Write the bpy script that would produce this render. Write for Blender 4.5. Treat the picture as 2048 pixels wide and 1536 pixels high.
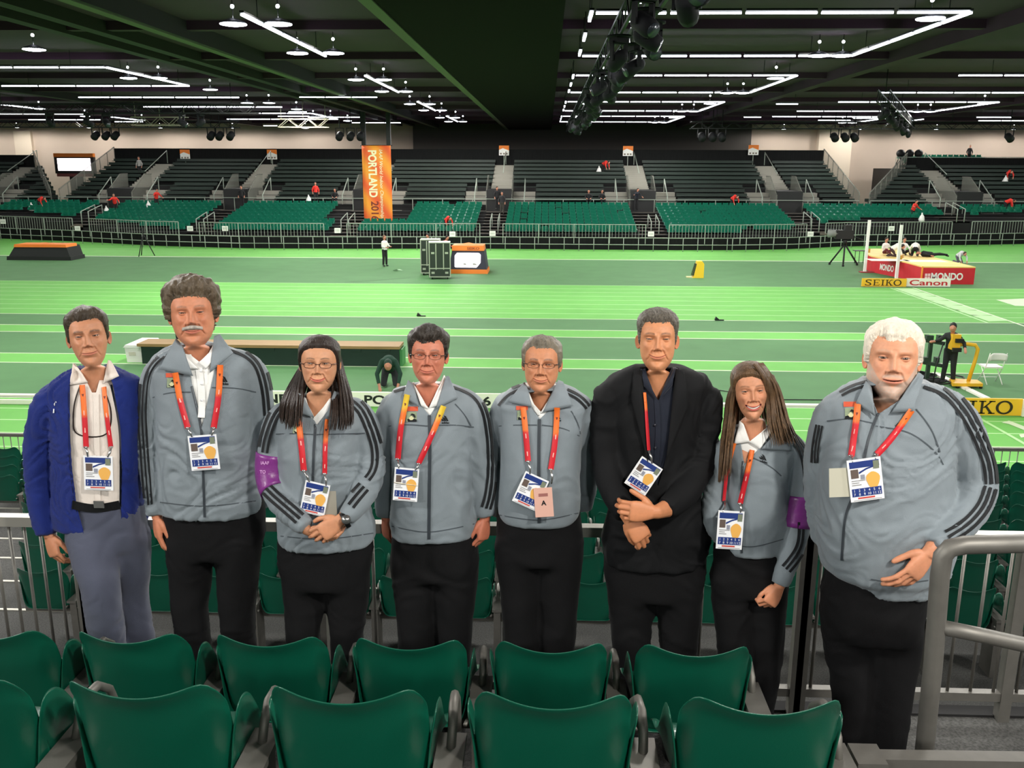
import bpy, bmesh, math, random
import numpy as np
from mathutils import Vector, Matrix, noise
from mathutils.bvhtree import BVHTree

for _o in list(bpy.data.objects):
    bpy.data.objects.remove(_o)
SC = bpy.context.scene
COL = SC.collection
random.seed(7)
rng = np.random.default_rng(7)

# ------------------------------------------------------------------ camera
CAM_H = 5.6
FPX = 1800.0
PITCH, YAW, ROLL = math.radians(13.615), math.radians(2.13), math.radians(0.2)
_hd = Vector((-math.sin(YAW), math.cos(YAW), 0))
CF = _hd * math.cos(PITCH) + Vector((0, 0, -math.sin(PITCH)))
_r = Vector((math.cos(YAW), math.sin(YAW), 0))
_u = _r.cross(CF)
CR = _r * math.cos(ROLL) + _u * math.sin(ROLL)
CU = _u * math.cos(ROLL) - _r * math.sin(ROLL)
CP = Vector((0, 0, CAM_H))
cam = bpy.data.cameras.new('camera')
camo = bpy.data.objects.new('camera', cam)
COL.objects.link(camo)
m = Matrix.Identity(4)
for i in range(3):
    m[i][0], m[i][1], m[i][2], m[i][3] = CR[i], CU[i], -CF[i], CP[i]
camo.matrix_world = m
cam.sensor_width = 36.0
cam.lens = FPX / 2048 * 36.0
cam.clip_end = 400
cam.clip_start = 0.05
SC.camera = camo

# ------------------------------------------------------------------ world, exposure
w = bpy.data.worlds.new('hall_air')
SC.world = w
w.use_nodes = True
w.node_tree.nodes['Background'].inputs[0].default_value = (0.75, 0.85, 1.0, 1)
w.node_tree.nodes['Background'].inputs[1].default_value = 0.035
SC.view_settings.view_transform = 'Standard'
SC.view_settings.look = 'None'
SC.view_settings.gamma = 1.0
SC.view_settings.use_curve_mapping = False
SC.view_settings.exposure = 0.5
PENDANT_W = 720.0
KEY_W = 720.0
TUBE_E, DISC_E = 9.0, 14.0

# ------------------------------------------------------------------ helpers
def ray(u, v):
    return CF * FPX + CR * (u - 1024) - CU * (v - 768)
def at_y(u, v, Y):
    d = ray(u, v); t = (Y - CP.y) / d.y
    return CP + d * t
def at_z(u, v, Z):
    d = ray(u, v); t = (Z - CP.z) / d.z
    return CP + d * t
def px(p):
    d = Vector(p) - CP
    k = d.dot(CF)
    return 1024 + FPX * d.dot(CR) / k, 768 - FPX * d.dot(CU) / k
def lin(c):
    if isinstance(c, str):
        c = tuple(int(c[i:i + 2], 16) for i in (0, 2, 4))
    o = []
    for x in c[:3]:
        x = x / 255.0
        o.append(x / 12.92 if x <= 0.04045 else ((x + 0.055) / 1.055) ** 2.4)
    return (o[0], o[1], o[2], 1.0)

MATS = {}
def mat(name, col, rough=0.6, metal=0.0, var=0.0, scale=8.0, bump=0.0, bscale=60.0, emit=0.0,
        stretch=(1, 1, 1), spec=0.5, sheen=0.0, attr=False, alpha=1.0, coat=0.0, sss=0.0, coord='Object'):
    if name in MATS:
        return MATS[name]
    mt = bpy.data.materials.new(name)
    mt.use_nodes = True
    nt = mt.node_tree
    b = nt.nodes['Principled BSDF']
    c = lin(col)
    b.inputs['Base Color'].default_value = c
    b.inputs['Roughness'].default_value = rough
    b.inputs['Metallic'].default_value = metal
    b.inputs['Specular IOR Level'].default_value = spec
    if sheen:
        b.inputs['Sheen Weight'].default_value = sheen
    if coat:
        b.inputs['Coat Weight'].default_value = coat
    if sss:
        b.inputs['Subsurface Weight'].default_value = sss
        b.inputs['Subsurface Radius'].default_value = (0.012, 0.005, 0.003)
        b.inputs['Subsurface Scale'].default_value = 1.0
    if alpha < 1:
        b.inputs['Alpha'].default_value = alpha
    tc = nt.nodes.new('ShaderNodeTexCoord')
    mp = nt.nodes.new('ShaderNodeMapping')
    mp.inputs['Scale'].default_value = stretch
    nt.links.new(tc.outputs[coord], mp.inputs[0])
    src = None
    if attr:
        at = nt.nodes.new('ShaderNodeVertexColor')
        at.layer_name = 'col'
        src = at.outputs[0]
        nt.links.new(src, b.inputs['Base Color'])
    if var:
        nz = nt.nodes.new('ShaderNodeTexNoise')
        nz.inputs['Scale'].default_value = scale
        nz.inputs['Detail'].default_value = 4
        nt.links.new(mp.outputs[0], nz.inputs['Vector'])
        mr = nt.nodes.new('ShaderNodeMapRange')
        mr.inputs[1].default_value = 0.3
        mr.inputs[2].default_value = 0.7
        mr.inputs[3].default_value = 1 - var
        mr.inputs[4].default_value = 1 + var
        nt.links.new(nz.outputs[0], mr.inputs[0])
        mx = nt.nodes.new('ShaderNodeMix')
        mx.data_type = 'RGBA'; mx.blend_type = 'MULTIPLY'
        mx.inputs[0].default_value = 1
        if src is not None:
            nt.links.new(src, mx.inputs[6])
        else:
            mx.inputs[6].default_value = c
        cb = nt.nodes.new('ShaderNodeCombineColor')
        for k in range(3):
            nt.links.new(mr.outputs[0], cb.inputs[k])
        nt.links.new(cb.outputs[0], mx.inputs[7])
        nt.links.new(mx.outputs[2], b.inputs['Base Color'])
    if bump:
        nb = nt.nodes.new('ShaderNodeTexNoise')
        nb.inputs['Scale'].default_value = bscale
        nb.inputs['Detail'].default_value = 3
        nt.links.new(mp.outputs[0], nb.inputs['Vector'])
        bp = nt.nodes.new('ShaderNodeBump')
        bp.inputs['Strength'].default_value = bump
        bp.inputs['Distance'].default_value = 0.01
        nt.links.new(nb.outputs[0], bp.inputs['Height'])
        nt.links.new(bp.outputs[0], b.inputs['Normal'])
    if emit:
        b.inputs['Emission Color'].default_value = c
        b.inputs['Emission Strength'].default_value = emit
    MATS[name] = mt
    return mt

class MB:
    """collects shapes into ONE mesh object"""
    def __init__(s):
        s.v = []; s.f = []; s.mi = []; s.mats = []; s.cur = 0; s.smooth = []
    def use(s, mt):
        if mt not in s.mats:
            s.mats.append(mt)
        s.cur = s.mats.index(mt)
        return s
    def add(s, vs, fs, smooth=False):
        o = len(s.v)
        s.v.extend([tuple(x) for x in vs])
        for f in fs:
            s.f.append(tuple(i + o for i in f)); s.mi.append(s.cur); s.smooth.append(smooth)
        return s
    def box(s, lo, hi):
        x0, y0, z0 = lo; x1, y1, z1 = hi
        return s.add([(x0, y0, z0), (x1, y0, z0), (x1, y1, z0), (x0, y1, z0), (x0, y0, z1), (x1, y0, z1), (x1, y1, z1), (x0, y1, z1)],
                     [(0, 3, 2, 1), (4, 5, 6, 7), (0, 1, 5, 4), (1, 2, 6, 5), (2, 3, 7, 6), (3, 0, 4, 7)])
    def cbox(s, c, sz):
        return s.box([c[i] - sz[i] / 2 for i in range(3)], [c[i] + sz[i] / 2 for i in range(3)])
    def obox(s, c, ax, ay, az):
        """box at centre c with half-axis vectors"""
        c, ax, ay, az = map(Vector, (c, ax, ay, az))
        vs = [c + sx * ax + sy * ay + sz * az for sz in (-1, 1) for sx, sy in ((-1, -1), (1, -1), (1, 1), (-1, 1))]
        return s.add(vs, [(0, 3, 2, 1), (4, 5, 6, 7), (0, 1, 5, 4), (1, 2, 6, 5), (2, 3, 7, 6), (3, 0, 4, 7)])
    def prism(s, poly, a, b, axis='y'):
        """poly of 2d points extruded along an axis from a to b"""
        def mk(p, t):
            return {'y': (p[0], t, p[1]), 'x': (t, p[0], p[1]), 'z': (p[0], p[1], t)}[axis]
        n = len(poly)
        vs = [mk(p, a) for p in poly] + [mk(p, b) for p in poly]
        fs = [tuple(range(n)), tuple(range(2 * n - 1, n - 1, -1))]
        fs += [(i, i + n, (i + 1) % n + n, (i + 1) % n) for i in range(n)]
        return s.add(vs, fs)
    def tube(s, pts, r, n=8, cap=True, smooth=True, flat=None):
        """tube along pts; r number or list; flat: (dir, factor) to squash"""
        pts = [Vector(p) for p in pts]
        m_ = len(pts)
        rs = r if isinstance(r, (list, tuple, np.ndarray)) else [r] * m_
        t = (pts[1] - pts[0]).normalized()
        up = Vector((0, 0, 1)) if abs(t.z) < 0.9 else Vector((0, 1, 0))
        a = t.cross(up).normalized()
        vs = []
        for i, p in enumerate(pts):
            if i == 0: t = pts[1] - pts[0]
            elif i == m_ - 1: t = pts[-1] - pts[-2]
            else: t = pts[i + 1] - pts[i - 1]
            t.normalize()
            a = (a - t * a.dot(t)).normalized()
            b = t.cross(a)
            for k in range(n):
                an = 2 * math.pi * k / n
                d = a * math.cos(an) * rs[i] + b * math.sin(an) * rs[i]
                if flat:
                    fd, fk = flat
                    d = d - fd * d.dot(fd) * (1 - fk)
                vs.append(p + d)
        fs = []
        for i in range(m_ - 1):
            for k in range(n):
                k2 = (k + 1) % n
                fs.append((i * n + k, i * n + k2, (i + 1) * n + k2, (i + 1) * n + k))
        if cap:
            fs.append(tuple(range(n - 1, -1, -1)))
            fs.append(tuple(range((m_ - 1) * n, m_ * n)))
        return s.add(vs, fs, smooth)
    def bar(s, a, b, w_=0.05, h_=None):
        """square bar between two points"""
        a, b = Vector(a), Vector(b)
        t = (b - a).normalized()
        up = Vector((0, 0, 1)) if abs(t.z) < 0.9 else Vector((0, 1, 0))
        x = t.cross(up).normalized(); y = x.cross(t)
        h_ = h_ or w_
        return s.obox((a + b) / 2, x * w_ / 2, t * (b - a).length / 2, y * h_ / 2)
    def lathe(s, prof, c=(0, 0, 0), n=24, smooth=True):
        c = Vector(c); vs = []
        for r_, z_ in prof:
            for k in range(n):
                an = 2 * math.pi * k / n
                vs.append((c.x + r_ * math.cos(an), c.y + r_ * math.sin(an), c.z + z_))
        fs = []
        for i in range(len(prof) - 1):
            for k in range(n):
                k2 = (k + 1) % n
                fs.append((i * n + k, i * n + k2, (i + 1) * n + k2, (i + 1) * n + k))
        return s.add(vs, fs, smooth)
    def ball(s, c, r, n=12, m_=8, sc=(1, 1, 1)):
        c = Vector(c); vs = []; fs = []
        for i in range(m_ + 1):
            ph = math.pi * i / m_
            for k in range(n):
                an = 2 * math.pi * k / n
                vs.append((c.x + r * sc[0] * math.sin(ph) * math.cos(an), c.y + r * sc[1] * math.sin(ph) * math.sin(an), c.z + r * sc[2] * math.cos(ph)))
        for i in range(m_):
            for k in range(n):
                k2 = (k + 1) % n
                fs.append((i * n + k, (i + 1) * n + k, (i + 1) * n + k2, i * n + k2))
        return s.add(vs, fs, True)
    def grid(s, P, smooth=True, wrap=False):
        """P: array rows x cols x 3"""
        P = np.asarray(P); r_, c_ = P.shape[:2]
        fs = []
        for i in range(r_ - 1):
            for j in range(c_ if wrap else c_ - 1):
                j2 = (j + 1) % c_
                fs.append((i * c_ + j, i * c_ + j2, (i + 1) * c_ + j2, (i + 1) * c_ + j))
        return s.add(P.reshape(-1, 3), fs, smooth)
    def build(s, name, mt=None, xf=None):
        me = bpy.data.meshes.new(name)
        v = s.v
        if xf is not None:
            v = [tuple(xf @ Vector(p)) for p in v]
        me.from_pydata(v, [], s.f)
        mats = s.mats if s.mats else ([mt] if mt else [])
        for q in mats:
            me.materials.append(q)
        if len(mats) > 1:
            me.polygons.foreach_set('material_index', s.mi)
        if any(s.smooth):
            me.polygons.foreach_set('use_smooth', s.smooth)
        me.update()
        o = bpy.data.objects.new(name, me)
        COL.objects.link(o)
        return o

def tag(o, label=None, cat=None, group=None, kind=None):
    if label: o['label'] = label
    if cat: o['category'] = cat
    if group: o['group'] = group
    if kind: o['kind'] = kind
    return o
def thing(name, loc, label, cat, group=None, rz=0.0):
    o = bpy.data.objects.new(name, None)
    COL.objects.link(o)
    o.location = loc
    o.rotation_euler = (0, 0, rz)
    o.empty_display_size = 0.1
    return tag(o, label, cat, group)
def struct(name, mb, mt=None):
    o = mb.build(name, mt)
    o['kind'] = 'structure'
    return o
def child(mb, name, mt, parent, local=False):
    """local: geometry already in the parent's own space"""
    o = mb.build(name, mt)
    o.parent = parent
    if not local:
        o.matrix_parent_inverse = world_of(parent).inverted()
    return o
def world_of(o):
    mw = Matrix.Translation(o.location) @ o.rotation_euler.to_matrix().to_4x4() @ Matrix.Diagonal((*o.scale, 1))
    if o.parent is not None:
        mw = world_of(o.parent) @ o.matrix_parent_inverse @ mw
    return mw
def copy_tree(o, parent=None):
    c = o.copy()
    COL.objects.link(c)
    c.parent = parent
    if parent is not None:
        c.matrix_parent_inverse = o.matrix_parent_inverse.copy()
    for ch in list(o.children):
        copy_tree(ch, c)
    return c
_FONT_CACHE = {}
def text_mesh(body, size=1.0, bold=0.0, xs=1.0, shear=0.0, space=1.0, align='CENTER'):
    """flat lettering: (verts, faces) in the xy plane"""
    key = (body, size, bold, xs, shear, space, align)
    if key in _FONT_CACHE:
        return _FONT_CACHE[key]
    cu = bpy.data.curves.new('lettering', 'FONT')
    cu.body = body; cu.size = size; cu.offset = bold * size; cu.shear = shear
    cu.space_character = space; cu.align_x = align; cu.align_y = 'CENTER'
    cu.resolution_u = 4
    ob = bpy.data.objects.new('lettering', cu)
    COL.objects.link(ob)
    dg = bpy.context.evaluated_depsgraph_get()
    me = bpy.data.meshes.new_from_object(ob.evaluated_get(dg))
    vs = [(p.co.x * xs, p.co.y, 0.0) for p in me.vertices]
    fs = [tuple(p.vertices) for p in me.polygons]
    bpy.data.objects.remove(ob); bpy.data.meshes.remove(me); bpy.data.curves.remove(cu)
    _FONT_CACHE[key] = (vs, fs)
    return vs, fs
def put_text(mb, body, c, ex, ey, size, **kw):
    """lettering with its middle at c, reading along ex, up along ey; fits width if fit given"""
    fit = kw.pop('fit', None)
    vs, fs = text_mesh(body, 1.0, **kw)
    c, ex, ey = Vector(c), Vector(ex).normalized(), Vector(ey).normalized()
    xsn = [v[0] for v in vs]; ysn = [v[1] for v in vs]
    cx, cy = (min(xsn) + max(xsn)) / 2, (min(ysn) + max(ysn)) / 2
    ky = size / (max(ysn) - min(ysn))
    kx = fit / (max(xsn) - min(xsn)) if fit else ky
    mb.add([c + ex * (v[0] - cx) * kx + ey * (v[1] - cy) * ky for v in vs], fs)
    return mb
# ------------------------------------------------------------------ materials of the place
M_LIME = mat('lime_track', (113, 185, 90), 0.7, var=0.05, scale=1.2, bump=0.15, bscale=300, spec=.15)
M_MOSS = mat('moss_infield', (90, 134, 88), 0.75, var=0.06, scale=0.9, bump=0.15, bscale=300, spec=.15)
M_LINE = mat('white_track_paint', (205, 222, 185), 0.5)
M_LINE2 = mat('faded_white_paint', (172, 220, 148), 0.55)
M_BLACK = mat('black_steel', (14, 15, 16), 0.6)
M_CEIL = mat('bounce_tinted_ceiling', (58, 29, 52), 0.9, var=0.15, scale=0.4)  # magenta in the colour cancels green bounce from the lime floor
M_DRAPE = mat('black_drape', (26, 27, 27), 0.95, var=0.2, scale=3, stretch=(6, 6, 0.3), spec=0.1)
M_WALL = mat('beige_wall_paint', (196, 178, 162), 0.8, var=0.04, scale=0.3)
M_CARPET = mat('grey_flecked_carpet', (88, 88, 86), 0.95, var=0.35, scale=90, bump=0.6, bscale=250, spec=0.1)
M_RISER = mat('dark_riser', (20, 20, 20), 0.9)
M_ALU = mat('aluminium_edge', (178, 176, 166), 0.45, 0.6)
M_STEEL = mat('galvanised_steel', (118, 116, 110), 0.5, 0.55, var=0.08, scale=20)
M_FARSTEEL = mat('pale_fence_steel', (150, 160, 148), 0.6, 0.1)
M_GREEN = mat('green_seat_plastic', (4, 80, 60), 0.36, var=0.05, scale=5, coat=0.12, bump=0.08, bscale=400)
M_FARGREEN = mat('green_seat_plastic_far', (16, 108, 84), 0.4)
M_BENCH = mat('dark_green_bench', (17, 36, 27), 0.55, var=0.1, scale=2)
M_STEP = mat('grey_step_tread', (140, 138, 128), 0.8)
M_WHITE = mat('white_plastic', (232, 232, 226), 0.45)
M_TUBE = mat('fluorescent_tube', (240, 244, 255), 0.5, emit=TUBE_E)
M_DISC = mat('lamp_diffuser', (240, 244, 255), 0.5, emit=DISC_E)
M_LITEDGE = mat('lit_beam_edge', (88, 86, 72), 0.7)  # paler tone stands in for green light along the soffit edge
M_TINTBEAM = mat('bounce_tinted_beam', (36, 24, 34), 0.8)  # plum tint offsets green bounce light on the beams
M_ORANGE = mat('orange_print', (236, 128, 36), 0.6)

# ------------------------------------------------------------------ floor and track
mb = MB().box((-95, -12, -0.3), (95, 110, 0))
floor = struct('floor', mb, M_MOSS)
def Yrow(v, u=980):
    return at_z(u, v, 0).y
def ground_strip(name, x0, x1, y0, y1, z, mt):
    return child(MB().box((x0, y0, -0.01), (x1, y1, z)), name, mt, floor)
Y_near0, LANE = 15.2, 0.97
NEAR = [Y_near0 + LANE * i for i in range(7)]
ground_strip('near_lanes', -80, 80, NEAR[0] - 0.6, NEAR[6], 0.004, M_LIME)
for y in NEAR:
    ground_strip('lane_line', -80, 80, y - 0.028, y + 0.028, 0.008, M_LINE2 if y not in (NEAR[0], NEAR[6]) else M_LINE)
yr = [Yrow(v) for v in (736, 717)]
ground_strip('runway', -70, 70, yr[0], yr[1], 0.004, M_LIME)
yr2 = [Yrow(v) for v in (673, 659)]
ground_strip('runway', -70, 70, yr2[0], yr2[1], 0.004, M_LIME)
for y in yr + yr2:
    ground_strip('lane_line', -70, 70, y - 0.035, y + 0.035, 0.008, M_LINE)
ys0, ys1 = Yrow(636.5), Yrow(569.5)
ground_strip('sprint_lanes', -75, 75, ys0, ys1, 0.004, M_LIME)
for i in range(9):
    y = ys0 + (ys1 - ys0) * i / 8
    ground_strip('lane_line', -75, 75, y - 0.03, y + 0.03, 0.008, M_LINE if i in (0,) else M_LINE2)
yf0, yf1 = Yrow(518), Yrow(499)
ground_strip('far_lanes', -90, 90, yf0, yf1 + 12.0, 0.004, M_LIME)
ground_strip('lane_line', -90, 90, yf0 - 0.12, yf0 + 0.14, 0.008, M_LINE)
for k in range(1, 6):
    y = yf0 + k * 1.0
    ground_strip('lane_line', -90, 90, y - 0.03, y + 0.03, 0.008, M_LINE2)
# the bend at the right: lime running to the far lanes
p0, p1 = at_z(1905, 534, 0), at_z(2048, 540, 0)
mb = MB().add([(38, yf0, .006), (70, yf0 - 9, .006), (70, yf0 + 6, .006), (38, yf0 + 6, .006)], [(0, 1, 2, 3)])
child(mb, 'far_bend', M_LIME, floor)
# diagonal marks on the right
def ground_poly(pts, mt, name, z=0.011):
    q = [at_z(u, v, 0) for u, v in pts]
    return child(MB().add([(p.x, p.y, z) for p in q], [tuple(range(len(q)))]), name, mt, floor)
def ground_line(a, b, w_, mt, name='painted_line', z=0.011):
    A, B = at_z(*a, 0), at_z(*b, 0)
    t = (B - A).normalized(); n = Vector((-t.y, t.x, 0)) * w_ / 2
    return child(MB().add([(p.x, p.y, z) for p in (A - n, B - n, B + n, A + n)], [(0, 1, 2, 3)]), name, mt, floor)
ground_line((1780, 576), (1975, 646), 0.10, M_LINE2)
ground_line((1826, 576), (2055, 655), 0.10, M_LINE)
A, B = at_z(1806, 577, 0), at_z(2005, 645, 0)
for k in range(7):
    c = A.lerp(B, (k + .5) / 7.2); t = (B - A).normalized(); n = Vector((-t.y, t.x, 0))
    L, W = 0.75, 0.42
    child(MB().add([(p.x, p.y, 0.01) for p in (c - t * L - n * W, c + t * L - n * W, c + t * L * .75 + n * W, c - t * L * .75 + n * W)], [(0, 1, 2, 3)]), 'painted_mark', M_LINE2, floor)
ground_poly([(1992, 600), (2060, 597), (2060, 613), (2030, 612)], M_LINE, 'painted_emblem')
ground_line((1960, 838), (2052, 890), 0.09, M_LINE2)
ground_poly([(2003, 846), (2018, 842), (2055, 856), (2055, 864), (2018, 849)], M_LINE, 'painted_number')
ground_poly([(2038, 870), (2050, 868), (2055, 874), (2042, 876)], M_LINE, 'painted_number')
ground_line((820, 556), (690, 565), 0.05, mat('cable_black', (30, 36, 32), .7), 'floor_cable')

# ------------------------------------------------------------------ walls and ceiling
mb = MB().box((-95, 92, 0), (95, 92.4, 12))
struct('wall_back', mb, M_WALL)
struct('wall_left', MB().box((-95.4, -12, 0), (-95, 92.4, 12)), M_DRAPE)
struct('wall_right', MB().box((95, -12, 0), (95.4, 92.4, 12)), M_DRAPE)
struct('wall_front', MB().box((-95, -12.4, 0), (95, -12, 12)), M_DRAPE)
CZ = 9.7
struct('ceiling', MB().box((-95, -12, CZ), (95, 92.4, CZ + .3)), M_CEIL)
# recessed black soffits and beams that run down the hall, edges coloured as green-lit
def beam(n, x0, x1, z0, mt, edge=None, y0=-8, y1=91):
    o = MB().box((x0, y0, z0), (x1, y1, CZ)).build('trim_%d' % n, mt); o['kind'] = 'structure'
    if edge:
        ex0, ex1, emt = edge
        child(MB().box((ex0, y0, z0 - .03), (ex1, y1, z0 + .05)), 'beam_edge', emt, o)
beam(1, -4.0, 0.35, 9.05, mat('bounce_tinted_soffit', (20, 10, 17), .95, spec=.1), (-4.08, -3.78, M_LITEDGE))  # soffit colour also tinted against the green floor bounce
beam(2, -11.1, -10.6, 9.2, M_TINTBEAM, (-11.0, -10.7, M_LITEDGE))
beam(3, -13.4, -13.0, 9.35, M_TINTBEAM)
beam(4, -14.6, -14.2, 9.35, M_TINTBEAM)
beam(5, 12.4, 12.9, 9.3, M_CEIL)
beam(6, 28.0, 28.5, 9.3, M_CEIL)
beam(7, -28.5, -28.0, 9.3, M_TINTBEAM)
for i, y in enumerate(np.arange(20.2, 90, 7.5)):
    o = MB().box((-95, y, 9.45), (95, y + .35, CZ)).build('trim_%d' % (10 + i), M_CEIL); o['kind'] = 'structure'

# ------------------------------------------------------------------ ceiling lights
LZ = 9.1
def light_row(x0, y0, x1, y1, n, grp):
    """a row of fluorescent battens hung under the ceiling"""
    a, b = Vector((x0, y0, LZ)), Vector((x1, y1, LZ))
    t = (b - a) / n
    L = t.length
    o = thing('fluorescent_light_row', (a + b) / 2, 'row of white fluorescent battens hung under the black ceiling', 'ceiling light', grp)
    for k in range(n):
        p, q = a + t * k + t * 0.03, a + t * (k + 1) - t * 0.03
        child(MB().bar(p + Vector((0, 0, .07)), q + Vector((0, 0, .07)), .11, .05), 'batten_housing', M_BLACK, o)
        child(MB().bar(p, q, .07, .045), 'light_tube', M_TUBE, o)
    for k in (0.15, 0.85):
        p = a.lerp(b, k)
        child(MB().tube([p + Vector((0, 0, .09)), (p.x, p.y, CZ)], .012, 6), 'hanger', M_BLACK, o)
    return o
_pend = [None]
def pendant(x, y, light=True):
    if _pend[0] is None:
        o = thing('pendant_lamp', (0, 0, 0), 'round white high-bay lamp hanging below the black ceiling', 'pendant lamp', 'high-bay pendant lamps')
        mb = MB().lathe([(.03, .15), (.08, .14), (.16, .11), (.30, .05), (.345, 0), (.335, 0)], n=20)
        child(mb, 'reflector_dome', mat('lamp_dome', (60, 63, 70), .5, .2), o)
        child(MB().lathe([(.335, .012), (.33, -.012), (.2, -.035), (.001, -.045)], n=20), 'diffuser', M_DISC, o)
        child(MB().tube([(0, 0, .14), (0, 0, .64)], .012, 6), 'stem', M_BLACK, o)
        child(MB().ball((0, 0, .42), .05, 8, 6), 'indicator_bulb', M_DISC, o)
        _pend[0] = o
        first = True
    else:
        o = copy_tree(_pend[0])
        first = False
    o.location = (x, y, LZ - .05)
    if first:
        ld = bpy.data.lights.new('pendant_glow', 'SPOT')
        ld.energy = PENDANT_W; ld.spot_size = math.radians(179); ld.spot_blend = 0.2
        ld.shadow_soft_size = 0.33; ld.color = (1.0, 0.97, 0.92)
        lo = bpy.data.objects.new('pendant_glow', ld); COL.objects.link(lo)
        lo.location = (x, y, LZ - .12)
        lo.parent = o; lo.matrix_parent_inverse = Matrix.Translation((x, y, LZ - .05)).inverted()
    return o
for k, y0 in enumerate([-7.3, 7.7, 22.7, 37.7, 52.7, 67.7]):
    y1 = y0 + 8.5
    g = 'fluorescent rows of the lighting grid'
    vis = y0 > 15
    # right of the soffit: closed rectangles
    if vis:
        light_row(1.05, y0, 9.8, y0, 5, g); light_row(1.05, y1, 9.8, y1, 5, g)
        light_row(9.8, y0, 9.8, y1, 5, g)
        for q in range(3):
            light_row(1.0, y0 + q * 3.6 - .2, 1.0, y0 + q * 3.6 + 1.2, 1, g)
        light_row(-7.35, y0, -7.35, y1, 5, g)
        # far column on the right
        light_row(16, y0, 24.8, y0, 5, g); light_row(16, y1, 24.8, y1, 5, g); light_row(24.8, y0, 24.8, y1, 5, g)
        if y0 > 30:
            light_row(33, y0 - 3, 40, y0 - 3, 4, g); light_row(33, y1 - 3, 40, y1 - 3, 4, g); light_row(40, y0 - 3, 40, y1 - 3, 4, g)
            light_row(-25.2, y0 - 3.1, -16.4, y0 - 3.1, 5, g); light_row(-25.2, y1 - 3.6, -16.4, y1 - 3.6, 5, g)
            light_row(-16.4, y0 - 3.1, -16.4, y1 - 3.6, 5, g) if k % 2 else None
            light_row(-42, y0 - 2, -33, y0 - 2, 4, g); light_row(-42, y1 - 2, -36, y1 - 2, 3, g)
            light_row(-33, y0 + 2, -33, y1 - 2, 3, g)
        if y0 > 40:
            light_row(-58, y0, -49, y0, 4, g); light_row(-60, y1, -51, y1, 4, g)
            light_row(50, y0, 58, y0, 4, g); light_row(52, y1, 60, y1, 4, g)
    for dx, dy in ((-.6, 1.2), (.55, 1.2), (-.6, 7.2), (.55, 7.2)):
        pendant(-7.35 + dx, y0 + dy)
    for x, y in ((9.1, y0 + .6), (8.6, y1 - .5), (9.35, y1 - .5), (2.2, y0 + .7)):
        pendant(x, y)
    for x, y in ((-17.2, y0 + .5), (-15.9, y0 + .4), (-15.9, y0 + 6.2), (24.2, y0 + .5), (23.5, y1 - .5), (24.3, y1 - .5)):
        if vis or x in (-17.2, 24.2): pendant(x, y)
    for x, y in ((-34, y0), (-32.4, y1 - 2.5), (39.3, y0 - 2.4), (38.5, y1 - 3.5), (-50, y0 + 1), (52, y0 + 1)):
        if y0 > 30: pendant(x, y)

# extra pendants added to brighten the beige back wall
for x in list(np.arange(-72, -16, 7.0)) + list(np.arange(22, 70, 7.0)):
    pendant(float(x), 88.0)
KEY = Vector((2.7, -1.2, 8.75))
_r = random.Random(11)
for k in range(34):
    sx = -1 if k % 2 else 1
    x = sx * _r.uniform(13, 52); y = _r.uniform(46, 86); L = _r.choice((1.3, 2.6, 4.2))
    if abs(x - sx * 20.5) < 6 and y < 60: continue
    if _r.random() < .7: light_row(x, y, x + L, y, max(1, int(L / 1.4)), 'fluorescent rows of the lighting grid')
    else: light_row(x, y, x, y + L, max(1, int(L / 1.4)), 'fluorescent rows of the lighting grid')
# ------------------------------------------------------------------ near grandstand
Z0, Z1, Z2, ZL = 3.89, 3.53, 3.17, 1.60          # tread levels
YF = 3.74                                        # front edge of the people's platform
_bench = bpy.data.scenes.new('workbench')
def bake(o):
    """apply an object's modifiers, evaluated alone so the big scene is not"""
    _bench.collection.objects.link(o)
    vl = _bench.view_layers[0]
    vl.update()
    dg = vl.depsgraph
    me = bpy.data.meshes.new_from_object(o.evaluated_get(dg))
    o.modifiers.clear()
    old = o.data
    o.data = me
    me.name = o.name
    _bench.collection.objects.unlink(o)
    if old.users == 0: bpy.data.meshes.remove(old)
    return o
st = struct('stand_upper_tier', MB().box((-12, -6, 0), (12, 1.72, Z0)).box((-12, 1.7, 0), (12, 2.62, Z1)).box((-12, 2.6, 0), (12, YF, Z2)), M_CARPET)
child(MB().box((-12, YF - .002, 0), (12, YF + .03, Z2 - .03)), 'front_riser', M_RISER, st)
child(MB().box((-12, YF - .04, Z2 - .04), (12, YF + .035, Z2 + .012)), 'front_nosing', M_RISER, st)
ROWS = [(6.62 + .9 * k, ZL - .165 * k) for k in range(9)]
lt = struct('stand_lower_tier', MB().box((-30, YF + .03, 0), (30, 6.5, ZL)), M_CARPET)
for k, (y, z) in enumerate(ROWS):
    child(MB().box((-30, y - .12, 0), (30, y + .79, z)), 'tread', M_CARPET, lt)
    child(MB().box((-30, y + .765, z - .05), (30, y + .80, z + .01)), 'nosing', M_ALU, lt)
    child(MB().box((-30, y + .775, z - .17), (30, y + .793, z - .05)), 'riser', M_RISER, lt)

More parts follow.
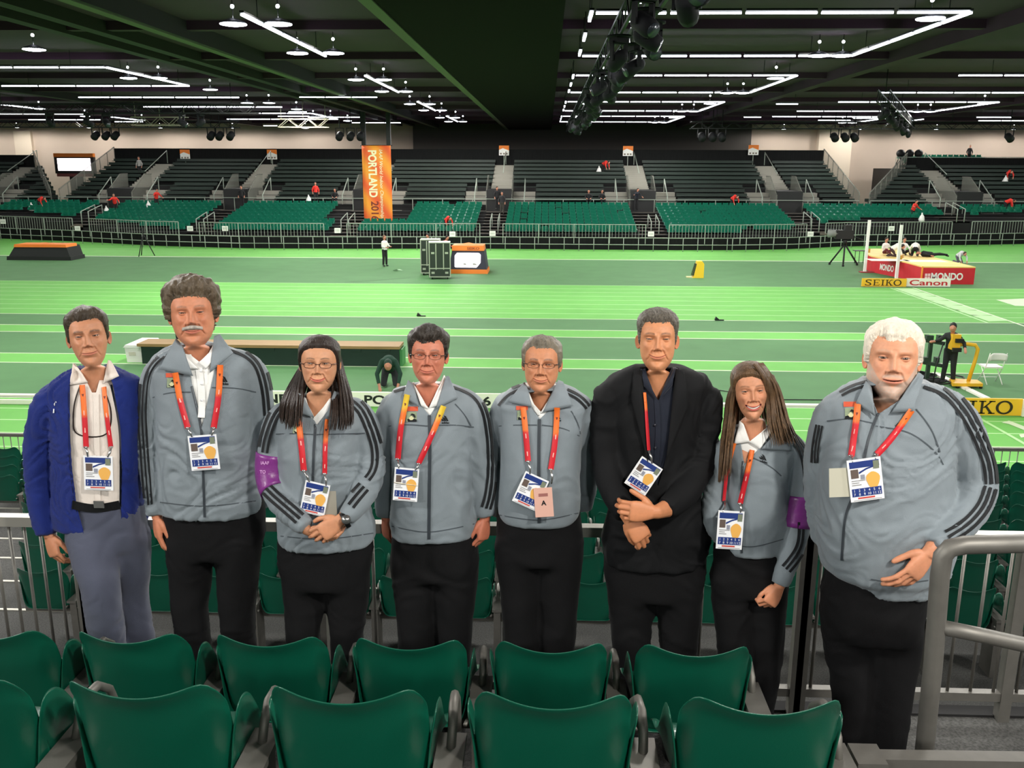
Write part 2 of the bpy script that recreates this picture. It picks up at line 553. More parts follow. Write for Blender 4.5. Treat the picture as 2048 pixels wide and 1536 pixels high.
# ---- the green bucket seat
def seat_shell(n=17, m_=12):
    hw = .203
    T = np.linspace(-1, 1, n)
    P = np.zeros((m_, n, 3))
    for i in range(m_):
        s_ = i / (m_ - 1)
        for j, t in enumerate(T):
            a = abs(t)
            ztop = .775 + .034 * min(a, .8) ** 2 / .64 - .9 * max(0, a - .82) ** 2 / .4
            z = .40 + (ztop - .40) * s_
            edge = max(0, (a - .8) / .2)
            y = .075 - .085 * s_ + .035 * t * t + .045 * edge ** 1.6
            if s_ > .85: y -= .018 * ((s_ - .85) / .15) ** 2
            x = hw * t * (1.0 + .03 * (1 - s_))
            P[i, j] = (x, y, z)
    mb = MB().grid(P)
    # pan with raised sides, U sections from back to front
    ys = np.linspace(.065, .46, 16)
    hs = np.interp(ys, [.065, .09, .12, .15, .18, .22, .27, .33, .38, .46], [.30, .31, .308, .295, .265, .2, .125, .075, .05, .02])
    zb = np.interp(ys, [.065, .15, .3, .42, .46], [.405, .40, .415, .43, .415])
    Q = np.zeros((len(ys), 19, 3))
    for i, y in enumerate(ys):
        for j in range(19):
            t = -1 + 2 * j / 18.0
            a = abs(t)
            flat = min(a / .68, 1)
            up = max(0, (a - .6) / .4)
            x = math.copysign(.19 * flat + .022 * up, t)
            z = zb[i] + hs[i] * up ** 1.25 + .0 * a
            yy = y + .02 * up * (1 - i / 15.0)
            if a > .99: x += math.copysign(.012, t); z -= .012
            Q[i, j] = (x, yy, z)
    mb.grid(Q)
    return mb
def make_seat():
    o = thing('stadium_seat', (0, 0, 0), 'x', 'seat')
    sh = child(seat_shell(), 'seat_shell', M_GREEN, o)
    md = sh.modifiers.new('s', 'SOLIDIFY'); md.thickness = .007; md.offset = 0
    md = sh.modifiers.new('b', 'SUBSURF'); md.levels = 1
    bake(sh)
    mb = MB().box((.222, .02, 0), (.276, .20, .50)).box((.21, .0, .495), (.288, .24, .515))
    mb.tube([(.25, .17, .50), (.252, .20, .56), (.250, .25, .595), (.247, .32, .585), (.243, .39, .53), (.242, .42, .46), (.242, .42, .40)], .0135, 8)
    child(mb, 'leg_bracket', M_STEEL, o)
    mb = MB().box((-.25, .17, .33), (.25, .22, .39))
    child(mb, 'support_beam', M_STEEL, o)
    mb = MB().tube([(.205, .03, .46), (.20, -.0, .46)], .008, 6).tube([(-.205, .03, .46), (-.20, -.0, .46)], .008, 6)
    child(mb, 'bolt', M_STEEL, o)
    return o
seat0 = make_seat()
_first = [True]
def put_seat(x, y, z, label, grp):
    if _first[0]:
        o = seat0; _first[0] = False
    else:
        o = copy_tree(seat0)
    o.location = (x, y, z)
    tag(o, label, 'seat', grp)
    return o
Y_A, Y_B = 1.99, 2.87
ordn = ['leftmost', 'second', 'third', 'fourth', 'fifth', 'sixth', 'seventh']
xs = [at_y(u, 1375, Y_A).x for u in (272, 720, 1120, 1537)]
dA = (xs[-1] - xs[0]) / 3
for i in range(-1, 4):
    put_seat(xs[0] + dA * i, Y_A, Z1, ['green plastic seat cut by the left edge in the nearest row', 'green plastic seat in the nearest row, below the man in the blue jacket',
        'green plastic seat in the nearest row, below the dark-haired woman and man with glasses', 'green plastic seat in the nearest row, below the two middle men',
        'green plastic seat ending the nearest row, beside the big man\'s shoes'][i + 1], 'seats in the nearest row')
xs = [at_y(u, 1250, Y_B).x for u in (250, 535, 838, 1112, 1395)]
dB = (xs[-1] - xs[0]) / 4
lab = ['green plastic seat cut by the left edge in the second row', 'green plastic seat in the second row in front of the blue-jacket man',
       'green plastic seat in the second row in front of the tall moustached man', 'green plastic seat in the second row in front of the dark-haired man with glasses',
       'green plastic seat in the second row in front of the grey-haired man with glasses', 'green plastic seat in the second row in front of the man in the black blazer']
for i in range(-1, 5):
    put_seat(xs[0] + dB * i, Y_B, Z2, lab[i + 1], 'seats in the second row')
# grey support rail that carries on past the nearest row
a_, b_ = at_y(1740, 1518, 2.2), at_y(2150, 1524, 2.2)
tag(MB().bar(a_, b_, .045, .03).box((a_.x - .05, a_.y - .05, a_.z - .05), (a_.x + .03, a_.y + .04, a_.z + .02)).bar(b_, (b_.x, b_.y, Z1), .04).bar(a_, (a_.x, a_.y, Z1), .04).build('support_rail', M_STEEL),
    'grey metal rail running right from the end of the nearest seat row', 'rail')
for k, (y, z) in enumerate(ROWS):
    xm = 0.60 * (y + .6)
    n = int(xm / .5)
    for i in range(-n, n + 1):
        put_seat(i * .5 + .12 - .035 * y, y, z, 'green plastic seat in the lower tier, %s row down from the guard fence' % ('top', 'second', 'third', 'fourth', 'fifth', 'sixth', 'seventh', 'eighth', 'lowest')[k], 'lower tier seats, row %d' % (k + 1))

# ---- guard fence behind the people
def fence(name, label, a, b, h, posts, nbars, rail=.05, barr=.008, mt=None, top=None, grp=None, gap=.12):
    mt = mt or M_STEEL
    a, b = Vector(a), Vector(b)
    o = thing(name, (a + b) / 2, label, 'fence', grp)
    up = Vector((0, 0, 1))
    child(MB().bar(a + up * h, b + up * h, rail, rail * .9), 'top_rail', top or mt, o)
    child(MB().bar(a + up * gap, b + up * gap, rail * .8, rail * .8), 'bottom_rail', mt, o)
    for k in range(posts):
        p = a.lerp(b, k / max(1, posts - 1))
        child(MB().bar(p, p + up * h, rail, rail), 'post', mt, o)
    if nbars:
        first = None
        for k in range(nbars):
            p = a.lerp(b, (k + .5) / nbars)
            if first is None:
                first = child(MB().tube([p + up * gap, p + up * (h - .01)], barr, 6), 'bar', mt, o); p0_ = p
            else:
                c = first.copy(); COL.objects.link(c); c.parent = o
                c.matrix_parent_inverse = first.matrix_parent_inverse.copy(); c.location = first.location + (p - p0_)
    return o
hz = at_y(30, 1040, YF - .05).z - Z2
yb = YF - .05
fence('guard_fence', 'grey steel guard fence with upright bars left of the blue-jacket man', (-3.2, yb, Z2), (at_y(160, 1100, yb).x, yb, Z2), hz, 3, 16, top=M_ALU)
fence('guard_fence', 'grey steel guard fence running behind the legs of the group', (at_y(165, 1100, yb).x, yb, Z2), (at_y(1612, 1100, yb).x, yb, Z2), hz, 4, 11, top=M_ALU)
fence('guard_fence', 'grey steel guard fence with upright bars behind the big man at right', (at_y(1622, 1100, yb).x, yb, Z2), (3.0, yb, Z2), hz, 3, 18, top=M_ALU)
sgn = thing('notice_board', at_y(1862, 1180, yb - .05), 'blank white notice board hung on the fence behind the big man', 'sign')
c_ = at_y(1858, 1180, yb - .04)
child(MB().cbox(c_, (.13, .008, .27)), 'board', M_WHITE, sgn)
child(MB().bar(c_ + Vector((-.02, .012, .12)), c_ + Vector((-.02, .012, .17)), .01), 'tie', M_BLACK, sgn)
# ---- thick tube handrail at the lower right
hr = thing('handrail', at_y(1855, 1530, 2.4), 'thick grey tube handrail in front of the fence at lower right', 'handrail')
pt = lambda u, v: at_y(u, v, 2.42)
pp = [pt(1851, 1560), pt(1866, 1330), pt(1880, 1150), pt(1886, 1112), pt(1900, 1096), pt(1930, 1090), pt(2240, 1082)]
pp[0].z = Z1 - .3
child(MB().tube(pp, .0265, 12), 'rail_tube', M_STEEL, hr)
child(MB().tube([pt(1872, 1252), pt(1960, 1270), pt(2240, 1332)], .022, 12), 'mid_rail', M_STEEL, hr)
pe = at_y(2240, 1082, 2.42)
child(MB().tube([pe, (pe.x, pe.y, Z1 - .3)], .0265, 12), 'post', M_STEEL, hr)
child(MB().cbox((pp[0].x, pp[0].y, Z1 - .33), (.1, .1, .06)), 'foot_plate', M_STEEL, hr)
# ---- front fence between lower tier and track
yfz = 14.75
for i, (x0, x1, lb) in enumerate([(-11, -6.2, 'grey barred barrier at the track edge left of the blue-jacket man'), (-6.1, 6.5, 'grey barred barrier at the track edge behind the group'), (6.6, 13, 'grey barred barrier at the track edge right of the big man')]):
    fence('track_barrier', lb, (x0, yfz, 0), (x1, yfz, 0), 1.0, int((x1 - x0) / 1.9) + 1, int((x1 - x0) / .13), rail=.06, barr=.009, gap=.1)
for i, (x, lb) in enumerate([(-9.9, 'sloping aisle handrail at far left beside the lower tier'), (10.2, 'sloping aisle handrail at far right beside the lower tier')]):
    s_ = -1 if x < 0 else 1
    o = thing('aisle_handrail', (x, 13, .3), lb, 'handrail')
    q = [Vector((x + s_ * .35, 10.6, 2.0)), Vector((x, 13.6, 1.35)), Vector((x, 14.5, 1.0))]
    child(MB().tube(q, .028, 8), 'rail_tube', M_STEEL, o)
    child(MB().tube([p - Vector((0, 0, .45)) for p in q], .022, 8), 'mid_rail', M_STEEL, o)
    for p in q[:2]:
        child(MB().tube([p, (p.x, p.y, .4)], .028, 8), 'post', M_STEEL, o)
# ------------------------------------------------------------------ far grandstand
FP = [(-260, 474), (-60, 478.5), (0, 480.5), (140, 486), (300, 495), (480, 500), (700, 501), (980, 501), (1350, 504), (1464, 504), (1585, 502), (1700, 496), (1950, 493), (2100, 490.5), (2300, 486)]
FPT = [at_z(u, v, 0) for u, v in FP]
FX = [p.x for p in FPT]; FY = [p.y for p in FPT]
def fence_y(x): return float(np.interp(x, FX, FY))
YL0, DY, ZL0, DZ, NR = 64.0, 0.95, 0.72, 0.17, 9
YU = 73.4
MODX = [-44.0, -34.5, -25.0, -14.5, -3.8, 7.6, 19.1, 30.7, 42.0]
far = struct('far_stand_lower_tier', MB().box((-80, YL0 + 8 * DY, 0), (80, YU, ZL0 + 8 * DZ)), M_RISER)
for k in range(NR):
    y = YL0 + k * DY
    ok_x = [x for x in np.arange(-80, 80.1, .5) if fence_y(x) + 1.3 < y - .2]
    if not ok_x: continue
    child(MB().box((min(ok_x), y - .2, 0), (max(ok_x), y + DY - .2, ZL0 + k * DZ)), 'tread', M_RISER, far)
# seats: one low-poly seat repeated, nobody counts these
sv = []; sf = []
def far_seat(x, y, z, c=1, s=0):
    o = len(sv)
    pts = [(-.21, .05, .42), (.21, .05, .42), (.21, -.03, .80), (.07, -.045, .775), (-.07, -.045, .775), (-.21, -.03, .80),   # back
           (-.21, -.36, .43), (.21, -.36, .43), (.22, -.30, .56), (-.22, -.30, .56), (.22, .0, .66), (-.22, .0, .66)]
    for a in pts:
        sv.append((x + a[0] * c - a[1] * s, y + a[0] * s + a[1] * c, z + a[2]))
    for f in [(0, 1, 2, 3, 4, 5), (0, 6, 7, 1), (1, 7, 8, 10), (0, 11, 9, 6)]:
        sf.append(tuple(i + o for i in f))
nfar = 0
for k in range(NR):
    y = YL0 + k * DY + .45
    for x in np.arange(-62, 62, .52):
        if min(abs(x - mx) for mx in MODX) < 1.05: continue
        if y < fence_y(x) + 2.4: continue
        if -19 < x < -9.5 and abs(x + 14.5) < 4.4 and 2 < k < 9 and x > -16.6 + 0: 
            if -16.6 < x < -10.3: continue
        if random.random() < .01: continue
        far_seat(x, y, ZL0 + k * DZ); nfar += 1
# a few more on the raised platform at the far right
for k in range(3):
    for x in np.arange(33.2, 40.5, .52):
        far_seat(x, 87.2 + k * .8, 5.55 + k * .22)
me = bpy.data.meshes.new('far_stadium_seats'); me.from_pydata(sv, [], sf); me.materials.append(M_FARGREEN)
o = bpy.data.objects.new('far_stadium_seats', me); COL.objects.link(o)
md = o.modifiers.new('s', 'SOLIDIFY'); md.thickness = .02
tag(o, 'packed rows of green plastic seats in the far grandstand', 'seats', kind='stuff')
# aisle steps through the lower tier
for mx in MODX:
    o = MB()
    for k in range(NR):
        y = YL0 + k * DY
        if y < fence_y(mx) + 1.4: continue
        for h in (0, 1):
            o.box((mx - .95, y - .2 + h * .47, ZL0 + (k - 1) * DZ), (mx + .95, y + .3 + h * .47, ZL0 + (k - .5 + .5 * h) * DZ + .02))
    child(o, 'aisle_steps', mat('dark_aisle_tread', (92, 86, 76), .85), far)
    if abs(mx) < 36:
        mb = MB()
        for s_ in (-.2, .35):
            y0 = max(YL0 + .8, fence_y(mx) + 1.8)
            q = [(mx + s_, y0 + d, ZL0 + (y0 + d - YL0) / DY * DZ + .95) for d in (0, 2.2)]
            mb.tube(q, .035, 5).tube([q[0], (q[0][0], q[0][1], q[0][2] - .95)], .035, 5).tube([q[1], (q[1][0], q[1][1], q[1][2] - .95)], .035, 5)
        child(mb, 'aisle_handrail', M_FARSTEEL, far)
# skirt below the front row
mb = MB()
xs_ = list(np.linspace(-62, 62, 80))
for a_, b_ in zip(xs_[:-1], xs_[1:]):
    ya, yb_ = fence_y(a_) + 1.3, fence_y(b_) + 1.3
    mb.add([(a_, ya, 0), (b_, yb_, 0), (b_, yb_, ZL0 + .05), (a_, ya, ZL0 + .05), (a_, ya + 1.2, ZL0 + .05), (b_, yb_ + 1.2, ZL0 + .05)], [(0, 1, 2, 3), (3, 2, 5, 4)])
child(mb, 'front_skirt', M_DRAPE, far)
# ---- upper tier of dark benches, straight part and the two turned ends
NU, UZ0, UDZ, UDY = 10, 2.85, 0.33, 1.0
def upper(T, x0_, x1_, mods, nm, nrows=NU, sl0=0.0, sl1=0.0):
    st_ = struct(nm, MB(), M_RISER)
    mb = MB()
    for k in range(nrows):
        y = YU + k * UDY
        x0, x1 = x0_ + sl0 * k, x1_ + sl1 * k
        mb.box((x0, y, 0), (x1, y + UDY, UZ0 + k * UDZ - .3))
    o = mb.build('riser_body', M_RISER, xf=T); o.parent = st_
    for k in range(nrows):
        y = YU + k * UDY; z = UZ0 + k * UDZ
        x0, x1 = x0_ + sl0 * k, x1_ + sl1 * k
        # bench pieces between stairs
        cuts = sorted([x0] + [m_ + d for m_ in mods for d in ((-2.9, 2.9) if k < 4 else (-.85, .85))] + [x1])
        for a_, b_ in zip(cuts[0::2], cuts[1::2]):
            if b_ - a_ < .5: continue
            mb = MB().box((a_, y + .35, z + .08), (b_, y + .72, z + .13)).box((a_, y + .02, z - .30), (b_, y + .06, z - .24)).box((a_, y + .72, z + .13), (b_, y + .76, z + .32))
            o = mb.build('bench_row', M_BENCH, xf=T); o.parent = st_
    for m_ in mods:
        # dark vomitory mouth with flanking flights, long flight above
        mb = MB().use(M_BLACK).box((m_ - 1.0, YU - .4, UZ0 - 1.6), (m_ + 1.0, YU + 3.4, UZ0 + .9))
        o = mb.build('vomitory_mouth', xf=T); o.parent = st_
        for s_ in (-1, 1):
            mb = MB()
            for q in range(5):
                w0, w1 = (m_ + s_ * 1.05, m_ + s_ * 2.85)
                mb.box((min(w0, w1), YU - .3 + q * .62, UZ0 - 1.2), (max(w0, w1), YU + 3.5, UZ0 - .75 + q * .36))
            o = mb.build('stair_flight', M_STEP, xf=T); o.parent = st_
            xa = m_ + s_ * 1.02
            mb = MB().add([(xa, YU - .4, UZ0 - .9), (xa, YU + 3.6, UZ0 - .9), (xa, YU + 3.6, UZ0 + 2.0), (xa, YU + 2.2, UZ0 + 2.0), (xa, YU - .4, UZ0 + .6)], [(0, 1, 2, 3, 4)])
            mb.tube([(xa, YU - .4, UZ0 + .6), (xa, YU + 2.2, UZ0 + 2.0), (xa, YU + 3.6, UZ0 + 2.0)], .04, 5).tube([(xa, YU - .4, UZ0 + .6), (xa, YU - .4, UZ0 - .9)], .04, 5)
            o = mb.build('side_screen', mat('mesh_screen', (120, 122, 112), .8, alpha=.55), xf=T); o.parent = st_
            xb = m_ + s_ * 2.0
            mb = MB().tube([(xb, YU + .2, UZ0 + .4), (xb - s_ * .0, YU + 2.6, UZ0 + 1.75)], .04, 5).tube([(xb, YU + .2, UZ0 + .4), (xb, YU + .2, UZ0 - .6)], .04, 5).tube([(xb, YU + 2.6, UZ0 + 1.75), (xb, YU + 2.6, UZ0 + .6)], .04, 5)
            o = mb.build('handrail', M_FARSTEEL, xf=T); o.parent = st_
        mb = MB()
        n = 2 * (nrows - 4)
        for q in range(n):
            mb.box((m_ - .85, YU + 3.4 + q * .5, UZ0 - .2), (m_ + .85, YU + 3.4 + nrows - 3.4, UZ0 + 1.0 + q * (UDZ / 2)))
        o = mb.build('stair_flight', M_STEP, xf=T); o.parent = st_
        mb = MB().tube([(m_ + .1, YU + 4.5, UZ0 + 2.2), (m_ + .1, YU + 9.4, UZ0 + 4.0)], .035, 5).tube([(m_ + .1, YU + 9.4, UZ0 + 4.0), (m_ + .1, YU + 9.4, UZ0 + 2.9)], .035, 5)
        o = mb.build('handrail', M_FARSTEEL, xf=T); o.parent = st_
    # rail along the front of the upper tier
    x0, x1 = x0_, x1_
    mb = MB().bar((x0, YU - .5, UZ0 + .2), (x1, YU - .5, UZ0 + .2), .05)
    for x in np.arange(x0, x1, 2.4):
        mb.bar((x, YU - .5, UZ0 - .8), (x, YU - .5, UZ0 + .2), .05)
    o = mb.build('front_rail', M_FARSTEEL, xf=T); o.parent = st_
    mb = MB().box((x0 + sl0 * nrows, YU + nrows * UDY, 0), (x1 + sl1 * nrows, YU + nrows * UDY + .15, 7.05 if sl0 == sl1 else UZ0 + nrows * UDZ + .6))
    o = mb.build('back_drape', M_DRAPE, xf=T); o.parent = st_
    for xa, sl in ((x0, sl0), (x1, sl1)):
        xb = xa + sl * nrows
        mb = MB().add([(xa, YU - .3, UZ0 - .6), (xb, YU + nrows, UZ0 - .6), (xb, YU + nrows, UZ0 + nrows * UDZ + 1.0), (xa, YU - .3, UZ0 + .8)], [(0, 1, 2, 3)])
        mb.tube([(xa, YU - .3, UZ0 + .8), (xb, YU + nrows, UZ0 + nrows * UDZ + 1.0)], .05, 5)
        for q in np.linspace(0, 1, 8):
            xq = xa + q * (xb - xa)
            mb.tube([(xq, YU - .3 + q * (nrows + .3), UZ0 - .4 + q * nrows * UDZ), (xq, YU - .3 + q * (nrows + .3), UZ0 + .8 + q * (nrows * UDZ + .2))], .04, 5)
        o = mb.build('end_screen', mat('mesh_screen', (120, 122, 112), .8), xf=T); o.parent = st_
    return st_
def Tr(px_, py_, deg):
    return Matrix.Translation((px_, py_, 0)) @ Matrix.Rotation(math.radians(deg), 4, 'Z') @ Matrix.Translation((-px_, -py_, 0))
upper(Matrix.Identity(4), -39.5, 24.5, [-34.5, -25.0, -14.5, -3.8, 7.6, 19.1], 'far_stand_upper_tier')
upper(Matrix.Identity(4), 25.3, 62, [33.0, 46.0], 'far_stand_upper_tier_right', 9, sl0=.68)
upper(Matrix.Identity(4), -78, -40.2, [-46.5, -58], 'far_stand_upper_tier_left', 9, sl1=-.7)

# ---- trackside fences of the far side
def run_fence(pts, label, h=.92):
    c = pts[len(pts) // 2]
    o = thing('trackside_fence', c, label, 'fence')
    for z, nme in ((h, 'top_rail'), (h * .5, 'mid_rail')):
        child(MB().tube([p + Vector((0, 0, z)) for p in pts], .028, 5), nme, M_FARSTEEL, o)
    d = 0
    L = [0]
    for a_, b_ in zip(pts[:-1], pts[1:]): L.append(L[-1] + (b_ - a_).length)
    first = None
    for s_ in np.arange(0, L[-1], 1.0):
        i = max(0, min(len(pts) - 2, int(np.searchsorted(L, s_, 'right') - 1)))
        p = pts[i].lerp(pts[i + 1], (s_ - L[i]) / (L[i + 1] - L[i]))
        if first is None:
            first = child(MB().tube([p, p + Vector((0, 0, h))], .026, 5), 'post', M_FARSTEEL, o); p0_ = p
        else:
            c_ = first.copy(); COL.objects.link(c_); c_.parent = o
            c_.matrix_parent_inverse = first.matrix_parent_inverse.copy(); c_.location = p - p0_
    return o
V = [Vector((p.x, p.y, 0)) for p in FPT]
run_fence(V[1:6], 'pale two-rail trackside fence on the left bend')
run_fence(V[5:10], 'pale two-rail trackside fence along the far straight')
run_fence(V[9:14], 'pale two-rail trackside fence on the right bend behind the high jump')
def bar_fence(x0, x1, label):
    o = thing('stand_barrier', ((x0 + x1) / 2, fence_y((x0 + x1) / 2) + 1.25, ZL0), label, 'fence')
    n = int((x1 - x0) / .22)
    mb = MB(); mb2 = MB()
    X = np.linspace(x0, x1, n)
    tp = [(x, fence_y(x) + 1.25, ZL0 + 1.0) for x in np.linspace(x0, x1, 12)]
    for x in X:
        mb.bar((x, fence_y(x) + 1.25, ZL0 + .1), (x, fence_y(x) + 1.25, ZL0 + .98), .022)
    child(mb, 'bars', M_FARSTEEL, o)['kind'] = 'stuff'
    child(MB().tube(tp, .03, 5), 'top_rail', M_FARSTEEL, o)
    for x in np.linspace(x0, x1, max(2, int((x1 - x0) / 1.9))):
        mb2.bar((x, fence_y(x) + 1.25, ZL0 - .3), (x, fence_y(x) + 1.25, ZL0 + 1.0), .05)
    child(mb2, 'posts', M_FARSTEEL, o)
for a_, b_, nm in zip(MODX[:-1], MODX[1:], ['left corner', 'left block', 'block left of the banner', 'banner block', 'middle block', 'block right of the middle', 'block before the camera tripod', 'right corner']):
    bar_fence(a_ + .8, b_ - .8, 'barred barrier in front of the far seats, ' + nm)
# small white section signs tied to the barrier
for u, v in ((6, 443), (155, 457), (380, 457), (450, 457), (675, 461), (905, 468), (985, 467), (1302, 468), (1621, 468), (1783, 457)):
    p = at_y(u, v, fence_y(at_y(u, v, 63).x) + 1.2)
    o = thing('section_sign', p, 'small white section sign tied to the far barrier', 'sign', 'section signs on the far barrier')
    child(MB().cbox(p, (.42, .02, .34)), 'panel', M_WHITE, o)
    mb = MB()
    for q in range(3):
        mb.cbox(p + Vector((-.1 + q * .1, -.012, 0)), (.05, .004, .16))
    child(mb, 'digits', mat('grey_print', (170, 172, 165), .6), o)
# poster signs high on the drape
for u, v, yy in ((370, 309, 83.2), (544, 309, 83.2), (1008, 301, 83.2), (1256, 302, 83.2), (1507, 300, 83.2), (1893, 337, 84.0)):
    p = at_y(u, v, yy)
    o = thing('gate_sign', p, 'square white and orange gate sign high on the far stand', 'sign', 'gate signs on the far stand')
    child(MB().cbox(p, (.9, .03, .86)), 'panel', M_WHITE, o)
    mb = MB().add([p + Vector(q) for q in ((-.45, -.02, .43), (.45, -.02, .43), (.45, -.02, .0), (-.1, -.02, .2), (-.45, -.02, .05))], [(0, 4, 3, 2, 1)])
    child(mb, 'orange_print', M_ORANGE, o)
    mb = MB()
    for q in (-.28, .0, .24):
        mb.cbox(p + Vector((q, -.02, -.28)), (.16, .006, .14))
    child(mb, 'dark_print', mat('brown_print', (120, 110, 96), .6), o)
    child(MB().bar(p + Vector((0, .02, -.43)), p + Vector((0, .02, -1.3)), .05), 'pole', M_FARSTEEL, o)

# ---- banner
Yb = 67.2
c0, c1, c2, c3 = at_y(723, 291, Yb), at_y(781, 290, Yb), at_y(786, 443, Yb), at_y(729, 443, Yb)
x0, x1 = (c0.x + c3.x) / 2, (c1.x + c2.x) / 2
z1, z0 = c0.z, c2.z - .15
ban = thing('event_banner', ((x0 + x1) / 2, Yb, z0), 'tall orange banner with sideways PORTLAND lettering above the far seats', 'banner')
mb = MB()
nx, nz = 8, 24
P = np.zeros((nz, nx, 3))
for i in range(nz):
    for j in range(nx):
        P[i, j] = (x0 + (x1 - x0) * j / (nx - 1), Yb + .03 * math.sin(j * 1.3 + i * .4), z0 + (z1 - z0) * i / (nz - 1))
mb.grid(P)
bm_ = bpy.data.materials.new('orange_banner_print'); bm_.use_nodes = True
nt = bm_.node_tree; bs = nt.nodes['Principled BSDF']; bs.inputs['Roughness'].default_value = .7
tc = nt.nodes.new('ShaderNodeTexCoord'); wv = nt.nodes.new('ShaderNodeTexWave'); cr = nt.nodes.new('ShaderNodeValToRGB'); mp = nt.nodes.new('ShaderNodeMapping')
mp.inputs['Rotation'].default_value = (0, .6, 0); wv.inputs['Scale'].default_value = .22; wv.inputs['Distortion'].default_value = 1.2
nt.links.new(tc.outputs['Object'], mp.inputs[0]); nt.links.new(mp.outputs[0], wv.inputs[0]); nt.links.new(wv.outputs[1], cr.inputs[0]); nt.links.new(cr.outputs[0], bs.inputs['Base Color'])
cr.color_ramp.elements[0].color = lin((222, 92, 40)); cr.color_ramp.elements[1].color = lin((236, 156, 46))
o = child(mb, 'cloth', bm_, ban)
md = o.modifiers.new('s', 'SOLIDIFY'); md.thickness = .03; md.offset = 1
H_ = z1 - z0; W_ = x1 - x0
mb = MB(); put_text(mb, 'PORTLAND', (x0 + W_ * .36, Yb - .09, z0 + H_ * .64), (0, 0, -1), (1, 0, 0), W_ * .30, fit=H_ * .60, bold=.035)
child(mb, 'lettering', mat('cream_print', (236, 234, 190), .6), ban)
mb = MB(); put_text(mb, '2016', (x0 + W_ * .40, Yb - .09, z0 + H_ * .165), (0, 0, -1), (1, 0, 0), W_ * .27, fit=H_ * .25, bold=.02)
child(mb, 'year_lettering', mat('maroon_print', (120, 40, 24), .6), ban)
mb = MB(); put_text(mb, 'IAAF World Indoor Championships', (x0 + W_ * .64, Yb - .09, z0 + H_ * .50), (0, 0, -1), (1, 0, 0), W_ * .15, fit=H_ * .90, shear=.25, bold=.006)
child(mb, 'script_lettering', mat('cream_print', (236, 234, 190), .6), ban)
child(MB().tube([(x0 - .1, Yb + .05, z1), (x1 + .1, Yb + .05, z1)], .05, 6), 'top_pole', M_BLACK, ban)
for xx in (x0 + .15, x1 - .15):
    child(MB().bar((xx, Yb + .1, z1), (xx, Yb + .1, CZ), .3), 'hanging_column', mat('dark_column', (34, 34, 36), .8), ban)

# ---- bright video screens
def screen(name, label, u0, u1, v0, v1, Y, hang=False):
    a_, b_ = at_y(u0, v1, Y), at_y(u1, v0, Y)
    o = thing(name, ((a_.x + b_.x) / 2, Y, a_.z), label, 'screen')
    w_, h_ = b_.x - a_.x, b_.z - a_.z
    child(MB().box((a_.x - w_ * .1, Y, a_.z - h_ * .25), (b_.x + w_ * .1, Y + .4, b_.z + h_ * .12)), 'casing', M_BLACK, o)
    child(MB().box((a_.x, Y - .03, a_.z), (b_.x, Y, b_.z)), 'display', mat('lit_display', (255, 240, 250), .4, emit=5.0), o)
    child(MB().box((a_.x - w_ * .1, Y - .05, b_.z + h_ * .12), (b_.x + w_ * .1, Y + .4, b_.z + h_ * .42)), 'header_panel', M_ORANGE, o)
    child(MB().box((a_.x - w_ * .06, Y - .02, a_.z - h_ * .5), (b_.x + w_ * .06, Y + .3, a_.z - h_ * .25)), 'footer_panel', mat('dull_red', (130, 70, 70), .7), o)
    child(MB().box((a_.x + w_ * .3, Y + .1, 0), (b_.x - w_ * .3, Y + .3, a_.z - h_ * .25)), 'support', M_BLACK, o)
screen('video_screen', 'bright white video screen on the beige wall at far left', 117, 180, 317, 341, 86.5)

# ---- side walls and plinths of the back wall
for u0, u1, v0 in ((28, 62, 262),):
    p, q = at_y(u0, v0, 91.8), at_y(u1, v0, 91.8)
    o = MB().box((p.x, 91.6, 0), (q.x, 92, p.z)).build('trim_40', mat('pale_column', (216, 200, 180), .8)); o['kind'] = 'structure'
p, q = at_y(1636, 262, 91.8), at_y(1702, 262, 91.8)
o = MB().box((p.x, 91.2, 0), (q.x, 92, 9.6)).build('trim_41', mat('pale_column', (216, 200, 180), .8)); o['kind'] = 'structure'
p, q = at_y(828, 262, 91.8), at_y(1500, 262, 91.8)
o = MB().box((p.x, 91.0, 6), (q.x, 92, 9.6)).build('trim_42', mat('shaded_wall_tone', (70, 66, 62), .85)); o['kind'] = 'structure'  # dark box puts the less lit middle of the wall into colour

# ---- lighting trusses
def truss(a, b, label, sz=.45, step=.6, heads=0, mt=None):
    mt = mt or mat('truss_black', (24, 25, 26), .5, .4)
    a, b = Vector(a), Vector(b)
    t = (b - a).normalized(); L = (b - a).length
    sd = Vector((t.y, -t.x, 0)) * sz / 2; up = Vector((0, 0, sz))
    o = thing('lighting_truss', (a + b) / 2, label, 'truss')
    for nm_, off in (('chord', sd), ('chord', -sd), ('chord', sd + up), ('chord', up - sd)):
        child(MB().bar(a + off, b + off, .06), nm_, mt, o)
    mb = MB()
    n = int(L / step)
    for k in range(n):
        p, q = a + t * (L * k / n), a + t * (L * (k + 1) / n)
        for s_ in (sd, -sd):
            mb.bar(p + s_ + (up if k % 2 else Vector()), q + s_ + (Vector() if k % 2 else up), .03)
    child(mb, 'lattice', mt, o)['kind'] = 'stuff'
    for k in (.05, .5, .95):
        p = a.lerp(b, k)
        child(MB().tube([p + up, (p.x, p.y, CZ)], .02, 5), 'hanger', mt, o)
    return o
_mh = [None]
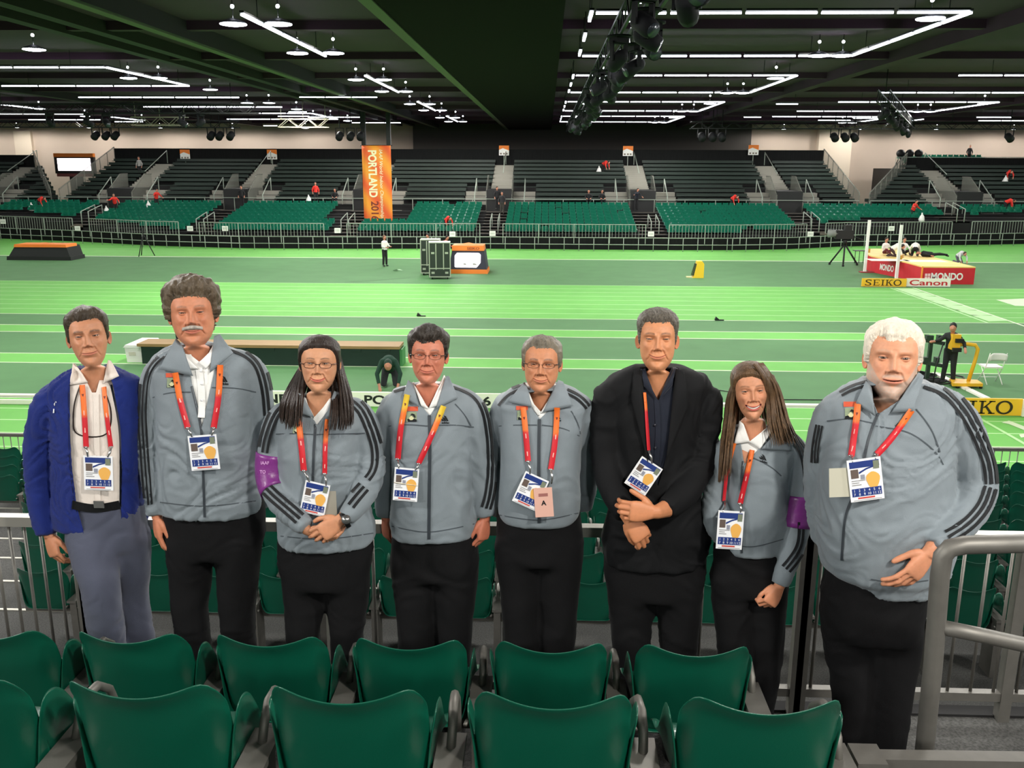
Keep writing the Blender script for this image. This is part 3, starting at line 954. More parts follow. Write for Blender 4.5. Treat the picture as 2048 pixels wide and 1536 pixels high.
def moving_head(p, rz, tilt):
    if _mh[0] is None:
        o = thing('moving_head_lamp', (0, 0, 0), 'black moving-head stage lamp clamped under a lighting truss', 'stage lamp', 'stage lamps on the trusses')
        dk = mat('lamp_black', (24, 25, 28), .75, spec=.2)
        child(MB().box((-.17, -.13, -.14), (.17, .13, 0)), 'base', dk, o)
        child(MB().lathe([(.001, .02), (.27, .02), (.27, -.02), (.001, -.02)], n=16), 'mounting_plate', dk, o)
        mb = MB().box((-.21, -.05, -.50), (-.17, .05, -.1)).box((.17, -.05, -.50), (.21, .05, -.1)).box((-.21, -.05, -.16), (.21, .05, -.1))
        child(mb, 'yoke', dk, o)
        mb = MB()
        mb.tube([(0, .2, -.35), (0, .12, -.40), (0, -.12, -.54), (0, -.24, -.60)], [.09, .155, .165, .14], 12)
        hd = child(mb, 'head', dk, o)
        child(MB().tube([(0, -.235, -.598), (0, -.25, -.606)], .12, 12), 'lens', mat('lamp_lens', (60, 66, 72), .25, .3), o)
        _mh[0] = o
    else:
        o = copy_tree(_mh[0])
    o.location = p; o.rotation_euler = (0, 0, rz)
    return o
truss((1.75, 10, 8.35), (1.75, 76, 8.35), 'long black truss crowded with stage lamps down the middle of the hall')
for i in range(34):
    y = 11 + i * 1.55 + random.uniform(-.3, .3)
    moving_head((1.75 + random.choice((-.24, .24, 0, .2)), y, 8.31), random.uniform(0, 6.28), 0)
M_LITTRUSS = mat('lit_truss_tan', (176, 170, 150), .4, .5)  # pale tan colour stands in for light on these truss sections
truss((-27, 60, 8.1), (-23.4, 60, 8.1), 'short truss section coloured as lit tan over the far left seats', .5, .6, mt=M_LITTRUSS)
truss((-17.4, 60, 8.0), (-14.2, 60, 8.0), 'short truss section coloured as lit tan left of the orange banner', .5, .6, mt=M_LITTRUSS)
truss((-42, 48, 8.2), (-15, 48, 8.2), 'black truss across the left half of the hall')
truss((-60, 66, 8.2), (-22, 66, 8.2), 'black truss above the far left seats')
truss((14, 40, 8.3), (26, 68, 8.3), 'black truss slanting over the right half of the hall')
truss((26, 36, 8.3), (44, 60, 8.3), 'black truss slanting over the high jump')
truss((10, 66, 8.2), (46, 66, 8.2), 'black truss above the far right seats')
kb = truss((1.2, -1.2, 8.95), (5.4, -1.2, 8.95), 'unseen short black truss added behind the viewer to carry the key lamp')
kl = moving_head((KEY.x, KEY.y, KEY.z + .2), 3.4, 0)  # unseen lamp added behind the viewer to light the group
ld = bpy.data.lights.new('added_key_beam', 'SPOT'); ld.energy = KEY_W; ld.spot_size = math.radians(62); ld.spot_blend = .8; ld.shadow_soft_size = .22; ld.color = (1.0, .95, .88)
lo = bpy.data.objects.new('added_key_beam', ld); COL.objects.link(lo)
lo.location = KEY + Vector((-.1, .45, -.5))
lo.rotation_euler = (Vector((.2, 3.4, 4.2)) - lo.location).to_track_quat('-Z', 'Y').to_euler()
lo.parent = kl; lo.matrix_parent_inverse = world_of(kl).inverted()
for X_, Y_ in ((-36, 48), (-33, 48), (-26, 48), (-24, 48), (-23, 48), (-19, 48), (-18, 48)):
    moving_head((X_, Y_, 8.2), random.uniform(0, 6), 0)
for k in range(9):
    moving_head((26 + 2 * k, 36 + 2.67 * k, 8.28), random.uniform(0, 6), 0)
for k in range(7):
    moving_head((14.5 + 1.7 * k, 41 + 4.0 * k, 8.28), random.uniform(0, 6), 0)
_pc = [None]
def par(p):
    if _pc[0] is None:
        o = thing('par_can_lamp', (0, 0, 0), 'black drum spotlight hanging over the far stand', 'stage lamp', 'drum spotlights over the far stand')
        dk = mat('lamp_black', (24, 25, 28), .75, spec=.2)
        child(MB().tube([(0, .3, .12), (0, .2, .06), (0, -.3, -.2)], [.16, .24, .26], 12), 'drum', dk, o)
        child(MB().box((-.30, -.04, -.1), (-.26, .04, .5)).box((.26, -.04, -.1), (.30, .04, .5)).box((-.30, -.04, .46), (.30, .04, .5)), 'yoke', dk, o)
        child(MB().tube([(0, 0, .5), (0, 0, 2.0)], .03, 6), 'hook', dk, o)
        _pc[0] = o
    else:
        o = copy_tree(_pc[0])
    o.location = p
for (u, v), Y_ in (((192, 271), 66), ((213, 270), 66), ((231, 270), 66), ((423, 274), 66), ((440, 273), 66), ((462, 275), 66), ((680, 282), 66), ((702, 283), 66), ((722, 283), 66),
               ((1403, 282), 66), ((1424, 283), 66), ((1443, 281), 66), ((1668, 281), 66), ((1689, 280), 66), ((1708, 277), 66), ((2018, 273), 66)):
    q_ = at_y(u, v, Y_); q_.z = CZ - 2.0
    par(q_)
# ------------------------------------------------------------------ people: tools
CPn = np.array(CP); CFn = np.array(CF); CRn = np.array(CR); CUn = np.array(CU)
def npx(P):
    d = np.asarray(P) - CPn
    k = d @ CFn
    return np.stack([1024 + FPX * (d @ CRn) / k, 768 - FPX * (d @ CUn) / k], -1), k
def sstep(a, b, x):
    t = np.clip((np.asarray(x, float) - a) / (b - a), 0, 1)
    return t * t * (3 - 2 * t)
def gs(x, c, s): return np.exp(-((x - c) / s) ** 2)
def pchip(xs, ys, x, sm=0.35):
    g = np.linspace(xs[0], xs[-1], 600)
    y = np.interp(g, xs, ys)
    n = max(3, int(600 * sm / (xs[-1] - xs[0])))
    k = np.hanning(2 * n + 1); k /= k.sum()
    yp = np.concatenate([np.full(n, y[0]), y, np.full(n, y[-1])])
    return np.interp(x, g, np.convolve(yp, k, 'valid'))
def raw_obj(name, mb, mt):
    return mb.build(name, mt)
def fuse(o, voxel, smooth=6, fac=.5):
    """weld intersecting closed shells into one continuous skin"""
    md = o.modifiers.new('r', 'REMESH'); md.mode = 'VOXEL'; md.voxel_size = voxel; md.use_smooth_shade = True
    if smooth:
        ms = o.modifiers.new('m', 'SMOOTH'); ms.iterations = smooth; ms.factor = fac
    mts = list(o.data.materials)
    bake(o)
    o.data.materials.clear()
    for q in mts: o.data.materials.append(q)
    return o
def wrinkle(o, amp=.004, sc=(9, 9, 20), seed=0, extra=None):
    me = o.data
    n = len(me.vertices)
    co = np.zeros(n * 3); me.vertices.foreach_get('co', co); co = co.reshape(-1, 3)
    no = np.zeros(n * 3); me.vertices.foreach_get('normal', no); no = no.reshape(-1, 3)
    d = np.zeros(n)
    sd = Vector((seed * 3.1, seed * 1.7, seed * .9))
    for i in range(n):
        p = Vector(co[i])
        w1 = noise.noise(p * 5.0 + sd); w2 = noise.noise(p * 4.0 - sd)
        q = Vector((p[0] * sc[0] + .5 * w1, p[1] * sc[1], p[2] * sc[2] + .35 * p[0] * sc[2] * (1 if w2 > 0 else -1) * min(1, abs(w2) * 3) + .6 * w1)) + sd
        a = noise.noise(q); b = noise.noise(q * 2.1 + sd)
        mk_ = min(1, max(.25, .6 + 1.1 * noise.noise(p * 3.2 + sd * 2)))
        d[i] = amp * mk_ * ((1 - 2.6 * abs(a)) * .75 + .3 * (1 - 2.4 * abs(b))) 
    if extra is not None: d = d * extra(co)
    co = co + no * d[:, None]
    me.vertices.foreach_set('co', co.ravel()); me.update()
    return o
def bvh_of(objs):
    vs = []; fs = []
    for o in objs:
        b = len(vs)
        vs += [o.matrix_world @ v.co if False else v.co.copy() for v in o.data.vertices]
        fs += [tuple(i + b for i in p.vertices) for p in o.data.polygons]
    return BVHTree.FromPolygons(vs, fs)
def hit(bvh, u, v, off=0.0):
    d = ray(u, v).normalized()
    r = bvh.ray_cast(CP, d)
    if r[0] is None: return None
    n = r[1] if r[1].dot(d) < 0 else -r[1]
    return r[0] + n * off - d * off * .3
def resample(poly, step):
    out = [np.array(poly[0], float)]
    P = [np.array(p, float) for p in poly]
    # smooth with catmull-rom
    n = len(P)
    pts = []
    for i in range(n - 1):
        p0 = P[max(i - 1, 0)]; p1 = P[i]; p2 = P[i + 1]; p3 = P[min(i + 2, n - 1)]
        m_ = max(2, int(np.linalg.norm(p2 - p1) / step))
        for k in range(m_):
            t = k / m_
            pts.append(.5 * ((2 * p1) + (-p0 + p2) * t + (2 * p0 - 5 * p1 + 4 * p2 - p3) * t * t + (-p0 + 3 * p1 - 3 * p2 + p3) * t ** 3))
    pts.append(P[-1])
    return pts
def ribbon(bvh, poly, width, off, mb, shift=0.0, step=6, thick=.002, sm=5, smooth=False):
    """cloth strip laid on a body along a traced line; leaves the surface by off"""
    pts = resample(poly, step)
    runs = [([], [])]
    for i, p in enumerate(pts):
        a = pts[max(0, i - 1)]; b = pts[min(len(pts) - 1, i + 1)]
        t = b - a; t /= (np.linalg.norm(t) + 1e-9)
        n = np.array([-t[1], t[0]])
        c = p + n * shift
        h1 = hit(bvh, *(c - n * width / 2), off); h2 = hit(bvh, *(c + n * width / 2), off)
        L, R = runs[-1]
        if h1 is None or h2 is None or (h1 - h2).length > .0065 * width or (L and (h1 - L[-1]).length > .05):
            if L: runs.append(([], []))
            continue
        L.append(h1); R.append(h2)
    L, R = max(runs, key=lambda r: len(r[0]))
    if len(L) > 2: _emit(mb, L, R, thick, sm, smooth)
    return mb
def _emit(mb, L, R, thick, sm=5, smooth=False):
    for _ in range(sm):
        L = [L[0]] + [(L[i - 1] + L[i] * 2 + L[i + 1]) / 4 for i in range(1, len(L) - 1)] + [L[-1]]
        R = [R[0]] + [(R[i - 1] + R[i] * 2 + R[i + 1]) / 4 for i in range(1, len(R) - 1)] + [R[-1]]
    P = []
    for l, r in zip(L, R):
        d = (CP - l).normalized() * thick
        P.append([tuple(l - d * 2), tuple(l), tuple(r), tuple(r - d * 2)])
    mb.grid(np.array(P), smooth=smooth)
def patch(bvh, quad, nx, ny, off, mb, bulge=0.0, lift=None):
    """four traced corners (tl,tr,br,bl) draped over a body"""
    q = [np.array(p, float) for p in quad]
    T_ = np.full((ny + 1, nx + 1), np.nan); D_ = np.zeros((ny + 1, nx + 1, 3))
    for j in range(ny + 1):
        for i in range(nx + 1):
            s_, t = i / nx, j / ny
            p = (q[0] * (1 - s_) + q[1] * s_) * (1 - t) + (q[3] * (1 - s_) + q[2] * s_) * t
            d = ray(p[0], p[1]).normalized(); D_[j, i] = d
            r = bvh.ray_cast(CP, d)
            if r[0] is not None: T_[j, i] = (r[0] - CP).length
    if np.all(np.isnan(T_)): return mb
    med = np.nanmedian(T_)
    T_ = np.where(np.isnan(T_), med + .03, T_)
    T_ = np.clip(T_, med - .07, med + .05)
    for _ in range(6):
        E_ = np.pad(T_, 1, mode='edge')
        T_ = np.minimum(T_ + .001, (E_[:-2, 1:-1] + E_[2:, 1:-1] + E_[1:-1, :-2] + E_[1:-1, 2:] + 2 * T_) / 6)
    tt = np.linspace(0, 1, ny + 1)[:, None]
    T_ = T_ - off - bulge * np.sin(np.pi * tt)
    mb.grid(CPn + D_ * T_[..., None])
    return mb
def proj_mesh(bvh, vs, fs, c, ex, ey, off, mb):
    """flat drawing (vs in px) printed on a body"""
    out = []
    for v in vs:
        p = np.array(c) + np.array(ex) * v[0] + np.array(ey) * v[1]
        h_ = hit(bvh, p[0], p[1], off)
        if h_ is None: return mb
        out.append(h_)
    return mb.add(out, fs)

# ---- hand: palm plus five separate bent fingers, welded into one skin
def hand_mb(mb, wrist, dirv, dorsal, side, curl=(.35, .45, .5, .55), thumb=(.5, .35), sc=1.0, spread=1.0, fore=None):
    """side +1: thumb on the +x side of (x = dir x dorsal)"""
    y = Vector(dirv).normalized(); z = Vector(dorsal); z = (z - y * z.dot(y)).normalized()
    x = y.cross(z) * side
    W = Vector(wrist)
    def P(a, b, c): return W + (x * a + y * b + z * c) * (sc * .01)
    # palm: stacked rounded sections
    secs = [(-1.2, 2.5, 1.75, .2), (0, 2.6, 1.65, .1), (2, 3.1, 1.65, 0), (4.5, 3.8, 1.6, 0), (7, 4.1, 1.45, 0), (8.8, 3.95, 1.2, .1), (9.6, 3.5, .9, .0)]
    rows = []
    n = 20
    for b, w_, t, dx in secs:
        rows.append([tuple(P(dx + w_ * math.copysign(abs(math.cos(q)) ** .75, math.cos(q)), b, t * math.copysign(abs(math.sin(q)) ** .8, math.sin(q)))) for q in np.linspace(0, 2 * math.pi, n, endpoint=False)])
    o0 = len(mb.v)
    mb.grid(np.array(rows), wrap=True)
    mb.add(rows[0], [tuple(range(n))]); mb.add(rows[-1], [tuple(range(n - 1, -1, -1))])
    fing = [(2.95, 8.3, (4.4, 2.6, 2.1), .92, .10), (1.0, 8.9, (4.9, 3.0, 2.2), .95, .03), (-1.05, 8.6, (4.5, 2.8, 2.2), .90, -.05), (-2.95, 7.8, (3.5, 2.1, 1.9), .80, -.14)]
    for (fx, fy, segs, r, sp), c in zip(fing, curl):
        pts = [P(fx * .9, fy - 2.0, 0), P(fx, fy, .15)]
        rs = [r * .95, r * 1.02]
        ang = 0.0
        cur = Vector((fx, fy, .15))
        for k, (L, dc) in enumerate(zip(segs, (c, c * 1.15, c * .8))):
            ang += dc
            d = Vector((math.sin(sp * spread), math.cos(ang), -math.sin(ang)))
            for f_ in (.5, 1.0):
                pts.append(P(*(cur + d * L * f_)))
                rs.append(r * (1.0 - .07 * k - (.04 if f_ == .5 else 0)))
            cur = cur + d * L
        d = (pts[-1] - pts[-2]).normalized()
        pts += [pts[-1] + d * r * .005 * sc, pts[-1] + d * r * .008 * sc]
        rs += [rs[-1] * .78, rs[-1] * .35]
        mb.tube(pts, [q * .01 * sc for q in rs], 10)
    ta, tc = thumb
    base = Vector((2.2, 1.6, -.6))
    d = Vector((math.sin(ta + .35), math.cos(ta + .35), -.25)).normalized()
    p1 = base + d * 3.6
    d2 = Vector((math.sin(ta), math.cos(ta), -.25 - tc * .4)).normalized()
    p2 = p1 + d2 * 3.2
    d3 = Vector((math.sin(ta - tc), math.cos(ta - tc), -.25 - tc * .6)).normalized()
    p3 = p2 + d3 * 2.6
    mb.tube([P(*base), P(*(base * .4 + p1 * .6)), P(*p1), P(*(p1 * .5 + p2 * .5)), P(*p2), P(*(p2 * .45 + p3 * .55)), P(*p3), P(*(p3 + d3 * .5))],
            [q * .01 * sc for q in (1.5, 1.5, 1.2, 1.05, 1.08, 1.0, .82, .35)], 10)
    if fore is not None:
        mb.tube([W + y * .01 * sc, W - y * .01 * sc, Vector(fore)], [.0255 * sc, .027 * sc, .036 * sc], 12, flat=(z, .85))
    return mb

# ---- head, neck and hidden chest as one ring surface
HZ = [-22, -18, -14, -12, -10.5, -9, -7, -5, -3, -1.6, -.9, -.35, 0, .7, 1.6, 3, 5, 7, 9, 11, 13, 15, 17, 19, 20.6, 21.8, 22.6, 23]
HW = [11.5, 12.5, 12, 9.8, 8.0, 6.6, 5.9, 5.7, 5.6, 5.3, 4.7, 3.6, 3.0, 3.6, 4.3, 5.2, 6.0, 6.5, 6.9, 7.2, 7.4, 7.55, 7.5, 6.95, 5.9, 4.5, 2.8, .02]
HF = [7, 7.5, 6.6, 5.6, 4.9, 4.5, 4.2, 4.1, 4.4, 5.3, 6.4, 7.5, 8.1, 8.6, 8.75, 8.7, 8.9, 8.9, 8.75, 8.7, 9.0, 9.05, 8.7, 7.6, 6.2, 4.6, 2.8, .02]
HB = [7, 8, 8, 7.6, 7.2, 6.9, 6.6, 6.5, 6.5, 6.5, 6.5, 6.6, 6.6, 6.7, 6.9, 7.1, 7.6, 8.4, 9.2, 9.9, 10.4, 10.6, 10.3, 9.3, 7.9, 6.1, 3.9, .02]
def head_grid(p):
    """local cm grid: rings x cols x 3 with x image-right, y away from viewer, z up from chin; and masks"""
    zl = np.concatenate([np.linspace(-22, -2, 16), np.linspace(-1.7, 3.2, 22), np.linspace(3.4, 7.4, 34), np.linspace(7.55, 10.6, 22), np.linspace(10.72, 13.4, 28), np.linspace(13.6, 19, 22), np.linspace(19.3, 22.2, 12), [22.5, 22.75, 22.9, 22.97, 23.0]])
    nT = 120
    s_ = np.linspace(-1, 1, nT, endpoint=False)
    t = np.pi * (0.52 * s_ + 0.48 * s_ ** 3)
    Zg, Tg = np.meshgrid(zl, t, indexing='ij')
    jaw, wk = p.get('jaw', 1.0), p.get('wide', 1.0)
    wz = pchip(HZ, HW, zl) * (1 + (wk - 1) * sstep(-3, 3, zl))
    wz *= 1 + (jaw - 1) * (sstep(-3, 0, zl) * (1 - sstep(5, 10, zl)))
    wz *= 1 + (p.get('neck', 1.0) - 1) * (sstep(-20, -9, zl) * (1 - sstep(-1.2, .8, zl)))
    wz *= 1 + (p.get('temple', 1.0) - 1) * sstep(10, 16, zl)
    fz = pchip(HZ, HF, zl)
    if p.get('dchin'):
        fz = fz + p['dchin'] * gs(zl, -1.6, 1.8); 
    bz = pchip(HZ, HB, zl) * (1 + (p.get('neck', 1.0) - 1) * .8 * (1 - sstep(0, 4, zl)))
    S, C = np.sin(Tg), np.cos(Tg)
    e = 2 / (2 + .35 * sstep(0, 3, Zg) * (1 - sstep(17, 21, Zg)))
    X = wz[:, None] * np.sign(S) * np.abs(S) ** e
    D = np.where(C > 0, fz[:, None], bz[:, None])
    Yf = D * np.sign(C) * np.abs(C) ** e                 # forward
    front = sstep(.05, .35, C)
    x, z = X, Zg
    ax = np.abs(x)
    dy = np.zeros_like(X)
    nl = p.get('nose', 1.0); nw = p.get('nosew', 1.0)
    # nose
    prof = pchip([7.0, 7.7, 8.2, 8.7, 9.6, 11, 12.4, 13.4, 14.5], [0, .4, 2.0, 2.75, 2.4, 1.65, .95, .45, 0], z, .4) * nl
    wd = np.interp(z, [7.5, 8.6, 10, 12, 13.5], [1.05, 1.0, .8, .7, 1.0]) * nw
    dy += prof * np.exp(-(ax / wd) ** 2.2)
    dy += .95 * nl * np.exp(-((ax - 1.45 * nw) / .55) ** 2 - ((z - 8.15) / .55) ** 2)
    dy -= .35 * np.exp(-((ax - .75 * nw) / .32) ** 2 - ((z - 7.65) / .22) ** 2)
    # sockets, brow, cheek, temple
    dy -= p.get('socket', 1.0) * np.exp(-((ax - 3.1) / 1.75) ** 2 - ((z - 12.1) / 1.15) ** 2)
    dy -= .35 * np.exp(-((ax - 1.7) / .7) ** 2 - ((z - 12.2) / .8) ** 2)
    dy += p.get('brow', .4) * np.exp(-((z - 13.9) / .75) ** 2) * sstep(.4, 1.4, ax) * (1 - sstep(4.6, 6, ax))
    sm = p.get('smile', .6)
    dy += (.35 + .65 * sm) * np.exp(-((ax - 4.0) / 1.5) ** 2 - ((z - 9.2) / 1.5) ** 2)
    dy += p.get('cheek', 0) * np.exp(-((ax - 4.6) / 1.8) ** 2 - ((z - 6) / 2.2) ** 2)
    # smile folds
    fx = 1.75 + (8.3 - z) * (.42 + .1 * sm)
    dy -= (.2 + .4 * sm) * np.exp(-((ax - fx) / .32) ** 2) * sstep(3.6, 4.8, z) * (1 - sstep(7.6, 8.6, z))
    dy += (.10 + .16 * sm) * np.exp(-((ax - fx - .75) / .6) ** 2) * sstep(3.8, 5, z) * (1 - sstep(7.6, 8.8, z))
    # mouth
    mw = 2.5 + .85 * sm
    zc = 5.3 + .13 * sm * x * x - .22 * sm + p.get('smirk', 0) * x * .12
    inm = 1 - sstep(mw * .8, mw * 1.06, ax)
    tap = np.sqrt(np.clip(1 - (ax / (mw * 1.05)) ** 2, 0, 1))
    lipu, lipl = p.get('lipu', .55), p.get('lipl', .75)
    op = p.get('open', 0.0)
    zu, zd = zc + op * .45 * tap, zc - op * .55 * tap
    dy += .42 * np.exp(-((z - zu - lipu * .55) / (lipu * .7)) ** 2) * tap
    dy += .50 * np.exp(-((z - zd + lipl * .6) / (lipl * .7)) ** 2) * tap
    dy += .25 * np.exp(-(ax / 3.0) ** 2 - ((z - 5.4) / 1.8) ** 2)
    dy -= .55 * np.exp(-((z - zc) / .17) ** 2) * inm * (1 - min(1, op))
    if op > 0:
        dy -= 1.5 * inm * sstep(0, .12, zu - z) * sstep(0, .12, z - zd)
    dy -= .14 * np.exp(-(ax / .35) ** 2 - ((z - 6.8) / .5) ** 2)
    dy -= .40 * np.exp(-(ax / 2.2) ** 2 - ((z - 3.5) / .5) ** 2)
    dy += p.get('chin', .45) * np.exp(-(ax / 1.7) ** 2 - ((z - 1.5) / 1.1) ** 2)
    dy -= p.get('cleft', 0) * np.exp(-(ax / .3) ** 2 - ((z - 1.3) / .7) ** 2)
    # forehead creases
    for zz in p.get('lines', []):
        dy -= .05 * np.exp(-((z - zz - .04 * np.cos(x)) / .13) ** 2) * (1 - sstep(3.5, 5.5, ax))
    Yf = Yf + dy * front
    # eyes
    EX, EZ, ER = 3.15, 12.05, 1.22
    f_eye = float(np.interp(12.0, HZ, HF)) - 1.45 - .35 * 1
    eo = p.get('eye', .5)
    lid = np.zeros_like(X)
    for sgn in (-1, 1):
        xe = x - sgn * EX
        rr = xe ** 2 + (z - EZ) ** 2
        ball = f_eye + np.sqrt(np.clip(ER ** 2 - rr, 0, None))
        near = 1 - sstep(1.0, 1.55, np.sqrt(rr * 1.0))
        Yf = np.where((rr < ER ** 2) & (C > 0), np.maximum(Yf, ball + .10) * near + Yf * (1 - near), Yf)
        hx = np.clip(1 - (xe / 1.32) ** 2, 0, 1)
        ztop = EZ + eo * .62 * hx ** .6 + .06 * sgn * xe; zbot = EZ - eo * (.42 - .18 * sm) * hx ** .8 + .06 * sgn * xe
        inside = (np.abs(xe) < 1.32) & (z < ztop) & (z > zbot) & (C > 0)
        Yf = np.where(inside, np.minimum(Yf, ball - .25), Yf)
        lid += np.where((np.abs(xe) < 1.4) & (C > 0), np.exp(-((z - ztop - .08) / .19) ** 2) * (hx > .02), 0)
    # upper-lid fold and under-eye pouch
    dy2 = -.12 * np.exp(-((z - 13.0) / .15) ** 2) * np.exp(-((ax - 3.2) / 1.3) ** 2) - .10 * np.exp(-((z - 10.95 - .1 * (ax - 3.1) ** 2 * .4) / .2) ** 2) * np.exp(-((ax - 3.0) / 1.2) ** 2)
    Yf = Yf + dy2 * front
    G = np.stack([X, -Yf, Zg], -1)
    # colour masks
    lip = sstep(0, .12, (zu + lipu * tap * (1 + .12 * np.cos(x * 2.2)) - z)) * sstep(0, .12, z - (zd - lipl * 1.05 * tap)) * (ax < mw * 1.03) * (C > 0)
    bz_ = 14.15 + p.get('browz', 0) + .32 * sstep(1, 3, ax) - .28 * sstep(3.2, 5.2, ax)
    browm = np.exp(-((z - bz_) / (.36 * p.get('browt', 1.0))) ** 2) * sstep(.9, 1.5, ax) * (1 - sstep(4.4, 5.2, ax)) * (C > 0)
    gum = ((z < zu) & (z > zd) & (inm > .3) & (C > 0)) if op > 0 else np.zeros_like(X, bool)
    return G, Zg, Tg, dict(lip=lip, brow=browm, lid=lid, gum=gum, zc=zc, mw=mw, f_eye=f_eye)
def hairline(ta, h):
    return np.interp(ta, *zip(*h))
HL_MALE = [(0, 18.4), (18, 18.5), (30, 18.9), (42, 18.3), (52, 16.6), (60, 14), (68, 11.2), (78, 9.6), (86, 9.8), (92, 12.6), (106, 12.8), (113, 8.2), (130, 4.4), (180, 2.6)]
def skin_cols(G, Zg, Tg, mk, p):
    base = np.array(lin(p.get('skin', (206, 152, 122)))[:3])
    n_r, n_c = Zg.shape
    col = np.ones((n_r, n_c, 3)) * base
    x = G[..., 0]; z = Zg; ax = np.abs(x); C = np.cos(Tg)
    red = .55 * np.exp(-((ax - 4.2) / 1.8) ** 2 - ((z - 8.6) / 1.6) ** 2) + .6 * np.exp(-(ax / 1.3) ** 2 - ((z - 8.7) / 1.1) ** 2) + .25 * np.exp(-((z + 7) / 4) ** 2)
    red = red * (C > -.2) * p.get('red', .6)
    col *= 1 - red[..., None] * np.array([.06, .26, .26])
    def blend(mask, c, k=1.0):
        nonlocal col
        mm = np.clip(mask * k, 0, 1)[..., None]
        col = col * (1 - mm) + np.array(lin(c)[:3]) * mm
    nz = np.array([[noise.noise(Vector((x[i, j] * 1.6, z[i, j] * 1.6, G[i, j, 1] * 1.6))) for j in range(n_c)] for i in range(n_r)])
    nf = np.array([[noise.noise(Vector((x[i, j] * 6, z[i, j] * 5, G[i, j, 1] * 6))) for j in range(n_c)] for i in range(n_r)])
    col *= (1 + .06 * nz[..., None])
    if 'beard' in p:
        c, k, moust = p['beard']
        ta = np.degrees(np.abs(Tg))
        top = np.interp(ax, [0, 2.2, 4, 6, 7], [3.2, 4.6, 5.6, 9, 11])
        bm2 = (1 - sstep(-.4, .5, z - top)) * sstep(-2.6, -.6, z) * (1 - sstep(78, 98, ta))
        bm2 = np.maximum(bm2, moust * np.exp(-((z - 6.75 + .08 * ax * ax * .5) / .62) ** 2) * (1 - sstep(2.6, 3.6, ax)) * (C > 0))
        blend(bm2 * (.8 + .5 * nf), c, k)
    blend(np.exp(-((z - mk['zc']) / .1) ** 2) * (np.abs(x) < mk['mw'] * 1.02) * (C > 0), (92, 44, 38), .7)
    blend(mk['lip'] * (1 - np.exp(-((z - mk['zc']) / .1) ** 2)), p.get('lipc', (186, 104, 92)), p.get('lipk', .8))
    blend(mk['brow'] * (.75 + .6 * nf), p.get('browc', (70, 52, 40)), p.get('browk', 1.0))
    blend(mk['lid'], (40, 26, 20), p.get('lidk', .95))
    blend(mk['gum'].astype(float), (70, 24, 24), 1.0)
    return col
def set_cols(me, cols, name='col'):
    at = me.color_attributes.new(name, 'FLOAT_COLOR', 'POINT')
    a = np.ones((len(me.vertices), 4)); a[:, :3] = cols
    at.data.foreach_set('color', a.ravel())
# ------------------------------------------------------------------ people: builder
M_SKIN = mat('skin', (206, 152, 122), .5, attr=True, var=.05, scale=60, bump=.05, bscale=420, sss=.12, spec=.4)
M_EYE = mat('eyeball', (230, 225, 220), .15, attr=True, coat=.5)
def cloth(name, col, rough=.8, bump=.25, bscale=500, sheen=.15, var=.05, scale=14):
    return mat(name, col, rough, var=var, scale=scale, bump=bump, bscale=bscale, sheen=sheen, spec=.25)
M_JKT = cloth('grey_blue_track_jacket', (127, 137, 143), .62, .18)
M_JKTD = cloth('grey_seam', (74, 82, 88), .7)
M_STRIPE = cloth('black_stripe', (16, 19, 22), .65)
M_ZIP = mat('zip_tape', (58, 64, 70), .5, .2)
M_BLUEJ = cloth('royal_blue_jacket', (20, 38, 108), .85, .3, 300, .1, .12)
M_SHIRT = cloth('white_shirt', (226, 216, 206), .8, .15)
M_POLO = cloth('white_polo', (236, 236, 232), .8, .15)
M_NAVY = cloth('navy_shirt', (22, 28, 42), .7, .2)
M_BLAZER = cloth('black_blazer', (15, 16, 18), .8, .2, 600, .0)
M_BLKP = cloth('black_trousers', (11, 11, 13), .85, .2, 500, 0)
M_GREYP = cloth('slate_trousers', (74, 78, 94), .8, .2)
M_PURPLE = mat('purple_armband', (122, 50, 126), .35, var=.1, scale=20, bump=.3, bscale=40)
M_FRAME = mat('dark_spectacle_frame', (44, 32, 28), .3, .5)
M_CHROME = mat('bright_metal', (200, 200, 198), .25, .9)
M_CARD = mat('badge_card', (236, 238, 240), .3)
M_CBLUE = mat('badge_blue', (34, 56, 122), .4)
M_CORA = mat('badge_gold', (228, 172, 84), .5)
M_CRED = mat('badge_red', (196, 70, 60), .5)
M_CPHO = mat('badge_photo', (96, 82, 74), .5)
M_GREYT = mat('badge_grey_print', (150, 150, 150), .6)
M_HOLO = mat('badge_holo', (120, 128, 108), .4)

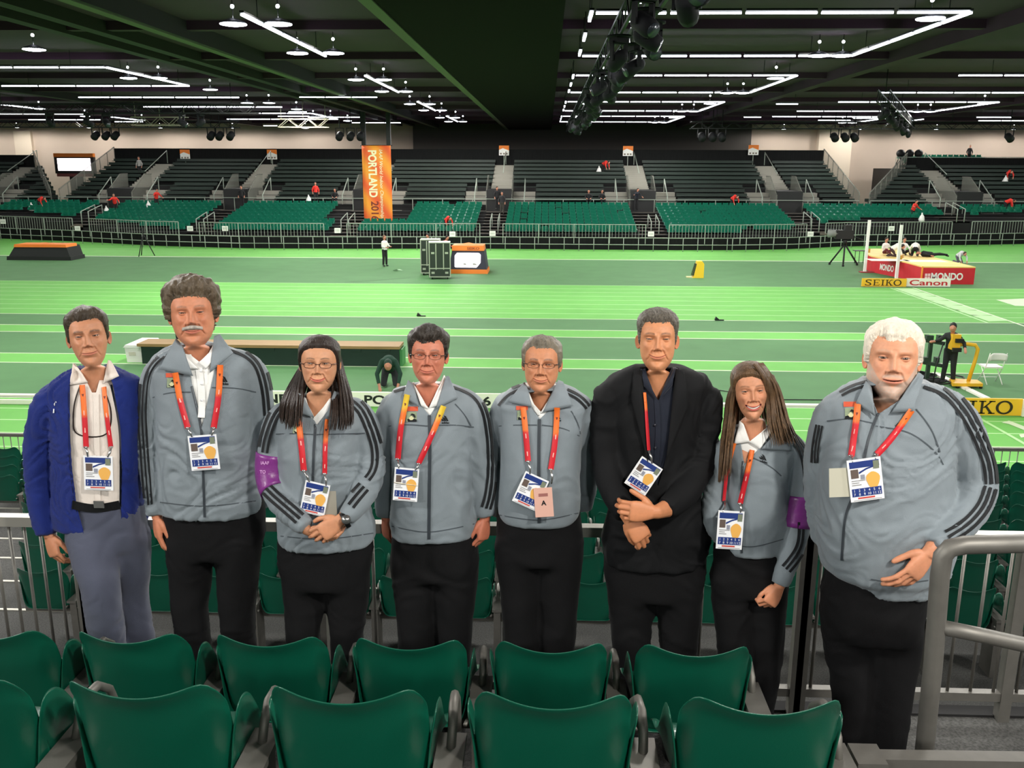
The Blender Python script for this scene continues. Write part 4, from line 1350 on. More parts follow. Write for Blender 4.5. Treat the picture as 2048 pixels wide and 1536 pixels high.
def cat3(pts, n=5):
    out = []
    P = [np.array(p, float) for p in pts]
    m_ = len(P)
    for i in range(m_ - 1):
        p0 = P[max(i - 1, 0)]; p1 = P[i]; p2 = P[i + 1]; p3 = P[min(i + 2, m_ - 1)]
        for k in range(n):
            t = k / n
            out.append(.5 * ((2 * p1) + (-p0 + p2) * t + (2 * p0 - 5 * p1 + 4 * p2 - p3) * t * t + (-p0 + 3 * p1 - 3 * p2 + p3) * t ** 3))
    out.append(P[-1])
    return out
def inpoly(p, poly):
    x, y = p; r = False
    n = len(poly)
    for i in range(n):
        x1, y1 = poly[i]; x2, y2 = poly[(i + 1) % n]
        if (y1 > y) != (y2 > y) and x < (x2 - x1) * (y - y1) / (y2 - y1) + x1: r = not r
    return r
def cut_open(o, poly, Yp):
    bm = bmesh.new(); bm.from_mesh(o.data)
    n = len(poly)
    for i in range(n):
        a, b = ray(*poly[i]), ray(*poly[(i + 1) % n])
        nr = a.cross(b)
        if nr.length < 1e-6: continue
        geom = [f for f in bm.faces if f.calc_center_median().y < Yp + .02]
        ed = {e for f in geom for e in f.edges}; vv = {v for f in geom for v in f.verts}
        bmesh.ops.bisect_plane(bm, geom=list(vv) + list(ed) + geom, plane_co=CP, plane_no=nr.normalized(), dist=1e-5)
    kill = []
    for f in bm.faces:
        c = f.calc_center_median()
        if c.y < Yp + .01 and f.normal.y < .35 and inpoly(px(c), poly): kill.append(f)
    bmesh.ops.delete(bm, geom=kill, context='FACES')
    bm.to_mesh(o.data); bm.free(); o.data.update()
    return o
def loft_rows(rows, Yp, dep, scale=1.0, sq=2.4, n=28, hem_up=0):
    """rows (v,uL,uR); dep [(v,front,back)] -> closed stacked rings"""
    G = []
    dv = [d[0] for d in dep]
    for ri, (v, ul, ur) in enumerate(rows):
        v_ = v - hem_up if ri >= len(rows) - 2 else v
        a, b = at_y(ul, v_, Yp), at_y(ur, v_, Yp)
        c = (a + b) / 2; hw = (b.x - a.x) / 2 * scale
        f = np.interp(v, dv, [d[1] for d in dep]) * (scale if scale < 1 else 1); k = np.interp(v, dv, [d[2] for d in dep]) * (scale if scale < 1 else 1)
        ring = []
        for q in np.linspace(0, 2 * math.pi, n, endpoint=False):
            s_, co = math.sin(q), math.cos(q)
            e = 2 / sq
            x = hw * math.copysign(abs(s_) ** e, s_)
            d = f if co > 0 else k
            y = -d * math.copysign(abs(co) ** e, co)
            ring.append((c.x + x, Yp + y, c.z + x * (b.z - a.z) / max(1e-6, b.x - a.x)))
        G.append(ring)
    return np.array(G)
def add_loft(mb, G):
    n = G.shape[1]
    mb.grid(G, wrap=True)
    mb.add(G[0], [tuple(range(n - 1, -1, -1))]); mb.add(G[-1], [tuple(range(n))])
    return mb
def chain(pts, Yp):
    return [at_y(u, v, Yp + dy) for u, v, dy, r in pts], [r for *_, r in pts]
def sleeve(mb, pts, Yp, sides=16):
    P, R_ = chain(pts, Yp)
    C4 = cat3([(*p, r) for p, r in zip(P, R_)], 5)
    mb.tube([c[:3] for c in C4], [c[3] for c in C4], sides)
    return P
def head_xf(p, X0, Y0):
    yaw = math.atan2(-X0, Y0) * p.get('look', .75) + math.radians(p.get('yaw', 0))
    R = Matrix.Rotation(yaw, 3, 'Z') @ Matrix.Rotation(math.radians(p.get('roll', 0)), 3, 'Y') @ Matrix.Rotation(-math.radians(p.get('pitch', 9)), 3, 'X')
    return np.array(R)
def build_person(sp):
    Yp = sp['Y']; hp = sp['head']
    rows = sp['torso']
    hipc = at_y((rows[-1][1] + rows[-1][2]) / 2, rows[-1][0], Yp)
    root = thing('person', (hipc.x, Yp, sp.get('floor', Z2)), sp['label'], 'person')
    # ---------------- head
    G, Zg, Tg, mk = head_grid(hp)
    R = head_xf(hp, hipc.x, Yp)
    piv = np.array([0, 2.0, -2.5])
    def pose(L, wgt=None):
        L = np.asarray(L, float)
        wgt = sstep(-10, -1.5, L[..., 2]) if wgt is None else np.full(L.shape[:-1], wgt)
        rot = (L - piv) @ R.T + piv
        return L * (1 - wgt[..., None]) + rot * wgt[..., None]
    # hair thickness
    ta = np.degrees(np.abs(Tg))
    hs = sp['hair']
    hl = hairline(ta, hs.get('line', HL_MALE)) + hs.get('lift', 0) * (ta < 60) + hs.get('skew', 0) * np.sin(Tg) * (ta < 70)
    i0 = np.argmax(Zg[:, 0] > 1.5)
    ii = slice(i0, None)
    Lx = G[ii]
    nz1 = np.zeros(Lx.shape[:2]); nz2 = nz1.copy(); nz3 = nz1.copy()
    lf, sf_ = hs.get('lump', (.45, .5)), hs.get('strand', (1.6, .25))
    for i in range(Lx.shape[0]):
        for j in range(Lx.shape[1]):
            q = Lx[i, j]
            nz1[i, j] = noise.noise(Vector(q) * lf[0])
            nz2[i, j] = noise.noise(Vector((q[0] * sf_[0] + q[2] * hs.get('sweep', .3), q[1] * sf_[0] * .5, q[2] * sf_[0] * .35)))
            nz3[i, j] = noise.noise(Vector(q) * 2.2)
    msk = Zg[ii] - hl[ii] + hs.get('ragged', .5) * nz3 + .3 * nz1
    top = sstep(14, 20, Zg[ii])
    th = hs.get('side', .7) * (1 - top) + hs.get('top', 1.5) * top
    th = th + hs.get('front', 0) * top * sstep(.2, .9, np.cos(Tg[ii]))
    thick = th * sstep(0, hs.get('fade', 1.6), msk) + (lf[1] * nz1 + sf_[1] * nz2) * sstep(.2, 1.5, msk)
    thick = np.where(msk > 0, np.maximum(thick, .05), -.35)
    cen = np.array([0, 1.0, 12.5])
    nd = Lx - cen; nd[..., 2] *= np.where(Zg[ii] > 12.5, 1.0, .15)
    nd /= np.linalg.norm(nd, axis=-1, keepdims=True) + 1e-9
    Hh = Lx + nd * thick[..., None]
    # ---------------- fit to the traced head
    ut, vt, uc, vc = sp['fit']                    # hair top v, chin v, face centre u
    S = .01; O = np.array(at_y(uc, vc, Yp + hp.get('dy', -.02)))
    jc = int(np.argmin(np.abs(Tg[0]))); ic = int(np.argmin(np.abs(Zg[:, 0] + .1))); ie = int(np.argmin(np.abs(Zg[:, 0] - 10.5)))
    jl = int(np.argmin(np.abs(Tg[0] + 1.35))); jr = int(np.argmin(np.abs(Tg[0] - 1.35)))
    Gp, Hp = pose(G), pose(Hh)
    for _ in range(5):
        pa, kd = npx(O + S * Hp.reshape(-1, 3)); vtop = pa[:, 1].min()
        pc, _k = npx(O + S * Gp[ic, jc]); pe, _k2 = npx(O + S * np.array([Gp[ie, jl], Gp[ie, jr]]))
        S *= (vc - vt) / (pc[1] - vtop)
        pc, _k = npx(O + S * Gp[ic, jc]); pe, _k2 = npx(O + S * np.array([Gp[ie, jl], Gp[ie, jr]]))
        d = O - CPn; dz = d @ CFn
        O = O + CRn * ((uc - pe[:, 0].mean()) * dz / FPX) - CUn * ((vc - pc[1]) * dz / FPX)
        O = O + (np.array([0, 1, 0]) * ((Yp + hp.get('dy', -.02)) - O[1]))
    def W(L, wgt=1.0): return O + S * pose(L, wgt)
    print('HEAD', sp['label'][:30], round(S * 2300, 1))
    mb = MB()
    GW = O + S * Gp
    nr, nc = Zg.shape
    mb.grid(GW, wrap=True)
    mb.add(GW[0], [tuple(range(nc))])
    cols = [skin_cols(G, Zg, Tg, mk, hp).reshape(-1, 3), np.ones((nc, 3)) * .3]
    base = np.array(lin(hp.get('skin', (206, 152, 122)))[:3])
    wE = float(np.interp(11, HZ, HW)) * hp.get('wide', 1.0)
    for sg in (-1, 1):
        c = np.array([sg * (wE - .1), 1.2, 10.7])
        ed = np.array([sg * hp.get('earout', .5), .85, .12]); ed /= np.linalg.norm(ed)
        ez = np.array([0, -.12, 1.0]); out = np.cross(ed, ez) * (1 if sg > 0 else -1); out = out if out[0] * sg > 0 else -out
        E = []
        for r_, of in ((.02, -.1), (.3, -.15), (.55, .05), (.72, -.05), (.9, .42), (1.0, .3), (1.02, -.1), (.85, -.45), (.3, -.6)):
            E.append([tuple(W(c + ed * (1.55 * math.cos(a) * r_ + .5) + ez * (2.75 * math.sin(a) + .25 * math.cos(a)) * r_ * (1 if math.sin(a) > 0 else .95) + out * (of + .25))) for a in np.linspace(0, 2 * math.pi, 20, endpoint=False)])
        mb.grid(np.array(E), wrap=True)
        cols.append(np.ones((180, 3)) * base * np.array([1.0, .86, .84]))
    # ---------------- hands on the same skin mesh
    nh0 = len(mb.v)
    hand_objs = []
    for h_ in sp.get('hands', []):
        wp = at_y(h_['w'][0], h_['w'][1], Yp + h_['w'][2]); tp = at_y(h_['t'][0], h_['t'][1], Yp + h_['t'][2])
        dv_, dor, thb = tp - wp, Vector(h_['back']), Vector(h_['thumb'])
        y = dv_.normalized(); zz = (dor - y * dor.dot(y)).normalized()
        sd = 1 if y.cross(zz).dot(thb) > 0 else -1
        hm = MB()
        fo = at_y(h_['f'][0], h_['f'][1], Yp + h_['f'][2]) if 'f' in h_ else wp - y * .1
        hand_mb(hm, wp, dv_, dor, sd, h_.get('curl', (.35, .42, .48, .55)), h_.get('th', (.5, .35)), h_.get('sc', 1.0), h_.get('spread', 1.0), fo)
        ho = fuse(raw_obj('hand', hm, M_SKIN), .0030, 3, .5)
        set_cols(ho.data, np.ones((len(ho.data.vertices), 3)) * base * np.array([1.0, .93, .9]))
        hand_objs.append(ho)
    body = child(mb, 'body', M_SKIN, root)
    set_cols(body.data, np.concatenate(cols))
    for ho in hand_objs:
        ho.name = 'hand'; ho.parent = body; ho.matrix_parent_inverse = world_of(body).inverted()
    # ---------------- eyes
    for sg in (-1, 1):
        em = MB(); ec = []
        n, m_ = 20, 16
        V_ = []
        tgt = np.array([sp.get('gaze', 0.0), 0.0])
        for i in range(m_ + 1):
            ph = math.pi * i / m_
            for k in range(n):
                an = 2 * math.pi * k / n
                V_.append(W(np.array([sg * 3.15, -mk['f_eye'], 12.05]) + 1.2 * np.array([math.sin(ph) * math.cos(an), -math.cos(ph), math.sin(ph) * math.sin(an)])))
                dg = math.degrees(ph)
                ec.append(lin((14, 10, 9))[:3] if dg < 19 else (lin(hp.get('iris', (74, 52, 36)))[:3] if dg < 37 else lin((168, 150, 140))[:3]))
        em.add(V_, [(i * n + k, i * n + (k + 1) % n, (i + 1) * n + (k + 1) % n, (i + 1) * n + k) for i in range(m_) for k in range(n)], True)
        eo = child(em, 'eye', M_EYE, root); set_cols(eo.data, np.array(ec))
    if hp.get('open', 0) > .5:
        tm = MB(); rows_t = []
        for zz in (-.42, .0, .40):
            rows_t.append([tuple(W(np.array([xx, -(8.55 - .055 * xx * xx + .12 * abs(math.sin(xx * 4.2)) * .4), 5.3 + .13 * hp['smile'] * xx * xx - .22 * hp['smile'] + zz * (1 - (xx / 3.2) ** 2)]))) for xx in np.linspace(-2.6, 2.6, 41)])
        tm.grid(np.array(rows_t)); child(tm, 'teeth', mat('teeth', (232, 226, 214), .3), root)
    # ---------------- hair
    hm_ = mat(hs['name'], hs['col'], .5, var=hs.get('var', .35), scale=hs.get('vscale', 60), stretch=hs.get('vst', (1, 1, .18)), bump=.6, bscale=220, spec=.35)
    mb = MB()
    hn_r, hn_c = msk.shape
    keep = msk > -.45
    hf = []
    for i in range(hn_r - 1):
        for j in range(hn_c):
            j2 = (j + 1) % hn_c
            if keep[i, j] or keep[i, j2] or keep[i + 1, j] or keep[i + 1, j2]:
                hf.append((i * hn_c + j, i * hn_c + j2, (i + 1) * hn_c + j2, (i + 1) * hn_c + j))
    used = sorted({q for f in hf for q in f}); rm = {q: k for k, q in enumerate(used)}
    HWd = (O + S * Hp).reshape(-1, 3)
    mb.add([HWd[q] for q in used], [tuple(rm[q] for q in f) for f in hf], True)
    hr = child(mb, 'hair', hm_, root)
    if 'locks' in sp: sp['locks'](W, O, S, root, hm_, Yp)
    if 'moust' in sp:
        mb = MB()
        Mg = []
        for q, zz in enumerate(np.linspace(0, 1, 7)):
            rw = []
            for xx in np.linspace(-3.6, 3.6, 29):
                a_ = abs(xx) / 3.6
                zt = 7.6 - .8 * a_ ** 1.5; zb = 5.75 - .35 * a_ ** 2 + .35 * a_
                z_ = zb + (zt - zb) * zz
                bul = math.sin(math.pi * zz) ** .7 * (1 - a_ ** 3) * .75
                nn = noise.noise(Vector((xx * 3, z_ * 1.2, 2))) * .22
                f_ = np.interp(z_, HZ, HF) - .055 * xx * xx + .45
                rw.append(tuple(W(np.array([xx, -(f_ + bul * 1.5 + nn + .1), z_]))))
            Mg.append(rw)
        mb.grid(np.array(Mg)); child(mb, 'moustache', mat('grey_moustache', sp['moust'], .7, var=.3, scale=90), root)
    if 'glasses' in sp:
        gl = sp['glasses']; mb = MB(); lens = MB()
        gw, gh, gz = gl.get('w', 2.45), gl.get('h', 1.45), gl.get('z', 11.75)
        yF = lambda x: -(9.75 - .028 * x * x)
        for sg in (-1, 1):
            loop = []
            for a in np.linspace(0, 2 * math.pi, 25):
                cx = gw * math.copysign(abs(math.cos(a)) ** .6, math.cos(a)); cz = gh * math.copysign(abs(math.sin(a)) ** .7, math.sin(a))
                xx = sg * 3.3 + cx
                loop.append(W(np.array([xx, yF(xx), gz + cz])))
            mb.tube(loop, .0011 * gl.get('t', 1.0), 6)
            lens.add(loop[:-1], [tuple(range(24))])
            xe = sg * (3.3 + gw)
            mb.tube([W(np.array(q)) for q in ((xe, yF(xe), gz + .4), (sg * 6.6, -8.2, gz + .5), (sg * 7.5, -6, gz + .5), (sg * 7.75, 1.0, gz + .6))], .0016, 6)
        mb.tube([W(np.array((x_, yF(x_) - .15, gz + .35 - .1 * x_ * x_))) for x_ in (-.95, -.4, .4, .95)], .0014 * gl.get('t', 1.0), 6)
        go = child(mb, 'spectacles', mat(gl.get('n', 'dark_spectacle_frame'), gl.get('c', (44, 32, 28)), .3, .5), root)
    # ---------------- clothes
    dep = sp['dep']
    seed = sp.get('seed', 0)
    inner = None
    if 'inner' in sp:
        ir = sp['inner']
        mb = MB(); add_loft(mb, loft_rows(ir['rows'] if 'rows' in ir else rows, Yp, dep, .93, hem_up=0 if 'rows' in ir else sp.get('hem_up', 14) + 24))
        inner = fuse(raw_obj('shirt', mb, ir['mat']), .009, 6)
        wrinkle(inner, .0025, (8, 8, 12), seed + 5)
        if 'cut' in ir: cut_open(inner, ir['cut'], Yp)
        inner.name = ir.get('name', 'shirt')
        inner.parent = root; inner.matrix_parent_inverse = world_of(root).inverted()
    mb = MB(); add_loft(mb, loft_rows(rows, Yp, dep, 1.0, hem_up=sp.get('hem_up', 14)))
    for ch in sp['arms']: sleeve(mb, ch, Yp)
    jk = fuse(raw_obj('jacket', mb, sp['jmat']), .0085, 9)
    wrinkle(jk, sp.get('wr', .011), (4.2, 4.2, 9.5), seed, None)
    if 'cut' in sp: cut_open(jk, sp['cut'], Yp)
    jk.parent = root; jk.matrix_parent_inverse = world_of(root).inverted()
    bv_in = [jk] + ([inner] if inner else [])
    bv = bvh_of(bv_in); bvb = bvh_of(bv_in + [body])
    jk['_thin'] = 1
    md = jk.modifiers.new('t', 'SOLIDIFY'); md.thickness = .005; md.offset = -1
    del jk['_thin']
    # trousers
    mb = MB()
    pr = sp['legs']
    pdep = [(d[0], d[1] * pr.get('dk', .85), d[2] * .95) for d in dep]
    add_loft(mb, loft_rows(pr['rows'], Yp, pdep, 1.0, 2.3))
    feet = []
    for lg in pr['chains']:
        P, R_ = chain(lg[:-1], Yp)
        ax_, ay_, ar = lg[-1]
        P.append(Vector((at_y(lg[-2][0] + ax_, lg[-2][1], Yp).x, Yp + ay_, sp.get('floor', Z2) + .07))); R_.append(ar)
        C4 = cat3([(*p, r) for p, r in zip(P, R_)], 5)
        mb.tube([c[:3] for c in C4], [c[3] for c in C4], 16)
        feet.append(P[-1])
    tr = fuse(raw_obj('trousers', mb, pr['mat']), .012, 16)
    wrinkle(tr, .007, (4.5, 4.5, 8), seed + 3)
    tr.parent = root; tr.matrix_parent_inverse = world_of(root).inverted()
    for fp in feet:
        mb = MB()
        z0_ = sp.get('floor', Z2)
        secs = [(.09, .036, .07), (.06, .042, .085), (.0, .046, .10), (-.06, .048, .075), (-.12, .05, .055), (-.17, .045, .045), (-.20, .028, .03)]
        g_ = []
        for dy_, hw_, hh_ in secs:
            g_.append([(fp.x + hw_ * math.copysign(abs(math.cos(a)) ** .7, math.cos(a)), fp.y + dy_, z0_ + .02 + hh_ * max(0, math.sin(a)) ** .8) for a in np.linspace(0, 2 * math.pi, 16, endpoint=False)])
        add_loft(mb, np.array(g_)); so = child(mb, 'shoe', mat('black_leather', (18, 17, 17), .4), root)
        mb = MB()
        outl = [(fp.x + s_ * (hw_ + .004), fp.y + dy_) for s_ in (1,) for dy_, hw_, _ in secs] + [(fp.x - (hw_ + .004), fp.y + dy_) for dy_, hw_, _ in reversed(secs)]
        mb.prism(outl, z0_ + .001, z0_ + .024, 'z'); child(mb, 'shoe_sole', mat('black_rubber', (12, 12, 12), .8), so)
    # ---------------- trim that lies on the cloth
    def lay(name, mt, items, off=.0045, thick=.0004, bvh=None, parent=root, step=6):
        mb = MB()
        for it in items:
            ribbon(bvh or bv, it[0], it[1], off, mb, it[2] if len(it) > 2 else 0, step, thick)
        if mb.f: return child(mb, name, mt, parent)
    for st_ in sp.get('stripes', []):
        poly, gap, wd = st_
        for k in (-1, 0, 1): lay('sleeve_stripe', M_STRIPE, [(poly, wd, k * gap)])
    if 'zip' in sp: lay('zip', M_ZIP, [(sp['zip'], sp.get('zipw', 6))], .003)
    for sm_ in sp.get('seams', []): lay('seam', M_JKTD, [(sm_, 2.2)], .0022)
    for q in sp.get('flaps', []):
        mb = MB(); patch(bvb, q[0], 10, 8, q[2] if len(q) > 2 else .010, mb, .006)
        if mb.f:
            fo = child(mb, 'collar', q[1], root)
            md = fo.modifiers.new('t', 'SOLIDIFY'); md.thickness = .005; md.offset = 0
    for bnd in sp.get('bands', []):
        (a_, b_, kk, mt_, nm_) = bnd
        ch = sp['arms'][kk]
        P, R_ = chain(ch, Yp)
        C4 = cat3([(*p, r) for p, r in zip(P, R_)], 8)
        n = len(C4) - 1
        C4 = C4[int(a_ * n):int(b_ * n) + 1]
        mb = MB().tube([c[:3] for c in C4], [c[3] * 1.07 + .004 for c in C4], 22, cap=False)
        bo = child(mb, nm_, mt_, root); md = bo.modifiers.new('t', 'SOLIDIFY'); md.thickness = .004
    # three-bar maker's mark and patch
    if 'mark' in sp:
        u, v, sz = sp['mark'][:3]; sk = sp['mark'][3] if len(sp['mark']) > 3 else 0
        vs = []; fs = []
        for k, (x0, h0, h1) in enumerate(((-.55, .28, .42), (-.18, .52, .66), (.2, .78, .95))):
            b = len(vs)
            vs += [(x0, 0), (x0 + .3, 0), (x0 + .3 - h0 * .52, -h0 if False else -h0), (x0 - h1 * .52, -h1)]
            fs.append((b, b + 1, b + 2, b + 3))
        mb = MB(); proj_mesh(bv, [(a * sz, b * sz) for a, b in vs], fs, (u, v), (1, sk), (0, 1), .002, mb)
        tv, tf = text_mesh('adidas', 1.0, bold=.03)
        xx = [q[0] for q in tv]; k_ = 1.25 * sz / (max(xx) - min(xx))
        proj_mesh(bv, [(q[0] * k_, -q[1] * k_ + sz * .28) for q in tv], tf, (u, v), (1, sk), (0, 1), .002, mb)
        if mb.f: child(mb, 'maker_mark', M_STRIPE, root)
    if 'patch' in sp:
        u, v, w_ = sp['patch']
        def rect(x0, y0, x1, y1, name, mt_, off):
            mb = MB(); patch(bv, [(u + x0 * w_, v + y0 * w_), (u + x1 * w_, v + y0 * w_), (u + x1 * w_, v + y1 * w_), (u + x0 * w_, v + y1 * w_)], 4, 4, off, mb)
            return child(mb, name, mt_, root)
        pb = rect(-.5, -.45, .5, .5, 'chest_patch', mat('patch_green', (136, 150, 120), .7, var=.15, scale=60), .002)
        mb = MB()
        def dome(pts, off=.003):
            proj_mesh(bv, [(a * w_, b * w_) for a, b in pts], [tuple(range(len(pts)))], (u, v), (1, 0), (0, 1), off, mb)
        dome([(-.5, .5), (-.45, .28), (-.2, .2), (.0, .32), (.25, .2), (.5, .3), (.5, .5)])
        dome([(-.1, -.1), (.05, -.3), (.3, -.22), (.42, .1), (.3, .12), (.1, -.12)])
        if mb.f: child(mb, 'patch_emblem', M_STRIPE, root)
        mb = MB(); proj_mesh(bv, [(a * w_, b * w_) for a, b in ((-.25, .16), (.0, -.06), (.28, .16), (.1, .34), (-.1, .34))], [(0, 1, 2, 3, 4)], (u, v), (1, 0), (0, 1), .0035, mb)
        if mb.f: child(mb, 'patch_emblem', mat('patch_cream', (206, 204, 160), .7), root)
        rect(-.62, -.95, .62, -.52, 'patch_title', mat('patch_red', (206, 84, 52), .7), .003)
    if 'extra' in sp: sp['extra'](root, bv, bvb, lay, W, Yp)
    # ---------------- lanyard and badge: a thing of its own
    if 'badge' in sp:
        bd = sp['badge']
        bvl = bvh_of(bv_in + [c for c in root.children if c.name.startswith('collar')] )
        hc = None
        for tu, tv_ in ((0, 0), (-25, 0), (25, 0), (0, 20)):
            hh = hit(bvl, bd['c'][0] + tu, bd['c'][1] + tv_)
            if hh is not None and (hc is None or hh.y < hc.y): hc = hh
        ctr = at_y(bd['c'][0], bd['c'][1], hc.y - .022)
        lo = thing('lanyard_badge', ctr, bd['label'], 'badge')
        an = math.radians(bd.get('rot', 0))
        e1 = Vector((1, bd.get('yawk', 0), 0)).normalized(); e2 = Vector((0, bd.get('lean', .12), 1)).normalized()
        ex = e1 * math.cos(an) - e2 * math.sin(an); ey = e2 * math.cos(an) + e1 * math.sin(an)
        nn = ex.cross(ey)
        w_, h_ = bd.get('w', .122) / 2, bd.get('h', .158) / 2
        def card(name, x0, y0, x1, y1, mt_, d, par=None, th=.0008):
            mb = MB().obox(ctr + ex * ((x0 + x1) * w_) + ey * ((y0 + y1) * h_) + nn * d, ex * (x1 - x0) * w_, ey * (y1 - y0) * h_, nn * th)
            return child(mb, name, mt_, par or lo)
        cd = card('card', -.5, -.5, .5, .5, M_CARD, 0, None, .0016)
        # coordinates below run -.5..0.5 over the card (doubled half sizes)
        card('header', -.44, .30, .44, .45, M_CBLUE, .0022, cd)
        card('hologram', .26, .24, .43, .43, M_HOLO, .003, cd)
        card('portrait', -.42, .06, -.20, .27, M_CPHO, .0026, cd)
        card('seal', -.14, .02, -.02, .13, mat('badge_grey', (140, 144, 158), .5), .0026, cd)
        mb = MB()
        cs = [ctr + ex * (.22 * 2 * w_) + ey * (-.02 * 2 * h_) + nn * .003 + ex * (.2 * 2 * w_ * math.cos(a) * (1 + .12 * math.sin(3 * a))) + ey * (.2 * 2 * h_ * math.sin(a)) for a in np.linspace(0, 2 * math.pi, 18, endpoint=False)]
        mb.add(cs, [tuple(range(18))]); child(mb, 'gold_swirl', M_CORA, cd)
        sw = [(-.18, .20), (.05, .28), (.25, .31), (.25, .28), (.05, .24), (-.18, .15)]
        mb = MB().add([ctr + ex * (a * 2 * w_) + ey * (b * 2 * h_) + nn * .003 for a, b in sw], [tuple(range(6))]); child(mb, 'blue_swoosh', M_CBLUE, cd)
        for q, yy in enumerate((.0, -.05, -.10)):
            card('name_line', -.42, yy - .012, -.42 + (.40, .22, .28)[q], yy + .008, M_GREYT, .0024, cd)
        card('zone_strip', -.44, -.38, .44, -.19, M_CBLUE, .0024, cd)
        mb = MB()
        for q, tx in enumerate(('1', '2', '3', '4', '5', '6', '7', '8', '9', '10', '11', '12')):
            put_text(mb, tx, ctr + ex * ((-.37 + .148 * (q % 6)) * 2 * w_) + ey * ((-.24 if q < 6 else -.33) * 2 * h_) + nn * .0036, ex, ey, .06 * 2 * h_)
        child(mb, 'zone_numbers', M_CARD, cd)
        card('red_line', -.28, -.44, .22, -.405, M_CRED, .0024, cd)
        card('fold_line', -.42, -.475, .42, -.465, M_GREYT, .0024, cd)
        for q, (poly, wd) in enumerate(bd['straps']):
            mb = MB(); ribbon(bvl, poly, wd, .007, mb, 0, 5, .0008, sm=14, smooth=True)
            if not mb.f: continue
            so = child(mb, 'strap', mat('lanyard_print', (230, 90, 40), .45, attr=True), lo)
            co = np.array([v.co[:] for v in so.data.vertices]); pv, _ = npx(co)
            l0 = min(p[1] for p in poly); l1 = max(p[1] for p in poly)
            t_ = (pv[:, 1] - l0) / (l1 - l0)
            yel = np.array(lin((232, 196, 60))[:3]); ora = np.array(lin((240, 116, 44))[:3]); red_ = np.array(lin((206, 36, 48))[:3])
            ys_ = bd.get('yellow', 0.0)
            a1 = sstep(ys_ - .05, ys_ + .1, t_)[:, None] if ys_ > 0 else np.ones((len(t_), 1))
            a2 = sstep(bd.get('redat', .5) - .03, bd.get('redat', .5) + .03, t_)[:, None]
            set_cols(so.data, (yel * (1 - a1) + ora * a1) * (1 - a2) + red_ * a2)
            # small dark marks printed along the orange, pale ones on the red
            pts = resample(poly, 6); mk1 = MB(); mk2 = MB()
            for k in range(4, len(pts) - 3, 5):
                p_ = pts[k]; dd = pts[k + 1] - pts[k - 1]; dd /= np.linalg.norm(dd); n2 = np.array([-dd[1], dd[0]])
                tt = (p_[1] - l0) / (l1 - l0)
                tgt = mk1 if tt < bd.get('redat', .5) - .06 else mk2
                s1, s2 = (2.6, 2.4) if tgt is mk1 else (4.5, .9)
                qd = [p_ - dd * s1 - n2 * s2, p_ - dd * s1 + n2 * s2, p_ + dd * s1 + n2 * s2 * (.2 if tgt is mk1 else 1), p_ + dd * s1 - n2 * s2 * (.2 if tgt is mk1 else 1)]
                hs_ = [hit(bvl, q_[0], q_[1], .0085) for q_ in qd]
                if all(x_ is not None for x_ in hs_): tgt.add(hs_, [(0, 1, 2, 3)])
            if mk1.f: child(mk1, 'strap_print', mat('strap_dark_print', (110, 40, 20), .6), so)
            if mk2.f: child(mk2, 'strap_print', mat('strap_pale_print', (250, 190, 180), .6), so)
            e_ = hit(bvl, *poly[-1], .01)
            if e_ is not None:
                kx = -.34 if poly[-1][0] < bd['c'][0] else .34
                if 'clip' in bd: kx = bd['clip'][q]
                k_ = ctr + ex * (kx * 2 * w_) + ey * (.47 * 2 * h_) + nn * .002
                mb = MB().tube([e_, e_.lerp(k_, .5) + Vector((.004, -.004, 0)), k_], [.0042, .0052, .003], 8).tube([e_ + Vector((-.006, 0, 0)), e_ + Vector((.006, 0, 0))], .0045, 8)
                child(mb, 'clip', M_CHROME, lo)
        if 'extra' in bd: bd['extra'](lo, ctr, ex, ey, nn)
    return root
# ------------------------------------------------------------------ the eight people
def legs_std(uL, uR, v0, mat_, floor=None, spread=0.0, k=1.0, crotch=None, knee_dy=(-.01, .0)):
    """hips across uL..uR at row v0, two straight legs"""
    w_ = uR - uL
    c1, c2 = uL + w_ * .255, uR - w_ * .255
    r0 = .100 * k
    return dict(mat=mat_, rows=[(v0 - 45, uL + 6, uR - 6), (v0 - 10, uL + 1, uR - 1), (v0 + 25, uL, uR), (v0 + 55, uL + 8, uR - 8), (v0 + 70, uL + 26, uR - 26)],
                chains=[[(c1, v0 + 30, 0, r0), (c1 + 3, v0 + 110, 0, r0 * .90), (c1 + 4, v0 + 200, knee_dy[0], r0 * .75), (6, .03, r0 * .68)],
                        [(c2, v0 + 30, 0, r0), (c2 - 2, v0 + 110, 0, r0 * .90), (c2 - 3, v0 + 200, knee_dy[1], r0 * .75), (-4, .03, r0 * .68)]])
OUT = (0, -1, .15)
